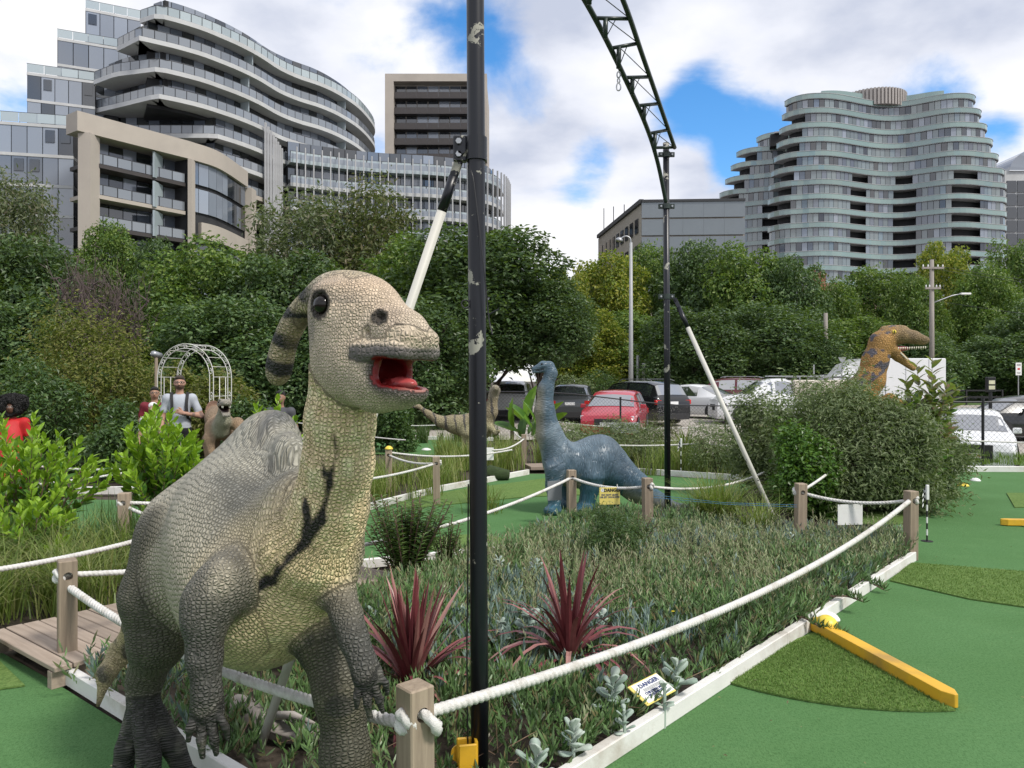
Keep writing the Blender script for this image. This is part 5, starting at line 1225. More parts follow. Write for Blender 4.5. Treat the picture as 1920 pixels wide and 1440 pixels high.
TR = [(1062, 503, 55, 58, 'lime', 'small yellowing tree behind the grey street light', .1), (1140, 478, 85, 62, 'lime', 'yellow-green tree under the low office block', .05), (1222, 466, 62, 66, 'mid', 'leafy tree behind the truss pole', .05), (1312, 456, 75, 60, 'dark1', 'tall dark tree below the metal panels', .0), (1395, 466, 90, 57, 'dark3', 'dark tree below the lower wavy tower', .0),
      (1480, 480, 72, 55, 'dark2', 'dark tree in front of the red brick chimney', .0), (1440, 570, 105, 48, 'dark1', 'wide dark tree over the white utility truck', .0), (1560, 535, 62, 66, 'mid', 'bright tree below the brick chimney', .05), (1640, 508, 80, 68, 'mid', 'bright broad tree below the tall wavy tower', .0), (1712, 520, 55, 62, 'mid', 'bright tree beside the timber power pole', .0),
      (1768, 455, 58, 78, 'lime', 'tall open bright tree above the power pole', .2), (1846, 500, 62, 64, 'dark3', 'tree in front of the tiled roof house', .1), (1905, 462, 62, 72, 'mid', 'tall tree below the arched office', .05), (1600, 600, 95, 52, 'dark3', 'leafy tree behind the orange raptor statue', .0), (1725, 625, 75, 51, 'dark1', 'low dark tree behind the leaning power pole', .0),
      (1885, 625, 85, 53, 'dark2', 'low dark tree by the parking sign', .0), (1300, 575, 95, 47, 'dark2', 'wide low dark tree behind the white sedan', .05), (1180, 590, 85, 55, 'dark3', 'low tree behind the grey street light post', .12), (1090, 580, 75, 52, 'lime', 'low yellow-green tree behind the blue dinosaur head', .12), (1530, 640, 60, 46, 'dark1', 'dark bushy tree behind the weathered short pole', .0), (1800, 590, 60, 70, 'mid', 'tree before the red brick wall', .2),
      (1960, 560, 80, 56, 'dark1', 'dark tree past the parking sign', .0)]
for i, (u, v, hw, y, k, lab, low) in enumerate(TR): tree(u, v, hw, y, k, lab, low, GR_, i)
# leafless shrub tree
def bare_tree(u, vt, hw, y, label):
    x = (u-CU)/F*y; z0 = 0; w = hw/F*y; h = CH+(CV-vt)/F*y; root = empty('bare_tree', (x, y, z0), .7, label, 'tree')
    o = link('limbs', BARE, M_TWIG, root); o.scale = (w*1.1, w*1.1, h)
    me = crown_mesh('dry_leaves', lobes_for(9, 10), 2500, .06, .03, 91, shell=.9); o2 = link('dry_leaves', me, leaf_mat('leaf_dry', [(.07, .052, .05), (.11, .08, .075), (.09, .085, .05)], .7, .2), root); o2.scale = (w, w, h)
bare_tree(185, 478, 105, 26, 'leafless purplish brown tree between the dark trees')

# shrubs: same making, finer leaves
def shrub(u, vt, vb, hw, y, label, leafm, n, L, W, seed, nl=9, name='shrub', shell=.6, lump=.35, droop=.1, dy=1.0, group=None, z0=None, cat='shrub'):
    x = (u-CU)/F*y; zt_ = CH+(CV-vt)/F*y; w = hw/F*y; z0 = float(ground_z(x, y)) if z0 is None else z0; h = zt_-z0
    lob = [((c[0]*w, c[1]*w*dy, c[2]*h), (r[0]*w, r[1]*w*dy, r[2]*h)) for c, r in lobes_for(seed, nl, low=.12, rmin=.3, rmax=.5, flat=1.0)]
    root = empty(name, (x, y, z0), 0, label, cat, group)
    link('foliage', crown_mesh('foliage', lob, n, L, W, seed, droop, shell, lump), leafm, root)
    st = link('stems', limb_mesh('stems', seed+5, 18, .7, .03), M_BARK, root); st.scale = (w, w, h*.85)
    return root
L_SILV = leaf_mat('leaf_silvery', [(.085, .125, .048), (.145, .195, .085), (.22, .27, .13), (.15, .19, .08)], .55, .25)
L_FRESH = leaf_mat('leaf_fresh', [(.048, .120, .018), (.084, .186, .030), (.132, .252, .048)], .35, .3)
L_YELL = leaf_mat('leaf_golden', [(.065, .090, .020), (.123, .145, .029), (.203, .210, .051), (.145, .123, .043)], .5, .35)
L_DEEP = leaf_mat('leaf_deep', [(.030, .068, .021), (.053, .105, .030), (.090, .150, .045)], .4, .25)
shrub(1625, 735, 960, 165, 9.4, 'big feathery grey-green shrub below the orange raptor statue', L_SILV, 34000, .066, .020, 21, 18, dy=.8, lump=.6, shell=.8)
shrub(1735, 790, 940, 85, 10.6, 'loose grey-green shrub spilling onto the turf by the cone markers', L_SILV, 15000, .066, .020, 22, 12, lump=.6, shell=.8)
shrub(1508, 800, 960, 76, 9.0, 'round fresh green bush by the white sign rope', L_FRESH, 10000, .055, .032, 23, 13, lump=.55, shell=.75)
shrub(1435, 745, 930, 85, 10.6, 'grey-green shrub behind the leaning white brace', L_SILV, 14000, .064, .020, 24, 10, lump=.6, shell=.85)
shrub(1545, 712, 900, 100, 11.5, 'tall twiggy shrub in front of the white utility truck', L_SILV, 15000, .066, .020, 25, 11, shell=.95, lump=.6)
shrub(1610, 700, 900, 48, 9.9, 'sparse twiggy shrub top in front of the raptor chest', L_SILV, 2600, .07, .022, 51, 9, shell=1.0, lump=.8)
shrub(1700, 742, 930, 60, 9.2, 'loose pale shrub on the turf side of the big shrub', L_SILV, 4200, .07, .022, 52, 9, shell=1.0, lump=.8)
shrub(1480, 735, 930, 55, 9.6, 'sparse shrub behind the fresh green bush', L_SILV, 3200, .07, .022, 53, 9, shell=1.0, lump=.8)
shrub(175, 598, 830, 140, 15.5, 'big golden olive bush behind the leafy shrubs', L_YELL, 24000, .085, .036, 26, 18, lump=.6, shell=.8)
shrub(70, 690, 850, 110, 13.5, 'dark olive bush behind the woman in red', L_DEEP, 9000, .09, .04, 27, 9)
shrub(420, 690, 850, 80, 16.5, 'golden green bush growing through the garden arch', L_YELL, 9000, .10, .045, 28, 9); shrub(345, 690, 850, 55, 17.0, 'golden green bush behind the bearded man', L_YELL, 6000, .10, .045, 29, 8)
shrub(240, 760, 890, 90, 12.6, 'dark bush between the two leafy shrubs', L_DEEP, 9000, .08, .04, 30, 9); shrub(470, 745, 890, 70, 13.0, 'dark green bush behind the pale dinosaur', L_DEEP, 7000, .08, .04, 31, 8)
shrub(735, 722, 840, 58, 17.5, 'round dark bush under the open red mouth', L_DEEP, 8000, .085, .045, 32, 8)
shrub(1090, 790, 890, 85, 15.0, 'low grey-green shrub behind the blue dinosaur back', L_SILV, 8000, .06, .016, 33, 8); shrub(1180, 785, 885, 80, 14.6, 'low shrub before the red parked car', L_SILV, 8000, .06, .016, 34, 8); shrub(1240, 770, 870, 60, 16.5, 'dry twiggy shrub beside the red car', leaf_mat('leaf_dryish', [(.09, .085, .05), (.14, .125, .075), (.07, .085, .035)], .6, .25), 5000, .05, .014, 35, 7, shell=.95)
shrub(1345, 795, 890, 70, 13.0, 'low grey-green shrub behind the striped flag', L_SILV, 7000, .055, .016, 36, 8); shrub(1030, 790, 870, 40, 18.0, 'small shrub by the footbridge post', L_SILV, 4000, .07, .02, 37, 6)
shrub(1150, 950, 1090, 75, 6.6, 'fine leaved green shrublet in the succulent bed below the danger sign', L_DEEP, 7000, .034, .008, 38, 8, shell=.8, z0=.0)
for (u_, vt_, hw_, y_, sd_, lab_) in ((1015, 985, 48, 7.7, 61, 'low grey-green bushlet at the back edge of the bed by the blue dinosaur foot'), (1095, 962, 55, 8.0, 62, 'dark green bushlet below the rope post before the blue dinosaur'), (1265, 975, 62, 7.5, 63, 'grey-green bushlet at the foot of the truss pole'), (1390, 990, 60, 7.2, 64, 'grey-green bushlet in front of the leaning white brace foot')):
    shrub(u_, vt_, 1080, hw_, y_, lab_, L_SILV if sd_ != 62 else L_DEEP, 3200, .045, .011, sd_, 8, shell=.85, lump=.6, z0=0.0, name='bushlet')
shrub(1075, 700, 730, 60, 44, 'grey-green roadside bush behind the cars', L_SILV, 2500, .16, .06, 39, 6); shrub(1130, 695, 730, 55, 46, 'dark roadside bush behind the dark hatchback', L_DEEP, 2500, .16, .06, 40, 6)
# clipped hedge along the far road
def hedge(u0, u1, vt, y, label):
    a, b = P(u0, vt, y), P(u1, vt, y); rng = np.random.default_rng(5); n = 9000; z0 = float(ground_z(a.x, y)); p = np.stack([rng.uniform(a.x, b.x, n), y+rng.uniform(-.6, .6, n), z0+rng.random(n)**.6*(a.z-z0)], 1)
    N = np.tile([0, -.7, .5], (n, 1))+rand_dirs(n, rng)*.7; N /= np.linalg.norm(N, axis=1)[:, None]; D = rand_dirs(n, rng); D -= N*(D*N).sum(1)[:, None]; D /= np.linalg.norm(D, axis=1)[:, None]
    V, T = leaf_quads(p, D, N, np.full(n, .2), np.full(n, .12)); return tag(link('hedge', np_mesh('hedge', V, T), L_DEEP), label, 'hedge')
hedge(1745, 1990, 706, 70, 'clipped dark green hedge along the far road'); hedge(560, 900, 700, 36, 'dark hedge at the foot of the evergreen trees'); hedge(-40, 330, 690, 24, 'dark hedge behind the golden olive bush')
# ------------------------------------------------------------------ planted beds
def in_poly(p, poly):
    x, y = p[:, 0], p[:, 1]; ins = np.zeros(len(p), bool); j = len(poly)-1
    for i in range(len(poly)):
        xi, yi = poly[i]; xj, yj = poly[j]
        c = ((yi > y) != (yj > y)) & (x < (xj-xi)*(y-yi)/(yj-yi+1e-12)+xi); ins ^= c; j = i
    return ins
def sample_poly(poly, n, rng, dens=None):
    P_ = np.array(poly); lo, hi = P_.min(0), P_.max(0); out = []
    while sum(map(len, out)) < n:
        q = rng.uniform(lo, hi, (n*2, 2)); k = in_poly(q, poly)
        if dens is not None: k &= rng.random(len(q)) < dens(q)
        out.append(q[k])
    return np.concatenate(out)[:n]
def spindles(base, D, bendv, L, R):
    """fleshy finger leaves: three-sided, fattest in the middle, bent along bendv"""
    n = len(base); D = D/np.linalg.norm(D, axis=1)[:, None]; a = np.cross(D, np.array([.31, .23, .92])); a /= np.linalg.norm(a, axis=1)[:, None]; b = np.cross(D, a)
    L = L[:, None]; R = R[:, None]; V = np.zeros((n, 7, 3)); mid = base+D*L*.5+bendv*L*.10; tip = base+D*L+bendv*L*.35
    for k in range(3):
        an = 2*math.pi*k/3; o = a*math.cos(an)+b*math.sin(an); V[:, k] = base+o*R*.5; V[:, 3+k] = mid+o*R
    V[:, 6] = tip; i = np.arange(n)[:, None]*7
    Q = np.concatenate([i+np.array([[k, (k+1) % 3, 3+(k+1) % 3, 3+k]]) for k in range(3)]); T = np.concatenate([i+np.array([[3+k, 3+(k+1) % 3, 6]]) for k in range(3)])
    return V.reshape(-1, 3), Q, T
def rosettes(pts, z0, hgt, nl, L, R, rng, tilt=(.35, .9), curl=.6):
    n = len(pts); lean = rng.normal(size=(n, 3))*[.35, .35, 0]+[0, 0, 1]; lean /= np.linalg.norm(lean, axis=1)[:, None]
    B, D, C, LL = [], [], [], []
    for i in range(nl):
        f = i/nl; yaw = rng.uniform(0, 6.28, n); t = rng.uniform(tilt[0], tilt[1], n)*(1-.45*f); o = np.stack([np.cos(yaw), np.sin(yaw), np.zeros(n)], 1)
        p = np.concatenate([pts, z0[:, None]], 1)+lean*(hgt*(.15+.85*f))[:, None]; d = lean*np.cos(t)[:, None]+o*np.sin(t)[:, None]
        B.append(p); D.append(d); C.append(lean*curl-o*.2); LL.append(L*rng.uniform(.7, 1.25, n))
    B, D, C, LL = map(np.concatenate, (B, D, C, LL)); return spindles(B, D, C, LL, R*LL/L*np.ones(len(LL)))
BED = [(-.30, 2.47), (3.56, 6.86), (3.75, 7.5), (2.75, 7.75), (2.2, 8.75), (1.35, 8.45), (.72, 8.75), (.1, 7.28), (-.78, 5.86), (-2.30, 3.98)]
rng = np.random.default_rng(21)
M_PIG = leaf_mat('pigface_leaf', [(.050, .105, .030), (.095, .175, .052), (.16, .27, .10), (.11, .17, .08), (.20, .17, .08)], .38, .12, .5)
M_CHALK = leaf_mat('chalk_leaf', [(.13, .20, .17), (.20, .29, .25), (.28, .36, .31)], .6, .1, .3)
M_WEED = leaf_mat('pale_weed', [(.20, .27, .12), (.32, .37, .19), (.40, .43, .26), (.29, .24, .16)], .6, .3, .3)
def zone(q, s, seed): return vnoise(np.concatenate([q, np.zeros((len(q), 1))], 1), s, seed)
def bed_fill():
    near = lambda q: np.clip(1.15-.12*(q[:, 1]-2.4), .28, 1)*np.where(zone(q, 1.3, 5) > .64, .3, 1)
    p = sample_poly(BED, 7600, rng, near); z = np.full(len(p), .0)+rng.uniform(.01, .07, len(p)); h = .03+.26*zone(p, 1.7, 8)**2+.03*rng.random(len(p))
    V, Q, T = rosettes(p, z, h, 8, .046, .0056, rng, (.45, 1.25)); o = link('pigface_groundcover', np_mesh('pigface', V, [Q, T], False), M_PIG); tag(o, 'dark green fleshy groundcover filling the bed', 'groundcover', kind='stuff')
    p = sample_poly(BED, 1500, rng, lambda q: np.where(zone(q, 1.1, 15) > .58, 1, .06)*np.clip((q[:, 1]-3.3)/1.5, .08, 1)); z = rng.uniform(.04, .10, len(p)); h = .06+.08*rng.random(len(p))
    V, Q, T = rosettes(p, z, h, 8, .058, .0056, rng, (.25, .8), .3); o = link('chalk_stick_groundcover', np_mesh('chalk', V, [Q, T], False), M_CHALK); tag(o, 'blue-grey finger-leaved groundcover patches in the bed', 'groundcover', kind='stuff')
    # upright pale weeds and seed stalks towards the back
    p = sample_poly(BED, 2000, rng, lambda q: np.clip((q[:, 1]-3.6)/3.0, .03, 1)*np.where(zone(q, .9, 25) > .45, 1, .25)); z = rng.uniform(.03, .08, len(p)); h = .12+.20*rng.random(len(p))
    V, Q, T = rosettes(p, z, h, 10, .034, .0045, rng, (.5, 1.3), .3); o = link('pale_weed', np_mesh('weed', V, [Q, T], False), M_WEED); tag(o, 'pale green weedy stalks among the succulents', 'weeds', kind='stuff')
    n = len(p); b3 = np.concatenate([p, np.zeros((n, 1))], 1); V, Q, T = spindles(b3, np.tile([0, 0, 1.0], (n, 1))+rng.normal(size=(n, 3))*.15, np.zeros((n, 3)), h+.02, np.full(n, .0020)); o = link('weed_stalk', np_mesh('stalks', V, [Q, T], False), M_WEED); tag(o, 'thin upright stalks in the bed', 'weeds', kind='stuff')
    # stems creeping over the white edging
    p = np.array([tuple(B0.lerp(C0, t)) for t in np.concatenate([rng.uniform(.02, .97, 150), rng.normal(.54, .035, 90)])]); p += rng.normal(size=p.shape)*.02+[-.05, .05]; z = np.full(len(p), .06); h = .05+.05*rng.random(len(p))
    V, Q, T = rosettes(p, z, h, 9, .06, .0052, rng, (.3, 1.2)); o = link('trailing_pigface', np_mesh('trail', V, [Q, T], False), M_PIG); tag(o, 'fleshy stems spilling over the white edging', 'groundcover', kind='stuff')
bed_fill()
M_TRAIL = mat('woody_stem', (.16, .10, .075), .8, .3, 20)
def trailing(u0, v0, pts, label):
    root = empty('trailing_stem', G(u0, v0), 0, label, 'plant'); m = MB(); q = [Vector((a, b, c)) for a, b, c in pts]; m.tube([tuple(v) for v in catmull(q, 5)], .006, 6); m.build('stem', M_TRAIL, root)
    P_ = catmull(q, 9); pp = P_[8:]; V, Q, T = rosettes(pp[:, :2], pp[:, 2]-.01, np.full(len(pp), .03), 6, .05, .005, rng, (.5, 1.3)); o = link('leaves', np_mesh('leaves', V, [Q, T], False), M_PIG, root)
trailing(1470, 1185, [(-.15, .05, .10), (.08, -.02, .11), (.22, -.12, .05), (.30, -.2, .03)], 'woody trailing stem crossing the edging at the yellow barrier'); trailing(1560, 1150, [(-.2, .1, .1), (.02, .0, .12), (.12, .02, .11), (.2, -.03, .09)], 'trailing stem lying over the yellow barrier end'); trailing(1590, 1110, [(-.2, .1, .1), (.05, .0, .11), (.17, .0, .07), (.25, -.05, .03)], 'trailing stem past the white golf marker')

def blades(name, pts, L, W, lean, rng, matl, z0=0.0, label=None, nb=None, kind='stuff', root=None, cat='grass'):
    """arching strap leaves"""
    n = len(pts); yaw = rng.uniform(0, 6.28, n); o = np.stack([np.cos(yaw), np.sin(yaw), np.zeros(n)], 1); s = np.stack([-np.sin(yaw), np.cos(yaw), np.zeros(n)], 1)
    LL = L*rng.uniform(.55, 1.2, n); ln = lean*rng.uniform(.2, 1.3, n); ts = np.array([0, .35, .7, 1.0]); V = np.zeros((n, 8, 3)); b = np.concatenate([pts, np.full((n, 1), z0)], 1)
    for k, t in enumerate(ts):
        out = ln*(t**2.0)*.9; up = t*(1-.28*ln*t*t); c = b+o*(LL*out)[:, None]+np.array([0, 0, 1.0])*(LL*up)[:, None]; w = W*(1-t)**.6*.5+.0006
        V[:, 2*k] = c+s*w; V[:, 2*k+1] = c-s*w
    i = np.arange(n)[:, None]*8; Q = np.concatenate([i+np.array([[2*k, 2*k+1, 2*k+3, 2*k+2]]) for k in range(3)])
    ob = link(name, np_mesh(name, V.reshape(-1, 3), Q, True), matl, root)
    return tag(ob, label, cat, kind=kind) if root is None else ob
M_LOM = leaf_mat('strap_grass', [(.10, .16, .03), (.17, .24, .05), (.24, .29, .08), (.30, .29, .12)], .45, .35, .4); M_LOMD = leaf_mat('dark_strap_grass', [(.025, .055, .016), (.045, .085, .024), (.075, .12, .035)], .45, .3, .4)
def tufts(poly, n, per, L, W, lean, matl, label, name='strap_grass', sp=.07):
    c = sample_poly(poly, n, rng); p = np.repeat(c, per, 0)+rng.normal(size=(n*per, 2))*sp; blades(name, p, L, W, lean, rng, matl, 0, label)
tufts([(-3.15, 4.75), (-2.75, 5.2), (-2.3, 6.1), (-3.2, 6.6), (-6.5, 6.6), (-6.5, 4.95)], 150, 38, .56, .009, 1.15, M_LOM, 'bright strappy grass clumps beside the timber deck'); tufts([(-3.0, 6.3), (-2.2, 6.6), (-3.4, 7.6), (-6.8, 7.5), (-6.8, 6.2)], 60, 32, .52, .007, .35, M_LOMD, 'dark upright rushes before the green')
tufts([(-2.0, 8.9), (-1.2, 10.6), (-.6, 11.6), (-1.0, 12.8), (-2.6, 12.3), (-3.2, 9.6)], 75, 30, .5, .011, .7, M_LOM, 'strappy grass in the bed with the knotted rope posts'); tufts([(-1.0, 12.8), (.0, 13.2), (.25, 14.4), (.9, 16.0), (-1.6, 16.4)], 60, 28, .55, .013, .6, M_LOM, 'strappy grass around the striped dinosaur'); tufts([(1.0, 13.5), (3.9, 12.6), (4.6, 14.0), (1.5, 16.5)], 70, 28, .6, .014, .7, M_LOM, 'grassy planting behind the blue dinosaur')
tufts([(-4.2, 20.0), (-.8, 19.6), (-.2, 21.2), (-4.0, 22.5)], 40, 26, .5, .02, .5, M_LOMD, 'dark grasses behind the small far green'); tufts([(6.6, 14.6), (12, 14.5), (13, 17), (6.5, 17.5)], 110, 26, .13, .010, .4, leaf_mat('lawn_blade', [(.08, .15, .02), (.13, .22, .035), (.18, .27, .06)], .5, .35), 'bright green grass in front of the white parked car', 'grass')
def tuft_thing(x, y, n, L, W, lean, matl, label, sp=.06, name='grass_clump'):
    root = empty(name, (x, y, 0), 0, label, 'plant'); blades('leaves', rng.normal(size=(n, 2))*sp, L, W, lean, rng, matl, root=root); return root
tuft_thing(2.2, 8.25, 560, .66, .012, 1.05, M_LOM, 'arching pale grass clump before the foot of the truss pole', .10); tuft_thing(2.45, 7.7, 220, .5, .010, 1.0, M_LOM, 'smaller arching grass clump at the twined post', .08)
tuft_thing(-.35, 9.4, 140, .38, .012, .7, M_LOM, 'grass clump at the white edging by the green', .1); tuft_thing(3.2, 14.2, 60, .75, .045, .55, M_LOM, 'spiky yellow-green rosette plant behind the blue dinosaur tail', .05, 'spiky_plant')

# cordylines: every leaf its own piece
def strap_leaf(name, L, W, arch, matl, fold=.3):
    m = MB(); n = 7; prev = None
    for k in range(n+1):
        t = k/n; x = L*arch*t*t*.9; z = L*t*(1-.35*arch*t*t*(1+arch)); w = W*.5*min(1, (t*5+.35))*(1-t**3.2)+.0005; f = w*fold
        cur = [Vector((x, -w, z)), Vector((x+f*(.6), 0, z-f*.4)), Vector((x, w, z))]
        if prev: m.quad(prev[0], prev[1], cur[1], cur[0]); m.quad(prev[1], prev[2], cur[2], cur[1])
        prev = cur
    me = m.mesh(name, True); me.materials.append(matl); return me
def red_mat():
    t = NT('burgundy_leaf'); oi = t.add('ShaderNodeObjectInfo').outputs['Random']; n = t.noise(14, 4, .6, t.add('ShaderNodeMapping', {'Vector': t.coord(), 'Scale': (1, 6, .25)}).outputs[0])
    c = t.ramp(oi, [(0, (.11, .022, .03)), (.5, (.22, .055, .062)), (.8, (.34, .135, .125)), (1, (.46, .26, .22))]); c = t.mix(t.math('MULTIPLY', n, .5), c, (.10, .03, .03)); t.set('Base Color', c); t.set('Roughness', .4); t.set('Specular IOR Level', .5); t.bump(n, .3, .002)
    return t.m
M_RED = red_mat()
STRAPS = [strap_leaf('strap%d' % i, 1.0, .062, a, M_RED) for i, a in enumerate((.05, .18, .42, .9, 1.4))]
def cordyline(x, y, n, L, label, flat):
    root = empty('cordyline', (x, y, 0), 0, label, 'plant'); m = MB(); m.tube([(0, 0, 0), (0, 0, .09)], [.03, .022], 8); m.build('stem', M_TRAIL, root)
    for i in range(n):
        f = i/n; k = min(4, int((f**flat)*5)); o = bpy.data.objects.new('leaf', STRAPS[k]); COL.objects.link(o); o.parent = root; s = L*random.uniform(.8, 1.1)*(1-.15*(k == 4)); o.scale = (s, s*random.uniform(.75, 1.1), s)
        o.location = (random.uniform(-.01, .01), random.uniform(-.01, .01), .09-.06*f); o.rotation_euler = (random.uniform(-.08, .08), .06+1.0*f*random.uniform(.7, 1.15), i*2.399+random.uniform(-.2, .2))
cordyline(*G(772, 1318)[:2], 92, .58, 'burgundy spiky cordyline between the crested dinosaur and the black pole', 1.5); cordyline(*G(1068, 1272)[:2], 84, .60, 'burgundy cordyline with drooping lower leaves in the middle of the bed', .55)
# silver paddle succulents
def paddle():
    m = MB(); prof = [(0, .006), (.25, .010), (.55, .030), (.8, .036), (.95, .024), (1.0, .006)]; th = .006; rows = []
    for t, w in prof:
        z = t*.10; x = .02*t*t; rows.append([Vector((x, -w, z)), Vector((x+th+w*.12, -w*.5, z)), Vector((x+th, 0, z)), Vector((x+th+w*.12, w*.5, z)), Vector((x, w, z)), Vector((x-th, 0, z))])
    vs = [v for r in rows for v in r]; fs = []
    for i in range(len(rows)-1):
        for k in range(6): fs.append((i*6+k, i*6+(k+1) % 6, (i+1)*6+(k+1) % 6, (i+1)*6+k))
    fs += [tuple(range(6))[::-1], tuple(range((len(rows)-1)*6, len(rows)*6))]; m.faces(vs, fs); return m.mesh('paddle', True)
def silver_mat():
    t = NT('silver_leaf'); oi = t.add('ShaderNodeObjectInfo').outputs['Random']; c = t.ramp(oi, [(0, (.20, .28, .22)), (.6, (.31, .39, .33)), (1, (.43, .49, .43))]); t.set('Base Color', c); t.set('Roughness', .7); t.set('Specular IOR Level', .2); t.set('Sheen Weight', .3); return t.m
M_SILV = silver_mat(); PAD = paddle(); PAD.materials.append(M_SILV)
def succulent(u, v, sc, n, label, z=.0):
    p = G(u, v, z); root = empty('silver_succulent', (p.x, p.y, 0), random.uniform(0, 6), label, 'succulent', 'silver paddle-leaved succulents in the bed'); hh = .17+.07*random.random()
    m = MB(); m.tube([(0, 0, 0), (.005, 0, hh)], [.009, .007], 6); m.build('stem', M_SILV, root)
    for i in range(n):
        f = i/n; o = bpy.data.objects.new('leaf', PAD); COL.objects.link(o); o.parent = root; s = .86*sc*random.uniform(.7, 1.2)*(1-.3*f); o.scale = (s, s*random.uniform(.8, 1.1), s); o.location = (0, 0, hh*(.45+.55*f)); o.rotation_euler = (random.uniform(-.15, .15), 1.15-.95*f+random.uniform(-.15, .15), i*2.399)
for (u, v, s, n, lab) in ((880, 1100, .9, 10, 'silver succulent behind the black pole'), (935, 1095, .8, 10, 'small silver succulent under the rope to the blue dinosaur'), (1003, 1105, 1.1, 12, 'silver succulent at the back edge of the bed beside a dark shrub'), (940, 1235, .9, 9, 'silver succulent between the two burgundy cordylines, small'), (992, 1225, 1.25, 13, 'large silver succulent between the two burgundy cordylines'),
                          (1128, 1220, .9, 9, 'silver succulent behind the drooping cordyline'), (1148, 1375, 1.15, 14, 'silver succulent in front of the tilted danger sign'), (1172, 1410, .8, 8, 'small silver succulent under the tilted danger sign'), (1268, 1335, 1.1, 10, 'silver succulent behind the tilted danger sign'), (1075, 1455, 1.1, 13, 'branching silver succulent close to the white edging'),
                          (1005, 1505, 1.2, 10, 'silver succulent at the edging near the black pole'), (1195, 1060, .9, 10, 'pale silver succulent below the danger sign on the rope'), (1480, 1050, .9, 12, 'silver succulent at the foot of the twined rope post'), (1530, 1062, .8, 9, 'silver succulent under the blank white sign'), (700, 1215, .9, 8, 'silver succulent behind the near cordyline'), (1245, 1365, .8, 8, 'silver succulent touching the tilted danger sign')):
    succulent(u, v, s, n, lab, .0)
# leafy bright shrubs with leaves one can pick apart
def broad_leaf():
    m = MB(); prev = None; n = 5
    for k in range(n+1):
        t = k/n; w = .24*math.sin(math.pi*min(1, t*.92+.06))**.8; z = .08*math.sin(t*2.2); cur = [Vector((t, -w, z+.05*w/.24)), Vector((t, 0, z)), Vector((t, w, z+.05*w/.24))]
        if prev: m.quad(prev[0], prev[1], cur[1], cur[0]); m.quad(prev[1], prev[2], cur[2], cur[1])
        prev = cur
    return m.mesh('broad_leaf', True)
def fresh_mat(name, cols):
    t = NT(name); oi = t.add('ShaderNodeObjectInfo').outputs['Random']; g = t.add('ShaderNodeNewGeometry').outputs['Random Per Island']; c = t.ramp(t.math('FRACT', t.math('ADD', oi, g)), [(i/(len(cols)-1), q) for i, q in enumerate(cols)]); t.set('Base Color', c); t.set('Roughness', .38); t.set('Specular IOR Level', .45)
    tr = t.add('ShaderNodeBsdfTranslucent', {'Color': t.mix(.5, c, (.35, .55, .02))}); ms = t.add('ShaderNodeMixShader', {0: .35}); t.l.new(t.b.outputs[0], ms.inputs[1]); t.l.new(tr.outputs[0], ms.inputs[2]); t.l.new(ms.outputs[0], t.out.inputs['Surface']); return t.m
M_LIME = fresh_mat('lime_leaf', [(.16, .30, .02), (.26, .44, .035), (.36, .54, .06)]); M_GLOSS = fresh_mat('glossy_leaf', [(.04, .11, .02), (.08, .19, .03), (.15, .29, .045)]); M_BRON = fresh_mat('bronze_tip_leaf', [(.10, .13, .06), (.15, .17, .09), (.24, .13, .09)])
BL = broad_leaf()
BLM = {}
for m_ in (M_LIME, M_GLOSS, M_BRON):
    c_ = BL.copy(); c_.materials.append(m_); BLM[m_.name] = c_
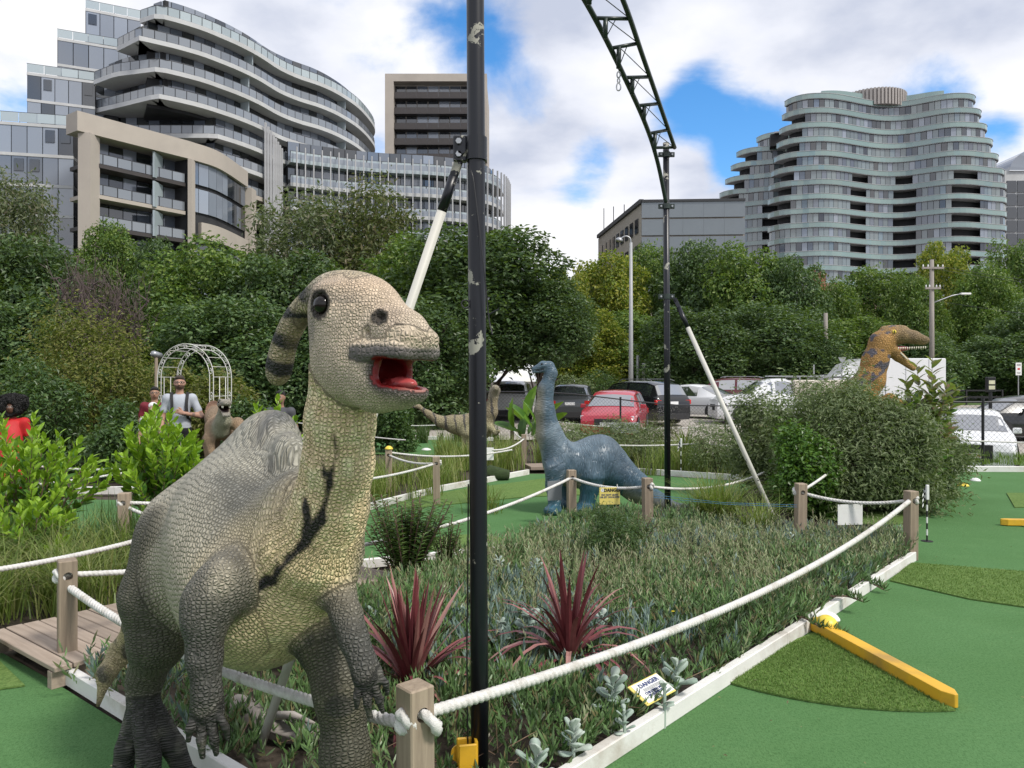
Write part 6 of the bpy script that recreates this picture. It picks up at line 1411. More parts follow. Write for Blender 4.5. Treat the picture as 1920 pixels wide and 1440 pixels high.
def leafy_shrub(x, y, w, h, stems, per, L, label, mats=(M_LIME, M_GLOSS), cap=290, z0=0.0, upr=.5, name='leafy_shrub'):
    root = empty(name, (x, y, z0), 0, label, 'shrub'); r = random.Random(int(x*100)+int(y*10)); rec = []; m = MB()
    for s in range(stems):
        a = s*2.399+r.uniform(-.4, .4); rad = w*math.sqrt((s+.5)/stems)*r.uniform(.75, 1.1); hh = h*(1-.45*(rad/w)**2)*r.uniform(.75, 1.02)
        p0, p3 = Vector((rad*.15*math.cos(a), rad*.15*math.sin(a), 0)), Vector((rad*math.cos(a), rad*math.sin(a), hh)); p1 = p0.lerp(p3, .5)+Vector((0, 0, hh*.12)); cv = catmull([p0, p1, p3], 6); m.tube([tuple(q) for q in cv], [.008*(1-.7*i/(len(cv)-1)) for i in range(len(cv))], 5)
        for k in range(per):
            t = .28+.72*(k+.5)/per; i = min(len(cv)-2, int(t*(len(cv)-1))); q = Vector(cv[i]).lerp(Vector(cv[i+1]), t*(len(cv)-1)-i); d = (Vector(cv[i+1])-Vector(cv[i])).normalized(); ya = k*2.399+r.uniform(-.3, .3); o = d.orthogonal().normalized(); o.rotate(Matrix.Rotation(ya, 3, d)); up = upr+.5*t*t
            dr = (o*1.0+d*up*1.2+Vector((0, 0, .15))).normalized(); nn = (d-dr*d.dot(dr)).normalized(); yx = nn.cross(dr); M = Matrix((dr, yx, nn)).transposed().to_4x4(); s_ = L*r.uniform(.7, 1.2)*(1 if t < .9 else .8); mm = mats[0] if (t > .55 and r.random() < .85) or r.random() < .2 else mats[1]
            rec.append((Matrix.Translation(q) @ M @ Matrix.Diagonal((s_, s_, s_, 1)), mm, -(q.y)))
    m.build('stems', M_TRAIL, root); rec.sort(key=lambda e: -e[2])
    for M, mm, _ in rec[:cap]:
        o = bpy.data.objects.new('leaf', BLM[mm.name]); COL.objects.link(o); o.parent = root; o.matrix_local = M
    V0 = np.array([v.co for v in BL.vertices]); F0 = np.array([list(p.vertices) for p in BL.polygons])
    for mm in mats:
        L_ = [M for M, q, _ in rec[cap:] if q is mm]
        if not L_: continue
        V = np.concatenate([V0 @ np.array(M.to_3x3()).T+np.array(M.translation) for M in L_]); Q = np.concatenate([F0+i*len(V0) for i in range(len(L_))]); o = link('inner_leaves', np_mesh('inner_leaves', V, Q, True), mm, root); o['kind'] = 'stuff'
    return root
leafy_shrub(-4.38, 6.9, .70, 1.32, 46, 22, .115, 'bright lime green leafy shrub in front of the woman in red'); leafy_shrub(-3.66, 8.0, .54, 1.42, 44, 24, .12, 'bright lime green leafy shrub in front of the bearded man'); leafy_shrub(-2.62, 8.4, .42, 1.46, 30, 22, .12, 'lime green leafy shrub behind the neck of the crested dinosaur'); leafy_shrub(-3.3, 7.3, .3, .5, 10, 14, .10, 'small lime green sprig beside the grass bed post'); leafy_shrub(-4.0, 6.4, .45, .62, 14, 14, .12, 'low lime green shrub over the dark rushes', z0=.0)
leafy_shrub(5.35, 9.9, .50, 2.0, 18, 24, .18, 'tall leafy shrub with bronze tips in front of the white truck', (M_BRON, M_GLOSS), upr=.0, name='leafy_shrub'); leafy_shrub(.45, 17.0, .55, 1.0, 5, 3, .7, 'broad banana-like leaves by the chain-link fence', (M_GLOSS, M_GLOSS))
L_NARR = leaf_mat('leaf_narrow', [(.045, .09, .026), (.08, .145, .042), (.13, .20, .065)], .45, .28)
def narrow_shrub(u, vb, vt, hw, y, label, n=9, per=70, L=.06, W=.013):
    x = (u-CU)/F*y; h = CH+(CV-vt)/F*y; w = hw/F*y; root = empty('narrow_leaf_shrub', (x, y, 0), 0, label, 'shrub'); m = MB(); pts = []; dd = []; r = random.Random(8)
    for s in range(n):
        a = r.uniform(0, 6.28); rad = w*r.uniform(.15, 1); hh = h*r.uniform(.6, 1.0); cv = catmull([(0, 0, 0), (rad*.5*math.cos(a), rad*.5*math.sin(a), hh*.5), (rad*math.cos(a), rad*math.sin(a), hh)], 8); m.tube([tuple(q) for q in cv], .004, 4)
        for k in range(per):
            t = .15+.85*k/per; i = t*(len(cv)-1); j = min(len(cv)-2, int(i)); pts.append(cv[j]*(1-i+j)+cv[j+1]*(i-j)); ya = k*2.399; dd.append((math.cos(ya), math.sin(ya), .25))
    m.build('stems', M_TRAIL, root); p, d = np.array(pts), np.array(dd); d /= np.linalg.norm(d, axis=1)[:, None]; N = np.tile([0, 0, 1.0], (len(p), 1))-d*d[:, 2:3]; k = len(p); V, T = leaf_quads(p, d, N/np.linalg.norm(N, axis=1)[:, None], np.full(k, L)*rng.uniform(.7, 1.2, k), np.full(k, W)); link('leaves', np_mesh('leaves', V, T), L_NARR, root)
narrow_shrub(762, 1090, 925, 88, 5.8, 'upright narrow-leaved shrub beside the neck base of the crested dinosaur', 60, 60, .070, .022); narrow_shrub(835, 1090, 965, 45, 6.2, 'smaller upright narrow-leaved shrub at the black pole', 16, 50, .06, .016); narrow_shrub(1185, 1060, 960, 55, 6.9, 'upright narrow-leaved shrub below the danger sign on the rope', 18, 50, .055, .014)
# driftwood log
def driftwood():
    p0, p1 = G(415, 1365), G(612, 1395); root = empty('driftwood_log', p0, 0, 'weathered split driftwood log lying behind the crested dinosaur arm', 'log'); d = (p1-p0); n, k = 26, 18; V = []
    for i in range(n+1):
        t = i/n; r = .075*(1-.55*t)*(1 if t > .03 else .8)
        for j in range(k):
            a = 2*math.pi*j/k; q = np.array([[t*5, math.cos(a)*1.1, math.sin(a)*1.1]]); rr = r*(1+.5*(vnoise(q, 1.0, 3)[0]-.5)+.5*(vnoise(q*[[.4, 3, 3]], 1.6, 4)[0]-.5)); o = Vector((-d.y, d.x, 0)).normalized(); c = d*t+Vector((0, 0, .07-.03*t+.02*math.sin(t*7))); V.append(tuple(c+o*math.cos(a)*rr*1.15+Vector((0, 0, 1))*math.sin(a)*rr*.8))
    Q = [(i*k+j, i*k+(j+1) % k, (i+1)*k+(j+1) % k, (i+1)*k+j) for i in range(n) for j in range(k)]+[tuple(range(k))[::-1], tuple(range(n*k, n*k+k))]; m = MB(); m.faces(V, Q); m.build('wood', M_DRIFT, root, True)
    m = MB(); m.tube([tuple(d*.5+Vector((0, 0, .09))), tuple(d*.62+Vector((.05, -.06, .13))), tuple(d*.78+Vector((.08, -.1, .12)))], [.022, .016, .006], 8); m.build('branch_stub', M_DRIFT, root, True)
M_DRIFT = wood_mat('driftwood', (.17, .145, .13), (.44, .40, .37), .9, 0, 22); driftwood()
def flower(u, v, z, col, label, r=.014):
    p = G(u, v, z); root = empty('flower', (p.x, p.y, 0), 0, label, 'flower'); m = MB()
    for k in range(12):
        a = 2*math.pi*k/12; c, s = math.cos(a), math.sin(a); m.quad((0, 0, z), (c*r-s*r*.3, s*r+c*r*.3, z+.006), (c*r*1.25, s*r*1.25, z+.008), (c*r+s*r*.3, s*r-c*r*.3, z+.006))
    m.build('petals', mat('petal_'+label[:6], col, .5), root); m = MB(); m.tube([(0, 0, .02), (0, 0, z)], .002, 5); m.build('stem', M_TRAIL, root)
flower(752, 1190, .17, (.75, .04, .55), 'magenta daisy flower beside the near cordyline'); flower(1262, 1148, .2, (.8, .65, .02), 'tiny yellow flower in the middle of the bed', .01); flower(1075, 990, .25, (.8, .7, .05), 'yellow flower near the blue dinosaur foot', .012) if False else None

# pile of the lighter turf pieces nearest the viewer
def pile(poly, n, label):
    p = sample_poly(poly, n, rng); blades('turf_pile', p, .017, .0022, .9, rng, M_PILE, .010, label)
M_PILE = leaf_mat('turf_fibre', [(.08, .165, .035), (.14, .24, .058), (.21, .29, .095)], .8, .2, .1)
pile([(2.0, 4.90)]+arc((2.0, 4.93), 1.225, 219, 276), 16000, 'fibres of the lighter turf piece by the yellow barrier'); pile([(3.50, 6.74), (4.30, 6.42), (4.7, 6.25), (4.4, 5.2), (3.62, 5.42), (3.35, 5.62), (3.02, 6.14)], 12000, 'fibres of the lighter turf strip')

# dead stems and fallen leaves
def litter():
    n = 700; p = sample_poly(BED, n, rng); b3 = np.concatenate([p, rng.uniform(.05, .14, (n, 1))], 1); d = rng.normal(size=(n, 3)); d[:, 2] = np.abs(d[:, 2])*.7+.1
    V, Q, T = spindles(b3, d, np.zeros((n, 3)), rng.uniform(.06, .2, n), np.full(n, .0024)); tag(link('dry_stems', np_mesh('dry_stems', V, [Q, T], False), leaf_mat('dry_stem', [(.20, .13, .085), (.30, .20, .13), (.14, .09, .06)], .8, .1)), 'brown dead stems among the succulents', 'dry stems', kind='stuff')
    q = np.concatenate([rng.uniform([.4, 1.5], [6.5, 9.5], (900, 2)), rng.uniform([-3.2, 2.2], [-.6, 3.6], (60, 2))]); lim = B0.x+(q[:, 1]-B0.y)*.88; k = (q[:, 0] > lim+.05) | (q[:, 0] < -.6); k &= rng.random(len(q)) < np.where(q[:, 0] > -.5, np.clip(1.1-(q[:, 0]-lim)*.8, .10, 1), .5); q = q[k]; m = len(q)
    D = rand_dirs(m, rng)*[1, 1, .15]; D /= np.linalg.norm(D, axis=1)[:, None]; N = np.tile([0, 0, 1.0], (m, 1))+rand_dirs(m, rng)*.35; L = rng.uniform(.008, .028, m)
    V, T = leaf_quads(np.concatenate([q, np.full((m, 1), .016)], 1), D, N, L, L*.45); tag(link('fallen_leaves', np_mesh('fallen', V, T), leaf_mat('fallen_leaf', [(.16, .12, .06), (.26, .22, .10), (.10, .12, .05), (.34, .30, .18)], .7, .1)), 'tiny fallen leaves scattered on the turf', 'leaf litter', kind='stuff')
litter()
# ------------------------------------------------------------------ poles, truss, signs, small things on the course
def chipped_mat(name, base, under, amt=.62, scale=9.0, rough=.35):
    t = NT(name); v = t.coord(); n = t.noise(scale, 6, .7, v, .5); n2 = t.noise(scale*.22, 3, .5, v); k = t.ramp(t.math('ADD', t.math('MULTIPLY', n, .75), t.math('MULTIPLY', n2, .35)), [(amt, (0, 0, 0)), (amt+.012, (1, 1, 1))])
    b2 = t.noise(2.5, 4, .6, v); bc = t.mix(t.math('MULTIPLY', b2, .4), base, tuple(min(1, c*1.7+.002) for c in base)); t.set('Base Color', t.mix(k, bc, under)); t.set('Roughness', t.math('ADD', rough, t.math('MULTIPLY', k, .3))); t.bump(k, -.4, .002); return t.m
M_BPOLE = chipped_mat('black_pole_paint', (.004, .005, .009), (.34, .33, .28), .645); M_WSTAY = chipped_mat('white_stay_paint', (.50, .49, .44), (.05, .05, .045), .68, 11, .5); M_GSTEEL = chipped_mat('green_steel', (.020, .032, .026), (.12, .12, .09), .70, 12); M_STEEL = mat('galvanised', (.40, .41, .42), .4, .15, 6, metal=.8); M_BLACK = mat('black_metal', (.012, .012, .014), .4, .1)
M_YEL = mat('yellow_paint', (.70, .40, .025), .45, .05, 6, .1, 40, dirt=(.42, .25, .05)); M_RUB = mat('black_rubber', (.014, .014, .016), .55, .15, 8); M_YELP = mat('yellow_plastic', (.78, .58, .06), .4, .05); M_WHP = mat('white_plastic', (.78, .78, .76), .4, .04); M_REDP = mat('red_plastic', (.55, .03, .03), .4, .05); M_GREYS = mat('grey_sign', (.20, .215, .23), .5, .05); M_BLUETW = mat('blue_twine', (.05, .20, .38), .8)
def stay(root, top, foot, frac_black, r, name='brace'):
    top, foot = Vector(top), Vector(foot); d = (foot-top).normalized(); mid = top.lerp(foot, frac_black)
    m = MB(); m.tube([top+d*.10, mid], r, 14); o = m.build('brace_upper', M_BPOLE, root, True); o.location = -root.location
    m = MB(); m.tube([mid, foot], r*.98, 14); o = m.build('brace_lower', M_WSTAY, root, True); o.location = -root.location
    m = MB(); s = d.cross(Vector((0, 1, 0))).normalized(); up = Vector((0, 1, 0)); M = Matrix((s, d, s.cross(d))).transposed(); m.box(top+d*.10, (r*.85, .11, .012), M, bev=.004); m.lathe([(r*.9, -.012), (r*.9, .012)], top, 18, Matrix.Rotation(math.radians(90), 3, 'X')); m.lathe([(.016, -.03), (.016, .03)], top, 8, Matrix.Rotation(math.radians(90), 3, 'X')); o = m.build('brace_hinge', M_BPOLE, root); o.location = -root.location
def near_pole():
    b = Vector((-.125, 3.0, 0)); root = empty('steel_pole', b, 0, 'thick chipped black steel pole with a white leaning brace beside the crested dinosaur', 'pole')
    r = .0345; m = MB(); zs = [0, .8, 1.6, 2.4, 3.2, 4.2, 5.2]; m.tube([(-.006*z, 0, z) for z in zs], r, 28); m.build('shaft', M_BPOLE, root, True)
    zc = CH+(CV-280)/F*3.0
    m = MB(); m.lathe([(r+.008, -.045), (r+.008, .045)], (-.006*zc, 0, zc), 28); m.box((-.006*zc-r-.028, 0, zc), (.026, .018, .05), bev=.004); m.build('clamp', M_BPOLE, root)
    for dz in (-.025, .025): m = MB(); m.lathe([(.012, -.03), (.012, .03)], (-.006*zc-r-.032, 0, zc+dz), 6, Matrix.Rotation(math.radians(90), 3, 'X')); m.build('bolt', M_STEEL, root)
    stay(root, P(866, 285, 3.0), G(483, 1416), .09, .0195)
    m = MB(); pts = catmull([(-.043, -.01, 4.8), (-.044, -.015, 3.4), (-.042, -.015, 2.55), (-.02, -.04, 2.35), (.015, -.05, 2.05), (.035, -.045, 1.85), (.05, -.06, 1.78)], 8); m.tube([tuple(p) for p in pts], .0028, 5); m.build('cable', M_BLACK, root)
    m = MB(); pts = catmull([(.03, -.04, 1.9), (.08, -.05, 1.98), (.115, -.06, 1.86), (.15, -.06, 1.86)], 8) if False else catmull([(-.045, -.01, 1.2), (-.047, -.015, .8), (-.05, -.02, .55), (-.045, -.015, .1)], 8); m.tube([tuple(p) for p in pts], .0032, 5); m.build('cable', M_BLACK, root)
    m = MB(); pr = [(-.043+.016*math.cos(a)-.012, -.02, 1.90+.016*math.sin(a)) for a in np.linspace(0, 2*math.pi, 14, endpoint=False)]; m.tube(pr, .003, 5, closed=True); m.build('hook_eye', M_BLACK, root)
    m = MB(); m.tube([(.035, -.02, 1.86), (.075, -.02, 1.88)], .004, 6); m.build('peg', M_BLACK, root)
    # hand winch bolted to the foot of the pole
    w = empty('hand_winch', (-.175, 2.96, .0), .2, 'yellow hand winch bolted to the foot of the black pole', 'winch')
    m = MB(); m.box((0, -.03, .16), (.035, .006, .055), bev=.004); m.box((0, .03, .16), (.035, .006, .055), bev=.004); m.box((.035, 0, .16), (.005, .03, .06)); m.build('bracket', M_YEL, w)
    m = MB(); m.lathe([(.034, -.045), (.034, -.038)], (-.022, 0, .15), 22, Matrix.Rotation(math.radians(90), 3, 'X')); m.build('gear_cover', M_YEL, w)
    m = MB(); m.lathe([(.018, -.03), (.018, .03)], (0, 0, .14), 14, Matrix.Rotation(math.radians(90), 3, 'X')); m.build('drum', M_STEEL, w)
    for (x, z) in ((-.022, .15), (.01, .195), (.012, .12)): m = MB(); m.lathe([(.006, -.05), (.006, -.036)], (x, 0, z), 6, Matrix.Rotation(math.radians(90), 3, 'X')); m.build('bolt', M_STEEL, w)
near_pole()
def truss_pole():
    y = 9.0; x = (1252-CU)/F*y; root = empty('truss_pole', (x, y, 0), 0, 'slim dark pole carrying a green lattice truss, with a white leaning brace', 'pole'); zt_ = CH+(CV-268)/F*y; r = .036
    m = MB(); m.tube([(0, 0, 0), (-.01, 0, 2.0), (-.02, 0, zt_)], r, 18); m.build('shaft', M_BPOLE, root, True)
    for v in (290, 387, 556):
        z = CH+(CV-v)/F*y; m = MB(); m.lathe([(r+.008, -.03), (r+.008, .03)], (-.015, 0, z), 18); m.box((-.015, 0, z), (.095, .012, .028), bev=.003); m.build('clamp', M_GSTEEL, root)
        for s in (-.08, .05): m = MB(); m.lathe([(.012, -.025), (.012, .025)], (s, 0, z), 6, Matrix.Rotation(math.radians(90), 3, 'X')); m.build('bolt', M_STEEL, root)
    stay(root, P(1266, 562, 8.95), G(1462, 996), .13, .027)
    # the truss: comes towards the viewer as it climbs, chords, rungs and thin rods
    o = root.location; A = lambda u, v, yy: P(u, v, yy)-o
    N = 13; lo = []; hi = []
    up_ = [(1265, 277, 8.95), (1240, 205, 8.2), (1205, 105, 7.3), (1172, 10, 6.6), (1120, -110, 5.9), (1050, -240, 5.3), (960, -360, 4.8)]; dn_ = [(1250, 385, 9.0), (1232, 300, 8.75), (1210, 232, 8.2), (1165, 132, 7.3), (1108, 20, 6.6), (1040, -90, 5.9), (960, -200, 5.3), (880, -300, 4.8)]
    cu = catmull([A(*q) for q in up_], 8); cd = catmull([A(*q) for q in dn_], 8)
    m = MB(); m.tube([tuple(p) for p in cu], .024, 8); m.build('top_chord', M_GSTEEL, root, True); m = MB(); m.tube([tuple(p) for p in cd], .025, 8); m.build('bottom_chord', M_GSTEEL, root, True)
    m = MB(); m.tube([tuple(A(1266, 276, 8.95)), tuple(A(1226, 277, 8.9))], .018, 8); m.build('end_bar', M_GSTEEL, root, True)
    for i in range(1, 9):
        t = i/9*.86; p = Vector(cu[int(t*(len(cu)-1))]); pv = lambda w: CV+F*(CH-w[2])/(w[1]+o.y); k = min(range(len(cd)), key=lambda j: abs(pv(cd[j])-(pv(p)+5))); q = Vector(cd[k]); m = MB(); m.tube([tuple(p), tuple(q)], .018, 8); m.build('rung', M_GSTEEL, root, True)
        e = q.lerp(p, .30); k2 = min(range(len(cd)), key=lambda j: (Vector(cd[j])-(e+Vector((.0, .0, -.42)))).length); m = MB(); f = Vector((e.x, e.y+.03, max(cd[k2][2]-.10, e.z-.44))); m.tube([tuple(e), tuple(f)], .022, 8); m.build('hanger', M_GSTEEL, root, True)
        j = max(0, int((i-1)/9*.86*(len(cu)-1))); g = Vector(cu[j]); m = MB(); m.tube([tuple(e), tuple(e.lerp(g, .92))], .0045, 5); m.tube([tuple(q.lerp(p, .6)), tuple(f)], .0045, 5); m.build('rod', M_GSTEEL, root)
    # shackle hanging off the truss
    c = A(1160, 140, 7.25)
    for dz, rr in ((0, .028), (-.055, .02), (-.115, .036)):
        m = MB(); ring = [tuple(c+Vector((rr*.55*math.cos(a), .1*rr*math.sin(a*2), dz+rr*math.sin(a)))) for a in np.linspace(0, 2*math.pi, 14, endpoint=False)]; m.tube(ring, .007, 5, closed=True); m.build('shackle', M_STEEL, root)
truss_pole()
# lettering helper
def text_part(txt, size, matl, root, loc, rot, name='lettering', ext=.0008, align='CENTER', bold=0.0):
    cu = bpy.data.curves.new(name, 'FONT'); cu.body = txt; cu.size = size; cu.extrude = ext; cu.align_x = align; cu.align_y = 'CENTER'; cu.offset = bold; cu.resolution_u = 2; cu.space_line = .95
    o = bpy.data.objects.new('tmp', cu); COL.objects.link(o); bpy.context.view_layer.update(); me = bpy.data.meshes.new_from_object(o.evaluated_get(bpy.context.evaluated_depsgraph_get())); bpy.data.objects.remove(o)
    me.materials.clear(); q = link(name, me, matl, root); q.location = loc; q.rotation_euler = rot; return q
M_SGNY = mat('sign_yellow', (.72, .60, .16), .5, .05, 3, dirt=(.60, .52, .2)); M_INK = mat('sign_ink', (.03, .05, .16), .6); M_INKK = mat('sign_black_ink', (.02, .02, .02), .6)
X90 = (math.radians(90), 0, 0)
def danger_sign_rope():
    p = P(1143, 930, 8.05); root = empty('danger_sign', p, .12, 'yellow danger sign hung on the rope before the blue dinosaur', 'sign'); m = MB(); m.box((0, 0, 0), (.110, .004, .090), bev=.002); m.build('panel', M_SGNY, root)
    text_part('DANGER', .046, M_INKK, root, (.03, -.0055, .060), X90, bold=.002); text_part('DO NOT LEAN\nOR SIT ON ROPES', .026, M_INK, root, (0, -.0055, .0), X90, bold=.0006)
    m = MB(); m.lathe([(.018, 0), (.018, .001)], (-.075, -.0045, .062), 18, Matrix.Rotation(math.radians(90), 3, 'X')); m.build('warning_disc', M_WHP, root); text_part('!', .03, M_INKK, root, (-.075, -.0062, .062), X90)
    for s in (-.085, .085): m = MB(); m.tube([(s, -.004, .08), (s, 0, .115), (s, .02, .12), (s, .02, .09)], .002, 5); m.build('tie', M_WHP, root)
danger_sign_rope()
def danger_sign_ground():
    p = G(1222, 1292, .16); root = empty('danger_sign', p, 0, 'faded yellow danger sign lying tilted in the succulents by the edging', 'sign'); root.rotation_euler = (math.radians(22), math.radians(-6), math.radians(38)); m = MB(); m.box((0, 0, 0), (.10, .065, .003), bev=.002); m.build('panel', M_SGNY, root); m = MB(); m.box((.006, 0, .0035), (.090, .058, .001)); m.build('white_field', M_WHP, root)
    text_part('DANGER', .032, M_INK, root, (.012, .034, .0052), (0, 0, 0), bold=.001); text_part('CHILDREN MUST\nBE SUPERVISED', .018, M_INK, root, (.012, -.02, .0052), (0, 0, 0), bold=.0006)
    m = MB()
    for k in range(3): m.box((.012, .014-.006*k, .0048), (.06, .0016, .0003))
    m.build('small_print', M_GREYS, root)
danger_sign_ground()
def flat_sign(p, w, h, rz, label, mt, tilt=0.0):
    root = empty('blank_sign', p, rz, label, 'sign'); root.rotation_euler = (tilt, 0, rz); m = MB(); m.box((0, 0, 0), (w/2, .003, h/2), bev=.0015); m.build('panel', mt, root)
    for s in (-w*.42, w*.42): m = MB(); m.tube([(s, -.004, h*.44), (s, .0, h*.6), (s, .018, h*.6), (s, .016, h*.45)], .002, 5); m.build('tie', M_BLACK, root)
flat_sign(P(1594, 965, 7.15), .245, .19, .12, 'blank white sign hung on the rope by the corner post', M_WHP); flat_sign(P(1040, 920, 8.6), .17, .22, .3, 'blank grey sign hung on the rope at the blue dinosaur foot', M_GREYS); flat_sign(P(918, 851, 12.2), .13, .2, .2, 'small white notice on the rope beside the black pole', M_WHP); flat_sign(P(1172, 802, 17.0), .62, .26, .05, 'grey board standing before the red parked car', M_GREYS, -.5)
def box_thing(name, label, cat, parts, loc, rz=0.0):
    root = empty(name, loc, rz, label, cat)
    for n, m, mt in parts: m.build(n, mt, root)
    return root
def yellow_barrier(a, b, label, w=.082, h=.075):
    a, b = Vector(a), Vector(b); d = b-a; L = d.length; ang = math.atan2(d.y, d.x); root = empty('putting_barrier', a, ang, label, 'barrier')
    m = MB(); m.prism([(0, -w/2), (L-.06, -w/2), (L, -w*.12), (L, w*.12), (L-.06, w/2), (0, w/2)], .008, h); o = m.build('beam', M_YEL, root); bv = o.modifiers.new('b', 'BEVEL'); bv.width = .004; bv.segments = 2
    return root
yellow_barrier((1.93, 5.02, 0), (2.165, 3.74, 0), 'long yellow timber barrier across the turf with a chamfered end'); yellow_barrier((7.4, 8.35, 0), (5.42, 8.52, 0), 'short yellow timber barrier on the turf near the striped flag')
def dome(p, r, mt, label, name='marker_cone'):
    m = MB(); m.lathe([(r, 0), (r*.98, .008), (r*.75, .03), (r*.42, .045), (r*.2, .048)], (0, 0, 0), 24); o = m.build(name, mt, None, True); o.location = p; return tag(o, label, 'marker')
dome((2.10, 5.10, .02), .075, M_WHP, 'white dome marker at the end of the long yellow barrier'); dome((1.99, 4.86, .07), .07, M_YELP, 'yellow dome marker sitting on the barrier end'); dome((6.9, 11.75, 0), .085, M_YELP, 'yellow dome marker on the far turf'); dome((7.45, 12.35, 0), .08, M_WHP, 'white dome marker on the far turf'); dome((-2.0, 17.9, 0), .12, M_WHP, 'white dome marker on the small far green'); dome((-1.78, 11.1, .62), .06, M_YELP, 'pale yellow cap on top of a rope post')
def flag(x, y, h, label, rz=0.0, hole=True):
    root = empty('hole_flag', (x, y, 0), rz, label, 'golf flag')
    n = 9
    for k in range(n): m = MB(); m.tube([(0, 0, h*k/n), (0, 0, h*(k+1)/n)], .0085, 8); m.build('stick_band', M_INKK if k % 2 == 0 else M_WHP, root)
    m = MB(); W, H = .10, .13; nx, ny = 4, 5
    for i in range(nx):
        for j in range(ny):
            if (i+j) % 2 == 0: q = lambda a, b: (-a*W/nx*.6, .03*math.sin(a*1.3), h+.0-b*H/ny-a*.02); m.quad(q(i, j), q(i+1, j), q(i+1, j+1), q(i, j+1))
    m.build('flag_dark_square', M_INKK, root); m = MB()
    for i in range(nx):
        for j in range(ny):
            if (i+j) % 2: q = lambda a, b: (-a*W/nx*.6, .03*math.sin(a*1.3), h+.0-b*H/ny-a*.02); m.quad(q(i, j), q(i+1, j), q(i+1, j+1), q(i, j+1))
    m.build('flag_pale_square', M_WHP, root); m = MB(); m.box((.004, 0, h-.06), (.014, .012, .075), bev=.004); m.build('sleeve', M_WHP, root)
    if hole: m = MB(); m.lathe([(.055, .0), (.055, .005)], (0, 0, .0), 24); m.build('cup', M_INKK, root)
flag(4.15, 7.68, .55, 'checked golf flag on a black and white striped stick by the corner post'); flag(2.86, 13.0, .62, 'checked golf flag behind the blue dinosaur tail')
# red obstacle on the far green, round stepping board, small posts
m = MB(); m.box((0, 0, .05), (.20, .05, .05), bev=.01); m2 = MB(); m2.box((.16, 0, .16), (.04, .05, .09), bev=.01); m3 = MB(); m3.box((.3, 0, .12), (.10, .03, .02), bev=.005); box_thing('red_obstacle', 'red obstacle with an upright block on the green behind the dinosaur neck', 'obstacle', [('base', m, M_REDP), ('upright', m2, M_REDP), ('arm', m3, M_REDP)], (-2.15, 12.4, 0), .2)
m = MB(); m.lathe([(.20, .0), (.205, .012), (.20, .025)], (0, 0, .42), 30); m2 = MB(); m2.tube([(0, 0, 0), (0, 0, .42)], .035, 10); m3 = MB(); m3.lathe([(.12, .0), (.12, .002)], (0, 0, .4455), 24); box_thing('round_table_board', 'round pinkish board on a stand beside the grass bed post', 'table', [('top', m, mat('pink_board', (.50, .30, .24), .6, .15, 8)), ('stand', m2, M_POST), ('inner_disc', m3, mat('pink_board_pale', (.56, .38, .31), .6, .1, 8))], (-2.95, 6.75, 0))
m = MB(); m.box((0, 0, .25), (.09, .09, .25), bev=.006); m2 = MB(); m2.box((-.092, -.02, .44), (.003, .05, .04)); box_thing('timber_box_post', 'short timber box post with a yellow notice beside the round board', 'post', [('post', m, M_POST), ('notice', m2, M_SGNY)], (-2.72, 7.15, 0), .3)
m = MB(); m.tube([(0, 0, .0), (.0, 0, .10)], [.10, .085], 18); m.lathe([(.085, .10), (.06, .13), (.02, .14)], (0, 0, 0), 18); o = m.build('rubber_dome', M_RUB, None, True); o.location = (-.72, 2.42, .07); tag(o, 'black rubber dome peeking up between the crested dinosaur legs', 'rubber cap')
# old tyre behind the twined post
def tyre(x, y):
    root = empty('old_tyre', (x, y, .10), .0, 'old black tyre half hidden behind the twined rope post', 'tyre'); root.rotation_euler = (.25, 0, .3); m = MB(); m.tube([(.26*math.cos(a), .26*math.sin(a), .0) for a in np.linspace(0, 2*math.pi, 28, endpoint=False)], .075, 10, closed=True); m.build('tread', M_RUB, root, True)
tyre(2.55, 7.75)
def twine(a, b, label):
    m = MB(); 
    for k in range(2): m.tube([tuple(Vector(a)+Vector((0, 0, .025*k))), tuple(Vector(a).lerp(Vector(b), .5)+Vector((0, 0, -.02+.015*k))), tuple(Vector(b)+Vector((0, 0, .02*k)))], .0018, 5)
    o = m.build('twine', M_BLUETW); tag(o, label, 'twine')
twine((1.43, 7.74, .43), (2.72, 7.33, .40), 'blue twine tied between two rope posts in front of the pole')
m = MB(); m.box((0, 0, .04), (.35, .28, .03), bev=.004); box_thing('footbridge', 'small pale timber footbridge beside the blue dinosaur neck', 'bridge', [('deck', m, M_DECK)], (.62, 13.9, .02), .2)
m = MB(); m.tube([(-.3, 0, .1), (0, 0, .14), (.3, .05, .1)], [.06, .13, .08], 12); o = m.build('moss_mound', mat('moss', (.03, .05, .015), .95, .3, 20, .8, 60), None, True); o.location = (-.35, 12.4, -.02); tag(o, 'mossy green mound on the edging by the small notice', 'mound')
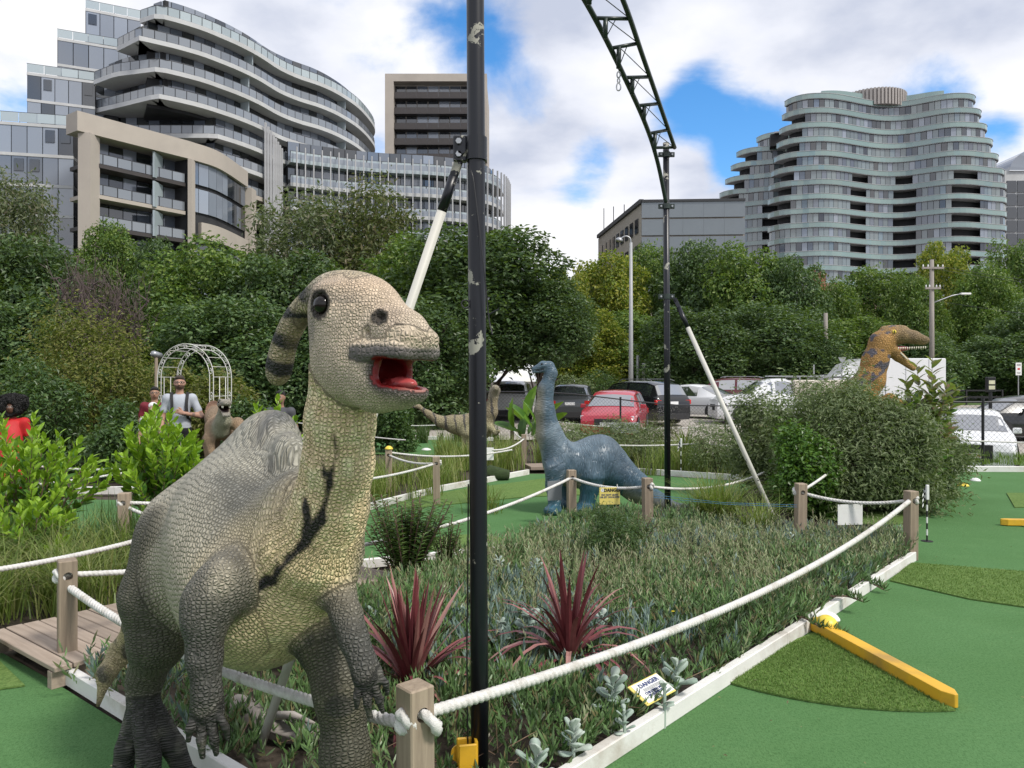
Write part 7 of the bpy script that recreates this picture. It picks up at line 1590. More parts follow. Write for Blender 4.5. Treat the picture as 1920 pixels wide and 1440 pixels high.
# ------------------------------------------------------------------ garden arch and people
M_ARCH = mat('white_arch_paint', (.62, .62, .58), .5, .08, 8, dirt=(.45, .42, .36))
def garden_arch():
    y = 13.2; x = (365-CU)/F*y; zt_ = CH+(CV-646)/F*y; root = empty('garden_arch', (x, y, 0), math.radians(-16), 'white metal garden arch with scrolls behind the bearded man', 'garden arch'); w = .56; zs = zt_-w
    def hoop(r, yy): return [(-r, yy, 0), (-r, yy, zs*.5), (-r, yy, zs)]+[(r*math.cos(a), yy, zs+r*math.sin(a)) for a in np.linspace(math.pi, 0, 20)[1:-1]]+[(r, yy, zs), (r, yy, zs*.5), (r, yy, 0)]
    for yy in (-.24, .24):
        for r in (w, w-.075): m = MB(); m.tube(hoop(r, yy), .0075, 7); m.build('hoop', M_ARCH, root, True)
        for k in range(9):
            a = math.pi*(k+.5)/9; c = Vector(((w-.045)*math.cos(a), yy, zs+(w-.045)*math.sin(a))); m = MB(); t = Vector((-math.sin(a), 0, math.cos(a))); n = Vector((math.cos(a), 0, math.sin(a))); sp = [tuple(c+t*(.05-.05*q/12)*math.cos(q*.8)*1.2+n*(.028*math.sin(q*.8))) for q in range(12)]; m.tube(sp, .006, 5); m.build('scroll', M_ARCH, root, True)
        for sx in (-1, 1):
            for zz in (.25, .6, .95, 1.3): m = MB(); c = Vector((sx*(w-.045), yy, zz)); m.tube([tuple(c+Vector((.04*math.cos(q*.7)*(1-q/16), 0, .09*math.sin(q*.7)*(1-q/16)+.04))) for q in range(14)], .006, 5); m.build('scroll', M_ARCH, root, True)
    for k in range(11):
        a = math.pi*k/10; m = MB(); m.tube([(w*math.cos(a), -.24, zs+w*math.sin(a)), (w*math.cos(a), .24, zs+w*math.sin(a))], .0055, 6); m.build('cross_bar', M_ARCH, root, True)
    for sx in (-1, 1):
        for zz in (.15, .55, .95, 1.35): m = MB(); m.tube([(sx*w, -.24, zz), (sx*w, .24, zz)], .0055, 6); m.build('cross_bar', M_ARCH, root, True)
        for yy in (-.08, .08): m = MB(); m.tube([(sx*w, yy, .1), (sx*w, yy, zs)], .006, 6); m.build('side_bar', M_ARCH, root, True)
garden_arch()
def skin_plain(name):
    t = NT(name); col = t.add('ShaderNodeAttribute', attribute_name='pigment').outputs['Color']; n = t.noise(40, 3, .6); t.set('Base Color', t.mix(t.math('MULTIPLY', n, .2), col, t.mix(1.0, col, (.7, .7, .7), 'MULTIPLY'))); t.set('Roughness', .7); t.set('Specular IOR Level', .25); t.bump(t.noise(60, 3, .6), .2, .004); return t.m
M_FIG = skin_plain('figure_skin_and_cloth'); M_HAIRK = mat('black_hair', (.010, .009, .009), .8, .4, 60, 1.0, 120); M_HAIRB = mat('brown_hair', (.045, .032, .024), .8, .3, 60, .8, 120); M_STRAP = mat('black_webbing', (.012, .012, .013), .7); M_SPEC = mat('spectacle_frame', (.03, .02, .015), .3)
def person(loc, rz, H, label, skinc, shirt, pants, hair, hair_kind, pose, extras=(), vox=.0085, beard=None):
    """one continuous figure, facing -Y in its own frame; pose gives elbow/wrist positions for (its right, its left) arm"""
    s = H/1.75; q = lambda x, y, z: np.array([x, y, z])*s; SK, SH, PA, SHOE, HD = 0, 1, 2, 3, 4; pr = []
    pr += [ell(q(0, 0, 1.32), np.array([.175, .115, .16])*s, k=.06, tg=SH), ell(q(0, .0, 1.13), np.array([.155, .115, .16])*s, k=.06, tg=SH), ell(q(0, 0, .99), np.array([.165, .12, .11])*s, k=.05, tg=SH), ell(q(0, .01, .90), np.array([.165, .125, .10])*s, k=.05, tg=PA)]
    for sg in (-1, 1):
        pr += chain([q(sg*.09, 0, .88), q(sg*.095, -.01, .48), q(sg*.095, .02, .10)], [.088*s, .062*s, .045*s], .04, tg=PA); pr += [cap(q(sg*.095, .03, .045), q(sg*.11, -.15, .035), .045*s, .035*s, k=.02, tg=SHOE)]
        el, wr, fd = pose[0 if sg < 0 else 1]; sh = q(sg*.185, 0, 1.40); el, wr = q(*el), q(*wr)
        pr += [ell(q(sg*.17, 0, 1.40), np.array([.075, .075, .07])*s, k=.05, tg=SH)]; mid = sh*.35+el*.65; pr += [cap(sh, mid, .062*s, .056*s, k=.04, tg=SH)]; pr += chain([mid, el, wr], [.047*s, .043*s, .029*s], .03, tg=SK)
        d = np.array(fd, float); d /= np.linalg.norm(d); sd = np.cross(d, [0, 1.0, .2]); sd /= np.linalg.norm(sd); pc = wr+d*.05*s; pr += [ell(pc, np.array([.042, .028, .042])*s, k=.02, tg=SK)]
        for i, (o, L) in enumerate(((-.030, .062), (-.010, .074), (.010, .070), (.028, .056))): b = pc+sd*o*s+d*.03*s; m1 = b+d*L*.55*s+np.array([0, -.012, -.004])*s; pr += chain([b, m1, m1+(d*.4+np.array([0, .25, -.5])).clip(-1, 1)*L*.5*s], [.0105*s, .010*s, .008*s], .006, tg=SK)
        tb = pc-sd*.036*s; pr += chain([tb, tb+(-sd*.6+d*.7)*.035*s, tb+(-sd*.4+d*1.0)*.06*s], [.013*s, .011*s, .009*s], .008, tg=SK)
    pr += [cap(q(0, .005, 1.43), q(0, -.015, 1.55), .058*s, .054*s, k=.03, tg=SK)]
    hc = q(0, -.02, 1.645); pr += [ell(hc, np.array([.076, .095, .105])*s, k=.03, tg=HD), ell(q(0, -.05, 1.595), np.array([.058, .062, .058])*s, k=.03, tg=HD), cap(q(0, -.112, 1.645), q(0, -.128, 1.618), .010*s, .016*s, k=.015, tg=HD), ell(q(0, -.108, 1.578), np.array([.024, .012, .008])*s, k=.01, tg=5)]
    for sg in (-1, 1): pr += [ell(q(sg*.078, -.005, 1.635), np.array([.012, .022, .032])*s, k=.012, tg=HD), ell(q(sg*.032, -.112, 1.652), np.array([.018, .014, .010])*s, k=.008, op='s', tg=6)]
    def paint(V, tg, T):
        C = np.tile(np.array(skinc, float), (len(V), 1)); n = vnoise(V, 20, 3); C = blend(C, shirt, (tg == 1)*1.0); C = blend(C, pants, (tg == 2)*1.0); C = blend(C, (.03, .03, .03), (tg == 3)*1.0); C = blend(C, tuple(c*.75 for c in skinc[:1])+tuple(c*.55 for c in skinc[1:]), (tg == 5)*1.0); C = blend(C, (.5, .45, .42), (tg == 6)*.4)
        if beard: z = V[:, 2]/s; C = blend(C, beard, np.isin(tg, (4, 5))*np.clip((1.612-z)*60, 0, .85)*(V[:, 1]/s < -.0))
        if pose[2:]: C = blend(C, (.10, .085, .085), (tg == 0)*np.clip((n-.5)*8, 0, .7)*(V[:, 0] > .1*s)*(V[:, 2] < 1.3*s)*(V[:, 2] > .6*s))
        return C*(.92+.16*n[:, None]), np.zeros(len(V)), np.zeros(len(V))
    root = empty('person', loc, rz, label, 'person'); skin_object('body', pr, vox, None, paint, M_FIG, root)
    for sg in (-1, 1): m = MB(); m.lathe([(.011*s*math.sin(math.pi*i/6)+1e-4, -.011*s*math.cos(math.pi*i/6)) for i in range(7)], n=10); e = m.build('eye', M_EYE_DARK, root, True); e.location = q(sg*.032, -.100, 1.651)
    hp_ = []
    if hair_kind == 'short': hp_ = [ell(q(0, .008, 1.685), np.array([.080, .098, .085])*s, k=.02), ell(q(0, -.075, 1.72), np.array([.06, .04, .035])*s, k=.03), ell(q(0, -.115, 1.60), np.array([.09, .085, .10])*s, k=.02, op='s')]
    elif hair_kind == 'afro': hp_ = [ell(q(0, .04, 1.68), np.array([.20, .18, .19])*s, k=.02)]+[ell(q(.15*math.cos(a), .04+.13*math.sin(a), 1.66+.10*math.sin(a*2.3)), np.array([.075, .075, .075])*s, k=.03) for a in np.linspace(.1, 6.2, 13)]+[ell(q(0, -.17, 1.62), np.array([.07, .14, .11])*s, k=.03, op='s')]
    elif hair_kind == 'cap': hp_ = [ell(q(0, .0, 1.70), np.array([.088, .105, .075])*s, k=.02), ell(q(0, -.11, 1.68), np.array([.065, .065, .012])*s, k=.02), ell(q(0, -.12, 1.60), np.array([.1, .1, .09])*s, k=.02, op='s')]
    if hp_:
        V, Qd = skin(hp_, .008)
        if hair_kind == 'afro': V = V+rand_dirs(len(V), np.random.default_rng(1))*.010
        link('cap' if hair_kind == 'cap' else 'hair', np_mesh('hair', V, Qd, True), hair, root)
    for ex in extras:
        if ex == 'glasses':
            m = MB()
            for sg in (-1, 1): m.tube([tuple(q(sg*.034+.026*math.cos(a), -.125, 1.65+.020*math.sin(a))) for a in np.linspace(0, 6.28, 14, endpoint=False)], .0028, 5, closed=True); m.tube([tuple(q(sg*.06, -.124, 1.655)), tuple(q(sg*.082, -.01, 1.655))], .0028, 5)
            m.tube([tuple(q(-.01, -.126, 1.652)), tuple(q(.01, -.126, 1.652))], .0028, 5); m.build('glasses', M_SPEC, root)
        if ex == 'backpack':
            m = MB(); m.box(q(0, .19, 1.22), (.15*s, .08*s, .22*s), bev=.04); m.build('backpack', M_STRAP, root)
            for sg in (-1, 1): m = MB(); pts = catmull([q(sg*.11, .12, 1.42), q(sg*.115, .02, 1.492), q(sg*.112, -.09, 1.42), q(sg*.105, -.130, 1.28), q(sg*.12, -.115, 1.12), q(sg*.155, .0, 1.04), q(sg*.12, .13, 1.02)], 6); W = .022*s; mm = MB(); L_ = [Vector(p) for p in pts]; [mm.quad(L_[i]+Vector((-W, 0, 0)), L_[i]+Vector((W, 0, 0)), L_[i+1]+Vector((W, 0, 0)), L_[i+1]+Vector((-W, 0, 0))) for i in range(len(L_)-1)]; o = mm.build('strap', M_STRAP, root); so = o.modifiers.new('s', 'SOLIDIFY'); so.thickness = .008; so.offset = 0
        if ex == 'watch': m = MB(); w = q(*pose[1][1]); m.tube([tuple(w+np.array([.034*s*math.cos(a), .02*s*math.sin(a), .034*s*math.sin(a)])) for a in np.linspace(0, 6.28, 12, endpoint=False)], .008*s, 5, closed=True); m.build('watch', M_STRAP, root)
        if ex == 'dress': m = MB(); m.lathe([(.15*s, 1.42*s), (.16*s, 1.1*s), (.19*s, .9*s), (.26*s, .55*s), (.30*s, .35*s)], (0, 0, 0), 28); m.build('skirt', mat('red_cloth', (.48, .022, .025), .7, .15, 10), root, True)
    return root
hang = lambda sg: ((sg*.25, .02, 1.12), (sg*.27, -.06, .86), (0, -.2, -1))
person(P(337, 0, 11.6)*Vector((1, 1, 0)), .35, 1.68, 'bearded man in grey t-shirt with black backpack straps looking down', (.46, .27, .20), (.42, .45, .50), (.02, .02, .024), M_HAIRB, 'short', (((-.25, .02, 1.12), (-.26, -.08, .88), (0, -.2, -1)), ((.31, -.02, 1.12), (.07, -.19, 1.17), (-.9, -.1, .35)), 1), ('glasses', 'backpack', 'watch'), beard=(.05, .032, .024))
person(P(22, 0, 9.6)*Vector((1, 1, 0)), .3, 1.36, 'woman with big black curly hair in a red dress behind the leafy shrub', (.12, .06, .04), (.50, .022, .025), (.48, .02, .02), M_HAIRK, 'afro', (hang(-1), hang(1)), ('dress',), .010)
person(P(290, 0, 12.6)*Vector((1, 1, 0)), .4, 1.50, 'person in a maroon top with dark hair and glasses behind the white cap', (.42, .25, .17), (.16, .02, .03), (.03, .03, .04), M_HAIRK, 'short', (hang(-1), hang(1)), ('glasses',), .011)
person(P(287, 0, 11.6)*Vector((1, 1, 0)), .2, 1.27, 'child wearing a white cap beside the bearded man', (.40, .25, .18), (.55, .54, .56), (.05, .05, .08), mat('white_cap_cloth', (.70, .70, .69), .8), 'cap', (hang(-1), hang(1)), (), .011)
person(P(526, 0, 11.0)*Vector((1, 1, 0)), .0, 1.46, 'person with dark hair peeking over the lime shrub behind the dinosaur hump', (.30, .17, .12), (.08, .08, .09), (.03, .03, .03), M_HAIRK, 'short', (hang(-1), hang(1)), (), .012)
# ------------------------------------------------------------------ parked vehicles
def paint_mat(name, col, rough=.22):
    t = NT(name); n = t.noise(3.0, 4, .6); t.set('Base Color', t.mix(t.math('MULTIPLY', n, .25), col, tuple(c*.82 for c in col))); t.set('Roughness', rough); t.set('Coat Weight', .6); t.set('Coat Roughness', .06); return t.m
M_CGLASS = mat('car_glass', (.035, .042, .048), .05, .1, spec=.9); M_CGLASS.node_tree.nodes['Principled BSDF'].inputs['IOR'].default_value = 3.0; M_TYRE = mat('tyre', (.016, .016, .017), .85, .2); M_RIM = mat('alloy_rim', (.42, .43, .44), .3, .1, metal=.8); M_TAIL = mat('tail_lamp', (.50, .015, .012), .15, .1); M_HEAD = mat('head_lamp', (.62, .65, .68), .1, .1, spec=.8); M_BUMP = mat('dark_plastic', (.022, .022, .024), .6, .15); M_PLATE = mat('number_plate', (.72, .73, .74), .4, .03); M_PLTR = mat('red_plate_ink', (.60, .06, .07), .5)
PROF = {'sedan': [(-.5, .42), (-.49, .60), (-.44, .66), (-.31, .69), (-.14, .955), (-.02, 1.0), (.09, .985), (.17, .93), (.31, .655), (.43, .60), (.485, .52), (.5, .40)],
        'hatch': [(-.5, .42), (-.495, .60), (-.47, .68), (-.38, .93), (-.26, .985), (-.08, 1.0), (.06, .98), (.15, .92), (.29, .66), (.42, .60), (.485, .50), (.5, .40)],
        'suv': [(-.5, .42), (-.495, .60), (-.475, .66), (-.42, .92), (-.33, .98), (-.1, 1.0), (.06, .985), (.14, .94), (.26, .67), (.42, .63), (.485, .54), (.5, .42)],
        'ute': [(-.5, .42), (-.499, .52), (-.495, .54), (-.2, .54), (-.08, .545), (-.06, .93), (.0, 1.0), (.09, .985), (.15, .94), (.27, .66), (.43, .62), (.49, .53), (.5, .40)]}
def car(kind, L, W, H, pm, x, y, hx, hy, label, plate=None, name=None, group='cars parked in the lot', rails=False):
    z0 = float(ground_z(x, y)); root = empty(name or 'parked_car', (x, y, z0), math.atan2(hy, hx), label, 'car' if kind != 'ute' else 'utility truck', group)
    zl = .17; belt = .63*H; hw = W/2; st = []
    for fx, fz in PROF[kind]:
        zt_ = fz*H; cab = zt_ > belt+.10; tp = 1-.10*max(0, abs(fx)-.38)/.12
        st.append((fx*L, zt_, cab, hw*tp))
    def ring(X, zt_, cab, w):
        zb = min(belt, zt_-.02) if not cab else belt; r = []
        zlow = zl if abs(X) < L*.47 else zl+.05
        half = [(w*.90, zlow), (w*.985, zlow+.12), (w, (zlow+zb)*.5), (w*.975, zb-.03), (w*.95, zb)]
        half += [(w*.74, zt_-.05), (w*.60, zt_-.008)] if cab else [(w*.86, zt_-.012), (w*.6, zt_)]
        half += [(0, zt_+(.015 if cab else .01))]
        return [Vector((X, -a, b)) for a, b in half]+[Vector((X, a, b)) for a, b in half[:-1][::-1]]
    R = [ring(*s) for s in st]; k = len(R[0]); m = MB(); vs = [v for r in R for v in r]; fs = []
    for i in range(len(R)-1):
        for j in range(k-1): fs.append((i*k+j, i*k+j+1, (i+1)*k+j+1, (i+1)*k+j))
        fs.append((i*k, (i+1)*k, (i+1)*k+k-1, i*k+k-1))
    fs += [tuple(range(k)), tuple(range((len(R)-1)*k, len(R)*k))[::-1]]; m.faces(vs, fs); o = m.build('body', pm, root); smooth_by_angle(o, 38)
    # glazing a few millimetres proud of the shell
    cabs = [i for i, s in enumerate(st) if s[2]]; i0, i1 = cabs[0], cabs[-1]
    def lift(p, n): return p+n*.006
    for sg, (ja, jb) in ((-1, (4, 5)), (1, (k-5, k-6))):
        ix = list(range(i0, i1+1)); segs = [ix[:len(ix)//2+1], ix[len(ix)//2:]]
        for s in segs:
            m = MB(); lo, hi = [], []
            for q, i in enumerate(s):
                a, b = R[i][ja], R[i][jb]; e = .05 if q in (0, len(s)-1) else 0; dx = Vector((.06 if q == 0 else -.06 if q == len(s)-1 else 0, 0, 0)); lo.append(lift(a.lerp(b, .08), Vector((0, sg, .2)))+dx); hi.append(lift(a.lerp(b, .90), Vector((0, sg, .2)))+dx)
            for q in range(len(s)-1): m.quad(lo[q], lo[q+1], hi[q+1], hi[q])
            m.build('side_window', M_CGLASS, root)
    def screen(a, b, nm, s):
        m = MB(); A, B_ = R[a], R[b]; n = Vector((s, 0, .6)).normalized()
        for j in range(5, k-6):
            e0 = .10 if j == 5 else 0; e1 = .10 if j == k-7 else 0; p, q = A[j].lerp(A[j+1], e0), A[j+1].lerp(A[j], e1); p2, q2 = B_[j].lerp(B_[j+1], e0), B_[j+1].lerp(B_[j], e1)
            m.quad(lift(p.lerp(p2, .06), n*2), lift(q.lerp(q2, .06), n*2), lift(q2.lerp(q, .06), n*2), lift(p2.lerp(p, .06), n*2))
        m.build(nm, M_CGLASS, root)
    screen(i1+1, i1, 'windscreen', 1); screen(i0-1, i0, 'rear_window', -1)
    wr = .32 if kind in ('sedan', 'hatch') else .36
    for fx in (-.30, .315):
        for sg in (-1, 1):
            wv = empty('wheel', (fx*L, sg*(hw-.09), wr)); wv.parent = root; Mx = Matrix.Rotation(math.radians(90), 3, 'X')
            m = MB(); m.lathe([(wr*.66, -.10), (wr*.95, -.11), (wr, -.07), (wr, .07), (wr*.95, .11), (wr*.66, .10)], (0, 0, 0), 22, Mx); m.build('tyre', M_TYRE, wv, True)
            m = MB(); m.lathe([(wr*.66, -.085), (wr*.60, -.10), (wr*.60, .10), (wr*.66, .085)], (0, 0, 0), 20, Mx)
            for q in range(6): a = q*math.pi/3; m.beam((0, sg*.108, 0), (wr*.6*math.cos(a), sg*.104, wr*.6*math.sin(a)), .05, .012, (0, 1, 0))
            m.build('rim', M_RIM, wv)
            m = MB(); ar = [(fx*L+(wr+.07)*math.cos(a), sg*(hw+.003), wr+(wr+.07)*math.sin(a)) for a in np.linspace(-.35, math.pi+.35, 16)]; m.poly(ar if sg < 0 else ar[::-1]); m.build('wheel_arch', M_BUMP, root)
    for sg in (-1, 1):
        m = MB(); m.box((-L*.485, sg*hw*.80, H*.52), (.05, hw*.16, .085), bev=.012); m.build('tail_light', M_TAIL, root); m = MB(); m.box((L*.465, sg*hw*.74, H*.46), (.075, hw*.18, .06), bev=.015); m.build('headlight', M_HEAD, root)
        m = MB(); m.box((L*.17, sg*(hw+.07), belt+.06), (.06, .085, .065), bev=.02); m.build('mirror', pm, root); m = MB(); m.box((-.05, sg*(hw*.985), belt-.12), (.10, .012, .015)); m.build('door_handle', pm, root)
    m = MB(); m.box((-L*.49, 0, zl+.16), (.05, hw*.86, .12), bev=.02); m.build('rear_bumper', M_BUMP, root); m = MB(); m.box((L*.492, 0, zl+.12), (.03, hw*.72, .09), bev=.02); m.build('front_bumper', M_BUMP, root)
    m = MB(); m.box((L*.498, 0, H*.36), (.018, hw*.42, .12 if plate is None else .19), bev=.01); m.build('grille', M_BUMP, root)
    m = MB(); m.box((-L*.503, 0, H*.50), (.008, .19, .055)); m.build('number_plate', M_PLATE, root); m = MB(); m.box((L*.512, 0, H*.33), (.006, .19, .055)); fp = m.build('number_plate', M_PLATE, root)
    if plate: text_part(plate, .095, M_PLTR, fp, (L*.519, 0, H*.33), (math.radians(90), 0, math.radians(90)), bold=.002)
    if rails:
        for sg in (-1, 1): m = MB(); m.tube([(-L*.36, sg*hw*.62, H), (-L*.3, sg*hw*.62, H+.06), (.03*L, sg*hw*.62, H+.06), (.07*L, sg*hw*.62, H)], .018, 6); m.build('roof_rail', M_RIM, root)
    return root
PW_, PG_, PK_, PR_, PM_ = paint_mat('paint_white', (.72, .73, .74)), paint_mat('paint_grey', (.045, .05, .055)), paint_mat('paint_black', (.012, .013, .015)), paint_mat('paint_red', (.42, .035, .055)), paint_mat('paint_maroon', (.10, .012, .018))
at = lambda u, y: ((u-CU)/F*y, y)
car('suv', 4.5, 1.82, 1.62, PW_, *at(962, 33.5), .1, 1, 'white parked car with red tail lights under the drooping evergreen', rails=False)
car('hatch', 3.9, 1.72, 1.50, PG_, *at(1076, 31.5), .16, 1, 'dark grey hatchback seen from behind, beside the blue dinosaur neck')
car('suv', 4.5, 1.82, 1.68, PK_, *at(1192, 30.8), -.5, .86, 'black SUV parked behind the red car', rails=True)
car('hatch', 4.1, 1.76, 1.50, PR_, *at(1155, 25.0), -.27, -.96, 'red car facing the fence with a bright windscreen')
car('sedan', 4.7, 1.8, 1.47, PW_, *at(1304, 34.0), -.70, .72, 'white sedan seen from its rear corner behind the truss pole')
car('suv', 4.7, 1.85, 1.75, PM_, *at(1366, 39.5), -.92, .4, 'maroon people mover behind the white brace', rails=True)
car('suv', 4.5, 1.8, 1.65, PK_, *at(1288, 54), -1, .06, 'black car parked at the far roadside', rails=True); car('hatch', 4.0, 1.75, 1.5, PR_, *at(1336, 51), -1, .1, 'red hatchback parked at the far roadside')
car('sedan', 4.6, 1.8, 1.45, paint_mat('paint_silver', (.45, .46, .48)), *at(1152, 63), -1, .05, 'silver car driving on the far road behind the thin posts')
car('hatch', 4.0, 1.76, 1.42, PW_, *at(1812, 18.4), -.46, -.9, 'white hatchback with a big dark grille and red lettered plate behind the chain-link fence', plate='CXJ3CA 1')
car('sedan', 4.7, 1.82, 1.46, PK_, *at(1935, 25.0), -1, .05, 'black sedan parked side-on beyond the chain-link fence'); car('suv', 4.6, 1.85, 1.75, PK_, *at(45, 30), 1, .1, 'dark SUV with pale roof rails half hidden in the trees', rails=True)
def ute():
    x, y = at(1462, 30.5); r = car('ute', 5.3, 1.85, 1.78, PW_, x, y, -1, .03, 'white utility truck with a canopy and ladder rack behind the shrubs', name='utility_truck', group=None)
    m = MB(); m.box((-1.45, 0, 1.32), (1.2, .90, .40), bev=.05); m.build('canopy', mat('canopy_cream', (.55, .50, .43), .5, .06), r)
    for xx in (-2.4, -1.4, -.5): m = MB(); m.beam((xx, -.85, 1.82), (xx, .85, 1.82), .05); m.beam((xx, -.85, 1.70), (xx, -.85, 1.82), .04); m.beam((xx, .85, 1.70), (xx, .85, 1.82), .04); m.build('rack_bar', M_RIM, r)
    for yy in (-.6, -.2): m = MB(); m.beam((-2.6, yy, 1.87), (.4, yy, 1.87), .05); m.build('ladder_rail', M_RIM, r)
ute()
def box_truck():
    x, y = at(1640, 41); z0 = float(ground_z(x, y)); root = empty('box_truck', (x, y, z0), math.pi, 'white box truck parked behind the orange raptor statue', 'truck')
    m = MB(); m.box((-1.1, 0, 1.65), (2.1, 1.1, 1.1), bev=.04); m.build('cargo_box', PW_, root); m = MB(); m.box((1.85, 0, 1.15), (.85, 1.0, .75), bev=.10); m.build('cab', PW_, root)
    m = MB(); m.faces([(1.0, -.95, 1.9), (1.0, .95, 1.9), (1.0, .95, 2.7), (1.0, -.95, 2.7), (2.2, -.8, 1.9), (2.2, .8, 1.9), (1.75, .75, 2.45), (1.75, -.75, 2.45)], [(0, 1, 2, 3), (4, 7, 6, 5), (0, 4, 5, 1), (2, 6, 7, 3), (0, 3, 7, 4), (1, 5, 6, 2)]); m.build('wind_deflector', PW_, root)
    m = MB(); m.quad((2.705, -.8, 1.3), (2.705, .8, 1.3), (2.65, .75, 1.8), (2.65, -.75, 1.8)); m.build('windscreen', M_CGLASS, root)
    for sg in (-1, 1): m = MB(); m.quad((1.5, sg*1.006, 1.25), (2.4, sg*1.006, 1.25), (2.3, sg*1.006, 1.75), (1.5, sg*1.006, 1.75)); m.build('side_window', M_CGLASS, root)
    for xx in (-2.0, 1.9):
        for sg in (-1, 1): m = MB(); m.lathe([(.2, -.13), (.38, -.13), (.38, .13), (.2, .13)], (0, 0, 0), 20, Matrix.Rotation(math.radians(90), 3, 'X')); o = m.build('wheel', M_TYRE, root, True); o.location = (xx, sg*.9, .38)
    for sg in (-1, 1): m = MB(); m.box((-3.21, sg*.9, .75), (.02, .12, .06)); m.build('tail_light', M_TAIL, root)
    m = MB()
    for xx in (-2.3, -1.1, .1): m.box((xx, 1.104, 1.65), (.012, .006, 1.05))
    m.build('panel_joint', M_RIM, root)
box_truck()

# ------------------------------------------------------------------ fences and street furniture
M_WIRE = mat('black_wire', (.02, .02, .021), .5); M_TIMB = wood_mat('pole_timber', (.19, .17, .15), (.33, .30, .27), .9, 2, 10)
def chain_fence(x0, x1, y, h, label, step, yy1=None, z_of=None, posts=None):
    root = empty('chain_link_fence', (x0, y, 0), 0, label, 'fence'); y1 = y if yy1 is None else yy1; L = x1-x0
    zb = lambda x: float(ground_z(x, y)) ; yx = lambda x: y+(y1-y)*(x-x0)/L
    for px in (posts if posts else np.arange(x0, x1+.1, step)): m = MB(); m.tube([(px-x0, yx(px)-y, zb(px)-.05), (px-x0, yx(px)-y, zb(px)+h+.05)], .028, 10); m.lathe([(.032, h+.03), (.03, h+.07)], (px-x0, yx(px)-y, zb(px)), 10); m.build('post', M_BLACK, root)
    m = MB(); xs = np.arange(x0, x1+.01, 1.0); m.tube([(q-x0, yx(q)-y, zb(q)+h) for q in xs], .018, 8); m.build('top_rail', M_BLACK, root)
    V, Q = [], []; sp = .075; r = .0021; 
    for sg in (-1, 1):
        for s in np.arange(-h, L+h, sp*1.414/1.0):
            a, b = (s, 0), (s+h*sg, h)
            if sg < 0: a = (s+h, 0); b = (s, h)
            t0 = max(0, (0-a[0])/(b[0]-a[0]) if b[0] > a[0] else (L-a[0])/(b[0]-a[0])); t1 = min(1, (L-a[0])/(b[0]-a[0]) if b[0] > a[0] else (0-a[0])/(b[0]-a[0]))
            if t1 <= t0: continue
            p = [np.array([a[0]+(b[0]-a[0])*t, 0, h*t]) for t in (t0, t1)]
            for q in p: q[1] = yx(x0+q[0])-y+.02+.003*sg; q[2] += zb(x0+q[0])
            n = len(V); off = [np.array([0, r, r*.0]), np.array([-r*.7*sg, -r*.6, r*.7]), np.array([r*.7*sg, -r*.6, -r*.7])]
            V += [p[0]+o for o in off]+[p[1]+o for o in off]; Q += [(n, n+1, n+4, n+3), (n+1, n+2, n+5, n+4), (n+2, n, n+3, n+5)]
    link('mesh', np_mesh('chain_mesh', np.array(V), np.array(Q)), M_WIRE, root); return root
chain_fence(6.6, 15.0, 15.2, 1.30, 'black chain-link fence in front of the white hatchback', 3.0, posts=(6.7, 9.32, 12.4, 14.9)); chain_fence(-1.2, 9.5, 22.3, 1.30, 'black chain-link fence before the row of parked cars', 3.0, posts=(-1.1, .9, 3.15, 6.2, 9.3))
def rail_fence():
    root = empty('road_rail', (5, 47, 0), 0, 'dark post and rail fence between the car park and the far road', 'fence'); z = float(ground_z(5, 47))
    for k in range(16): m = MB(); m.beam((-8+k*2.2, 0, z), (-8+k*2.2, 0, z+.95), .09); m.build('post', M_BLACK, root)
    for zz in (.5, .9): m = MB(); m.beam((-8, .02, z+zz), (25, .02, z+zz), .05, .09); m.build('rail', M_BLACK, root)
rail_fence()
def street_light():
    y = 45; x = (1183-CU)/F*y; z0 = float(ground_z(x, y)); root = empty('street_light', (x, y, z0), 0, 'tall grey street light with a curved arm behind the car park', 'street light'); h = CH+(CV-455)/F*y-z0
    m = MB(); m.tube([(0, 0, 0), (0, 0, 4), (0, 0, h)], [.15, .12, .085], 14); m.build('column', mat('light_grey_paint', (.36, .37, .38), .5, .06), root, True); m = MB(); m.tube([tuple(p) for p in catmull([(0, 0, h-.1), (-.05, 0, h+.25), (-.3, 0, h+.38), (-.6, 0, h+.25)], 6)], .045, 8); m.build('arm', M_STEEL, root, True)
    m = MB(); m.lathe([(.06, .12), (.2, .02), (.24, -.08), (.16, -.14)], (-.68, 0, h+.2), 16, Matrix.Rotation(.2, 3, 'Y')); m.build('lamp_head', M_STEEL, root, True)
street_light()
def power_pole(u, vt, y, label, arms, lamp=False):
    x = (u-CU)/F*y; z0 = float(ground_z(x, y)); h = CH+(CV-vt)/F*y-z0; root = empty('power_pole', (x, y, z0), 0, label, 'power pole'); m = MB(); m.tube([(0, 0, 0), (0, 0, h)], [.17, .12], 12); m.build('pole', M_TIMB, root, True)
    for v, w in arms:
        z = CH+(CV-v)/F*y-z0; m = MB(); m.box((0, -.14, z), (w, .05, .06)); m.build('crossarm', M_TIMB, root)
        for k in (-.9, -.45, .45, .9): m = MB(); m.lathe([(.03, 0), (.05, .06), (.035, .12), (.02, .16)], (k*w, -.14, z+.06), 8); m.build('insulator', M_WHP, root)
    if lamp: z = CH+(CV-560)/F*y-z0; m = MB(); m.tube([(0, 0, z-.3), (.5, 0, z-.1), (1.3, 0, z+.2), (1.9, 0, z+.3)], .035, 8); m.build('lamp_arm', M_STEEL, root, True); m = MB(); m.box((2.1, 0, z+.3), (.32, .12, .06), bev=.03); m.build('lamp_head', M_WHP, root)
    return root
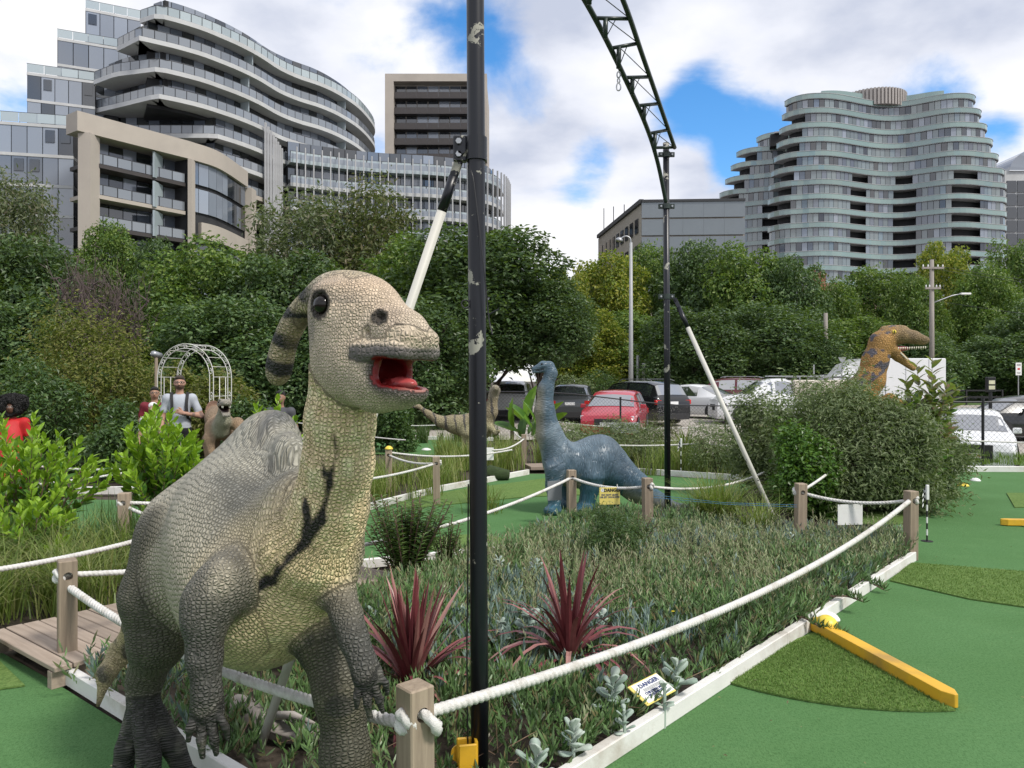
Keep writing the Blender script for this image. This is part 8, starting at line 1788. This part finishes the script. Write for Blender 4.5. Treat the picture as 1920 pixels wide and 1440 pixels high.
power_pole(1747, 487, 48, 'weathered timber power pole with two crossarms and a lamp', ((503, .68), (541, .48)), True); power_pole(1548, 587, 48, 'short weathered timber pole among the dark trees', ())
def wires():
    a = P(1747, 500, 48)
    for k, (dx, lab) in enumerate(((-.6, 'power wire on the upper crossarm'), (.6, 'second power wire on the upper crossarm'), (.1, 'low power wire beside the power pole'))):
        m = MB(); p0 = a+Vector((dx, 0, -.0-.9*(k == 2)-1.2*(k == 2))); p1 = p0+Vector((34, 6, -1.0)); pts = sag_line(p0, p1, .9, 24); m.tube([tuple(p) for p in pts], .011, 4); o = m.build('power_wire', M_BLACK); tag(o, lab, 'wire')
wires()
def post_sign(u, vt, vb, y, label, w, h, face, txt=(), tri=False, bars=(), name='street_sign'):
    x = (u-CU)/F*y; z0 = float(ground_z(x, y)); zt_ = CH+(CV-vt)/F*y-z0; root = empty(name, (x, y, z0), 0, label, 'sign'); m = MB(); m.tube([(0, .03, 0), (0, .03, zt_)], .03, 8); m.build('post', M_STEEL, root)
    m = MB()
    if tri: m.faces([(-w/2, -.01, zt_), (w/2, -.01, zt_), (0, -.01, zt_-h), (-w/2, .0, zt_), (w/2, 0, zt_), (0, 0, zt_-h)], [(0, 2, 1), (3, 4, 5), (0, 1, 4, 3), (1, 2, 5, 4), (2, 0, 3, 5)])
    else: m.box((0, 0, zt_-h/2), (w/2, .006, h/2), bev=.003)
    m.build('panel', face, root)
    for bw, zz, bh, mt in bars: m = MB(); m.box((0, -.009, zt_-zz), (bw/2, .002, bh/2)); m.build('printed_mark', mt, root)
    for t, s, zz, mt in txt: text_part(t, s, mt, root, (0, -.012, zt_-zz), X90)
post_sign(1910, 680, 745, 44, 'white parking sign with a red mark on a slim post by the hedge', .34, .72, M_WHP, (), False, ((.22, .10, .025, M_INKK), (.22, .16, .025, M_INKK), (.14, .36, .10, M_TAIL), (.22, .56, .02, M_INKK), (.18, .62, .02, M_INKK))); post_sign(1579, 670, 720, 38, 'triangular grey sign back beside the white box truck', .40, .40, M_STEEL, tri=True); post_sign(1661, 672, 720, 37, 'small white street sign in front of the box truck', .42, .46, M_WHP, (('A', .12, .34, M_INKK),)); post_sign(1526, 684, 720, 40, 'thin grey marker post by the utility truck', .08, .5, M_STEEL)
for (u, vt, y, lab) in ((1207, 683, 46, 'pale concrete bollard post behind the far cars'), (1196, 668, 47, 'thin grey post beside the street light')):
    x = (u-CU)/F*y; z0 = float(ground_z(x, y)); m = MB(); m.tube([(0, 0, 0), (0, 0, CH+(CV-vt)/F*y-z0)], .09, 10); m.lathe([(.11, 0), (.11, .05)], (0, 0, CH+(CV-vt)/F*y-z0), 10); o = m.build('roadside_post', M_SLAB if u > 1200 else M_STEEL); o.location = (x, y, z0); tag(o, lab, 'post')
def flood_light():
    y = 20.5; x = (1857-CU)/F*y; z0 = float(ground_z(x, y)); h = CH+(CV-735)/F*y-z0; root = empty('flood_light', (x, y, z0), 0, 'black flood light box with two pale panels on a post behind the fence', 'light'); m = MB(); m.tube([(0, 0, 0), (0, 0, h)], .045, 10); m.build('post', M_BLACK, root); m = MB(); m.box((0, 0, h+.2), (.11, .06, .20), bev=.01); m.build('housing', M_BLACK, root)
    for zz in (.12, .26): m = MB(); m.box((0, -.063, h+zz), (.08, .006, .05)); m.build('lamp_panel', mat('lamp_panel', (.62, .60, .42), .3), root)
flood_light()
def spot_light():
    p = P(293, 665, 14.0); root = empty('spot_light', (p.x, p.y, 0), 0, 'small grey spot light on a stick beside the garden arch', 'light'); m = MB(); m.tube([(0, 0, 0), (0, 0, p.z-.05)], .03, 8); m.build('stick', M_POST, root); m = MB(); m.lathe([(.055, -.09), (.06, .05), (.045, .09)], (0, 0, p.z), 14, Euler((math.radians(75), 0, math.radians(-35))).to_matrix()); m.build('head', M_STEEL, root, True)
spot_light()
# white tents far away in the park
for (u, y, lab) in ((1128, 84, 'small white tent in the far park'), (1172, 88, 'low white awning in the far park')):
    p = P(u, 700, y); m = MB(); m.faces([(-1.6, -1.2, 0), (1.6, -1.2, 0), (1.6, 1.2, 0), (-1.6, 1.2, 0), (-1.6, -1.2, .9), (1.6, -1.2, .9), (1.6, 1.2, .9), (-1.6, 1.2, .9), (0, 0, 1.7)], [(0, 1, 5, 4), (1, 2, 6, 5), (2, 3, 7, 6), (3, 0, 4, 7), (4, 5, 8), (5, 6, 8), (6, 7, 8), (7, 4, 8)]); o = m.build('tent', M_WHP); o.location = (p.x, y, .36); tag(o, lab, 'tent')
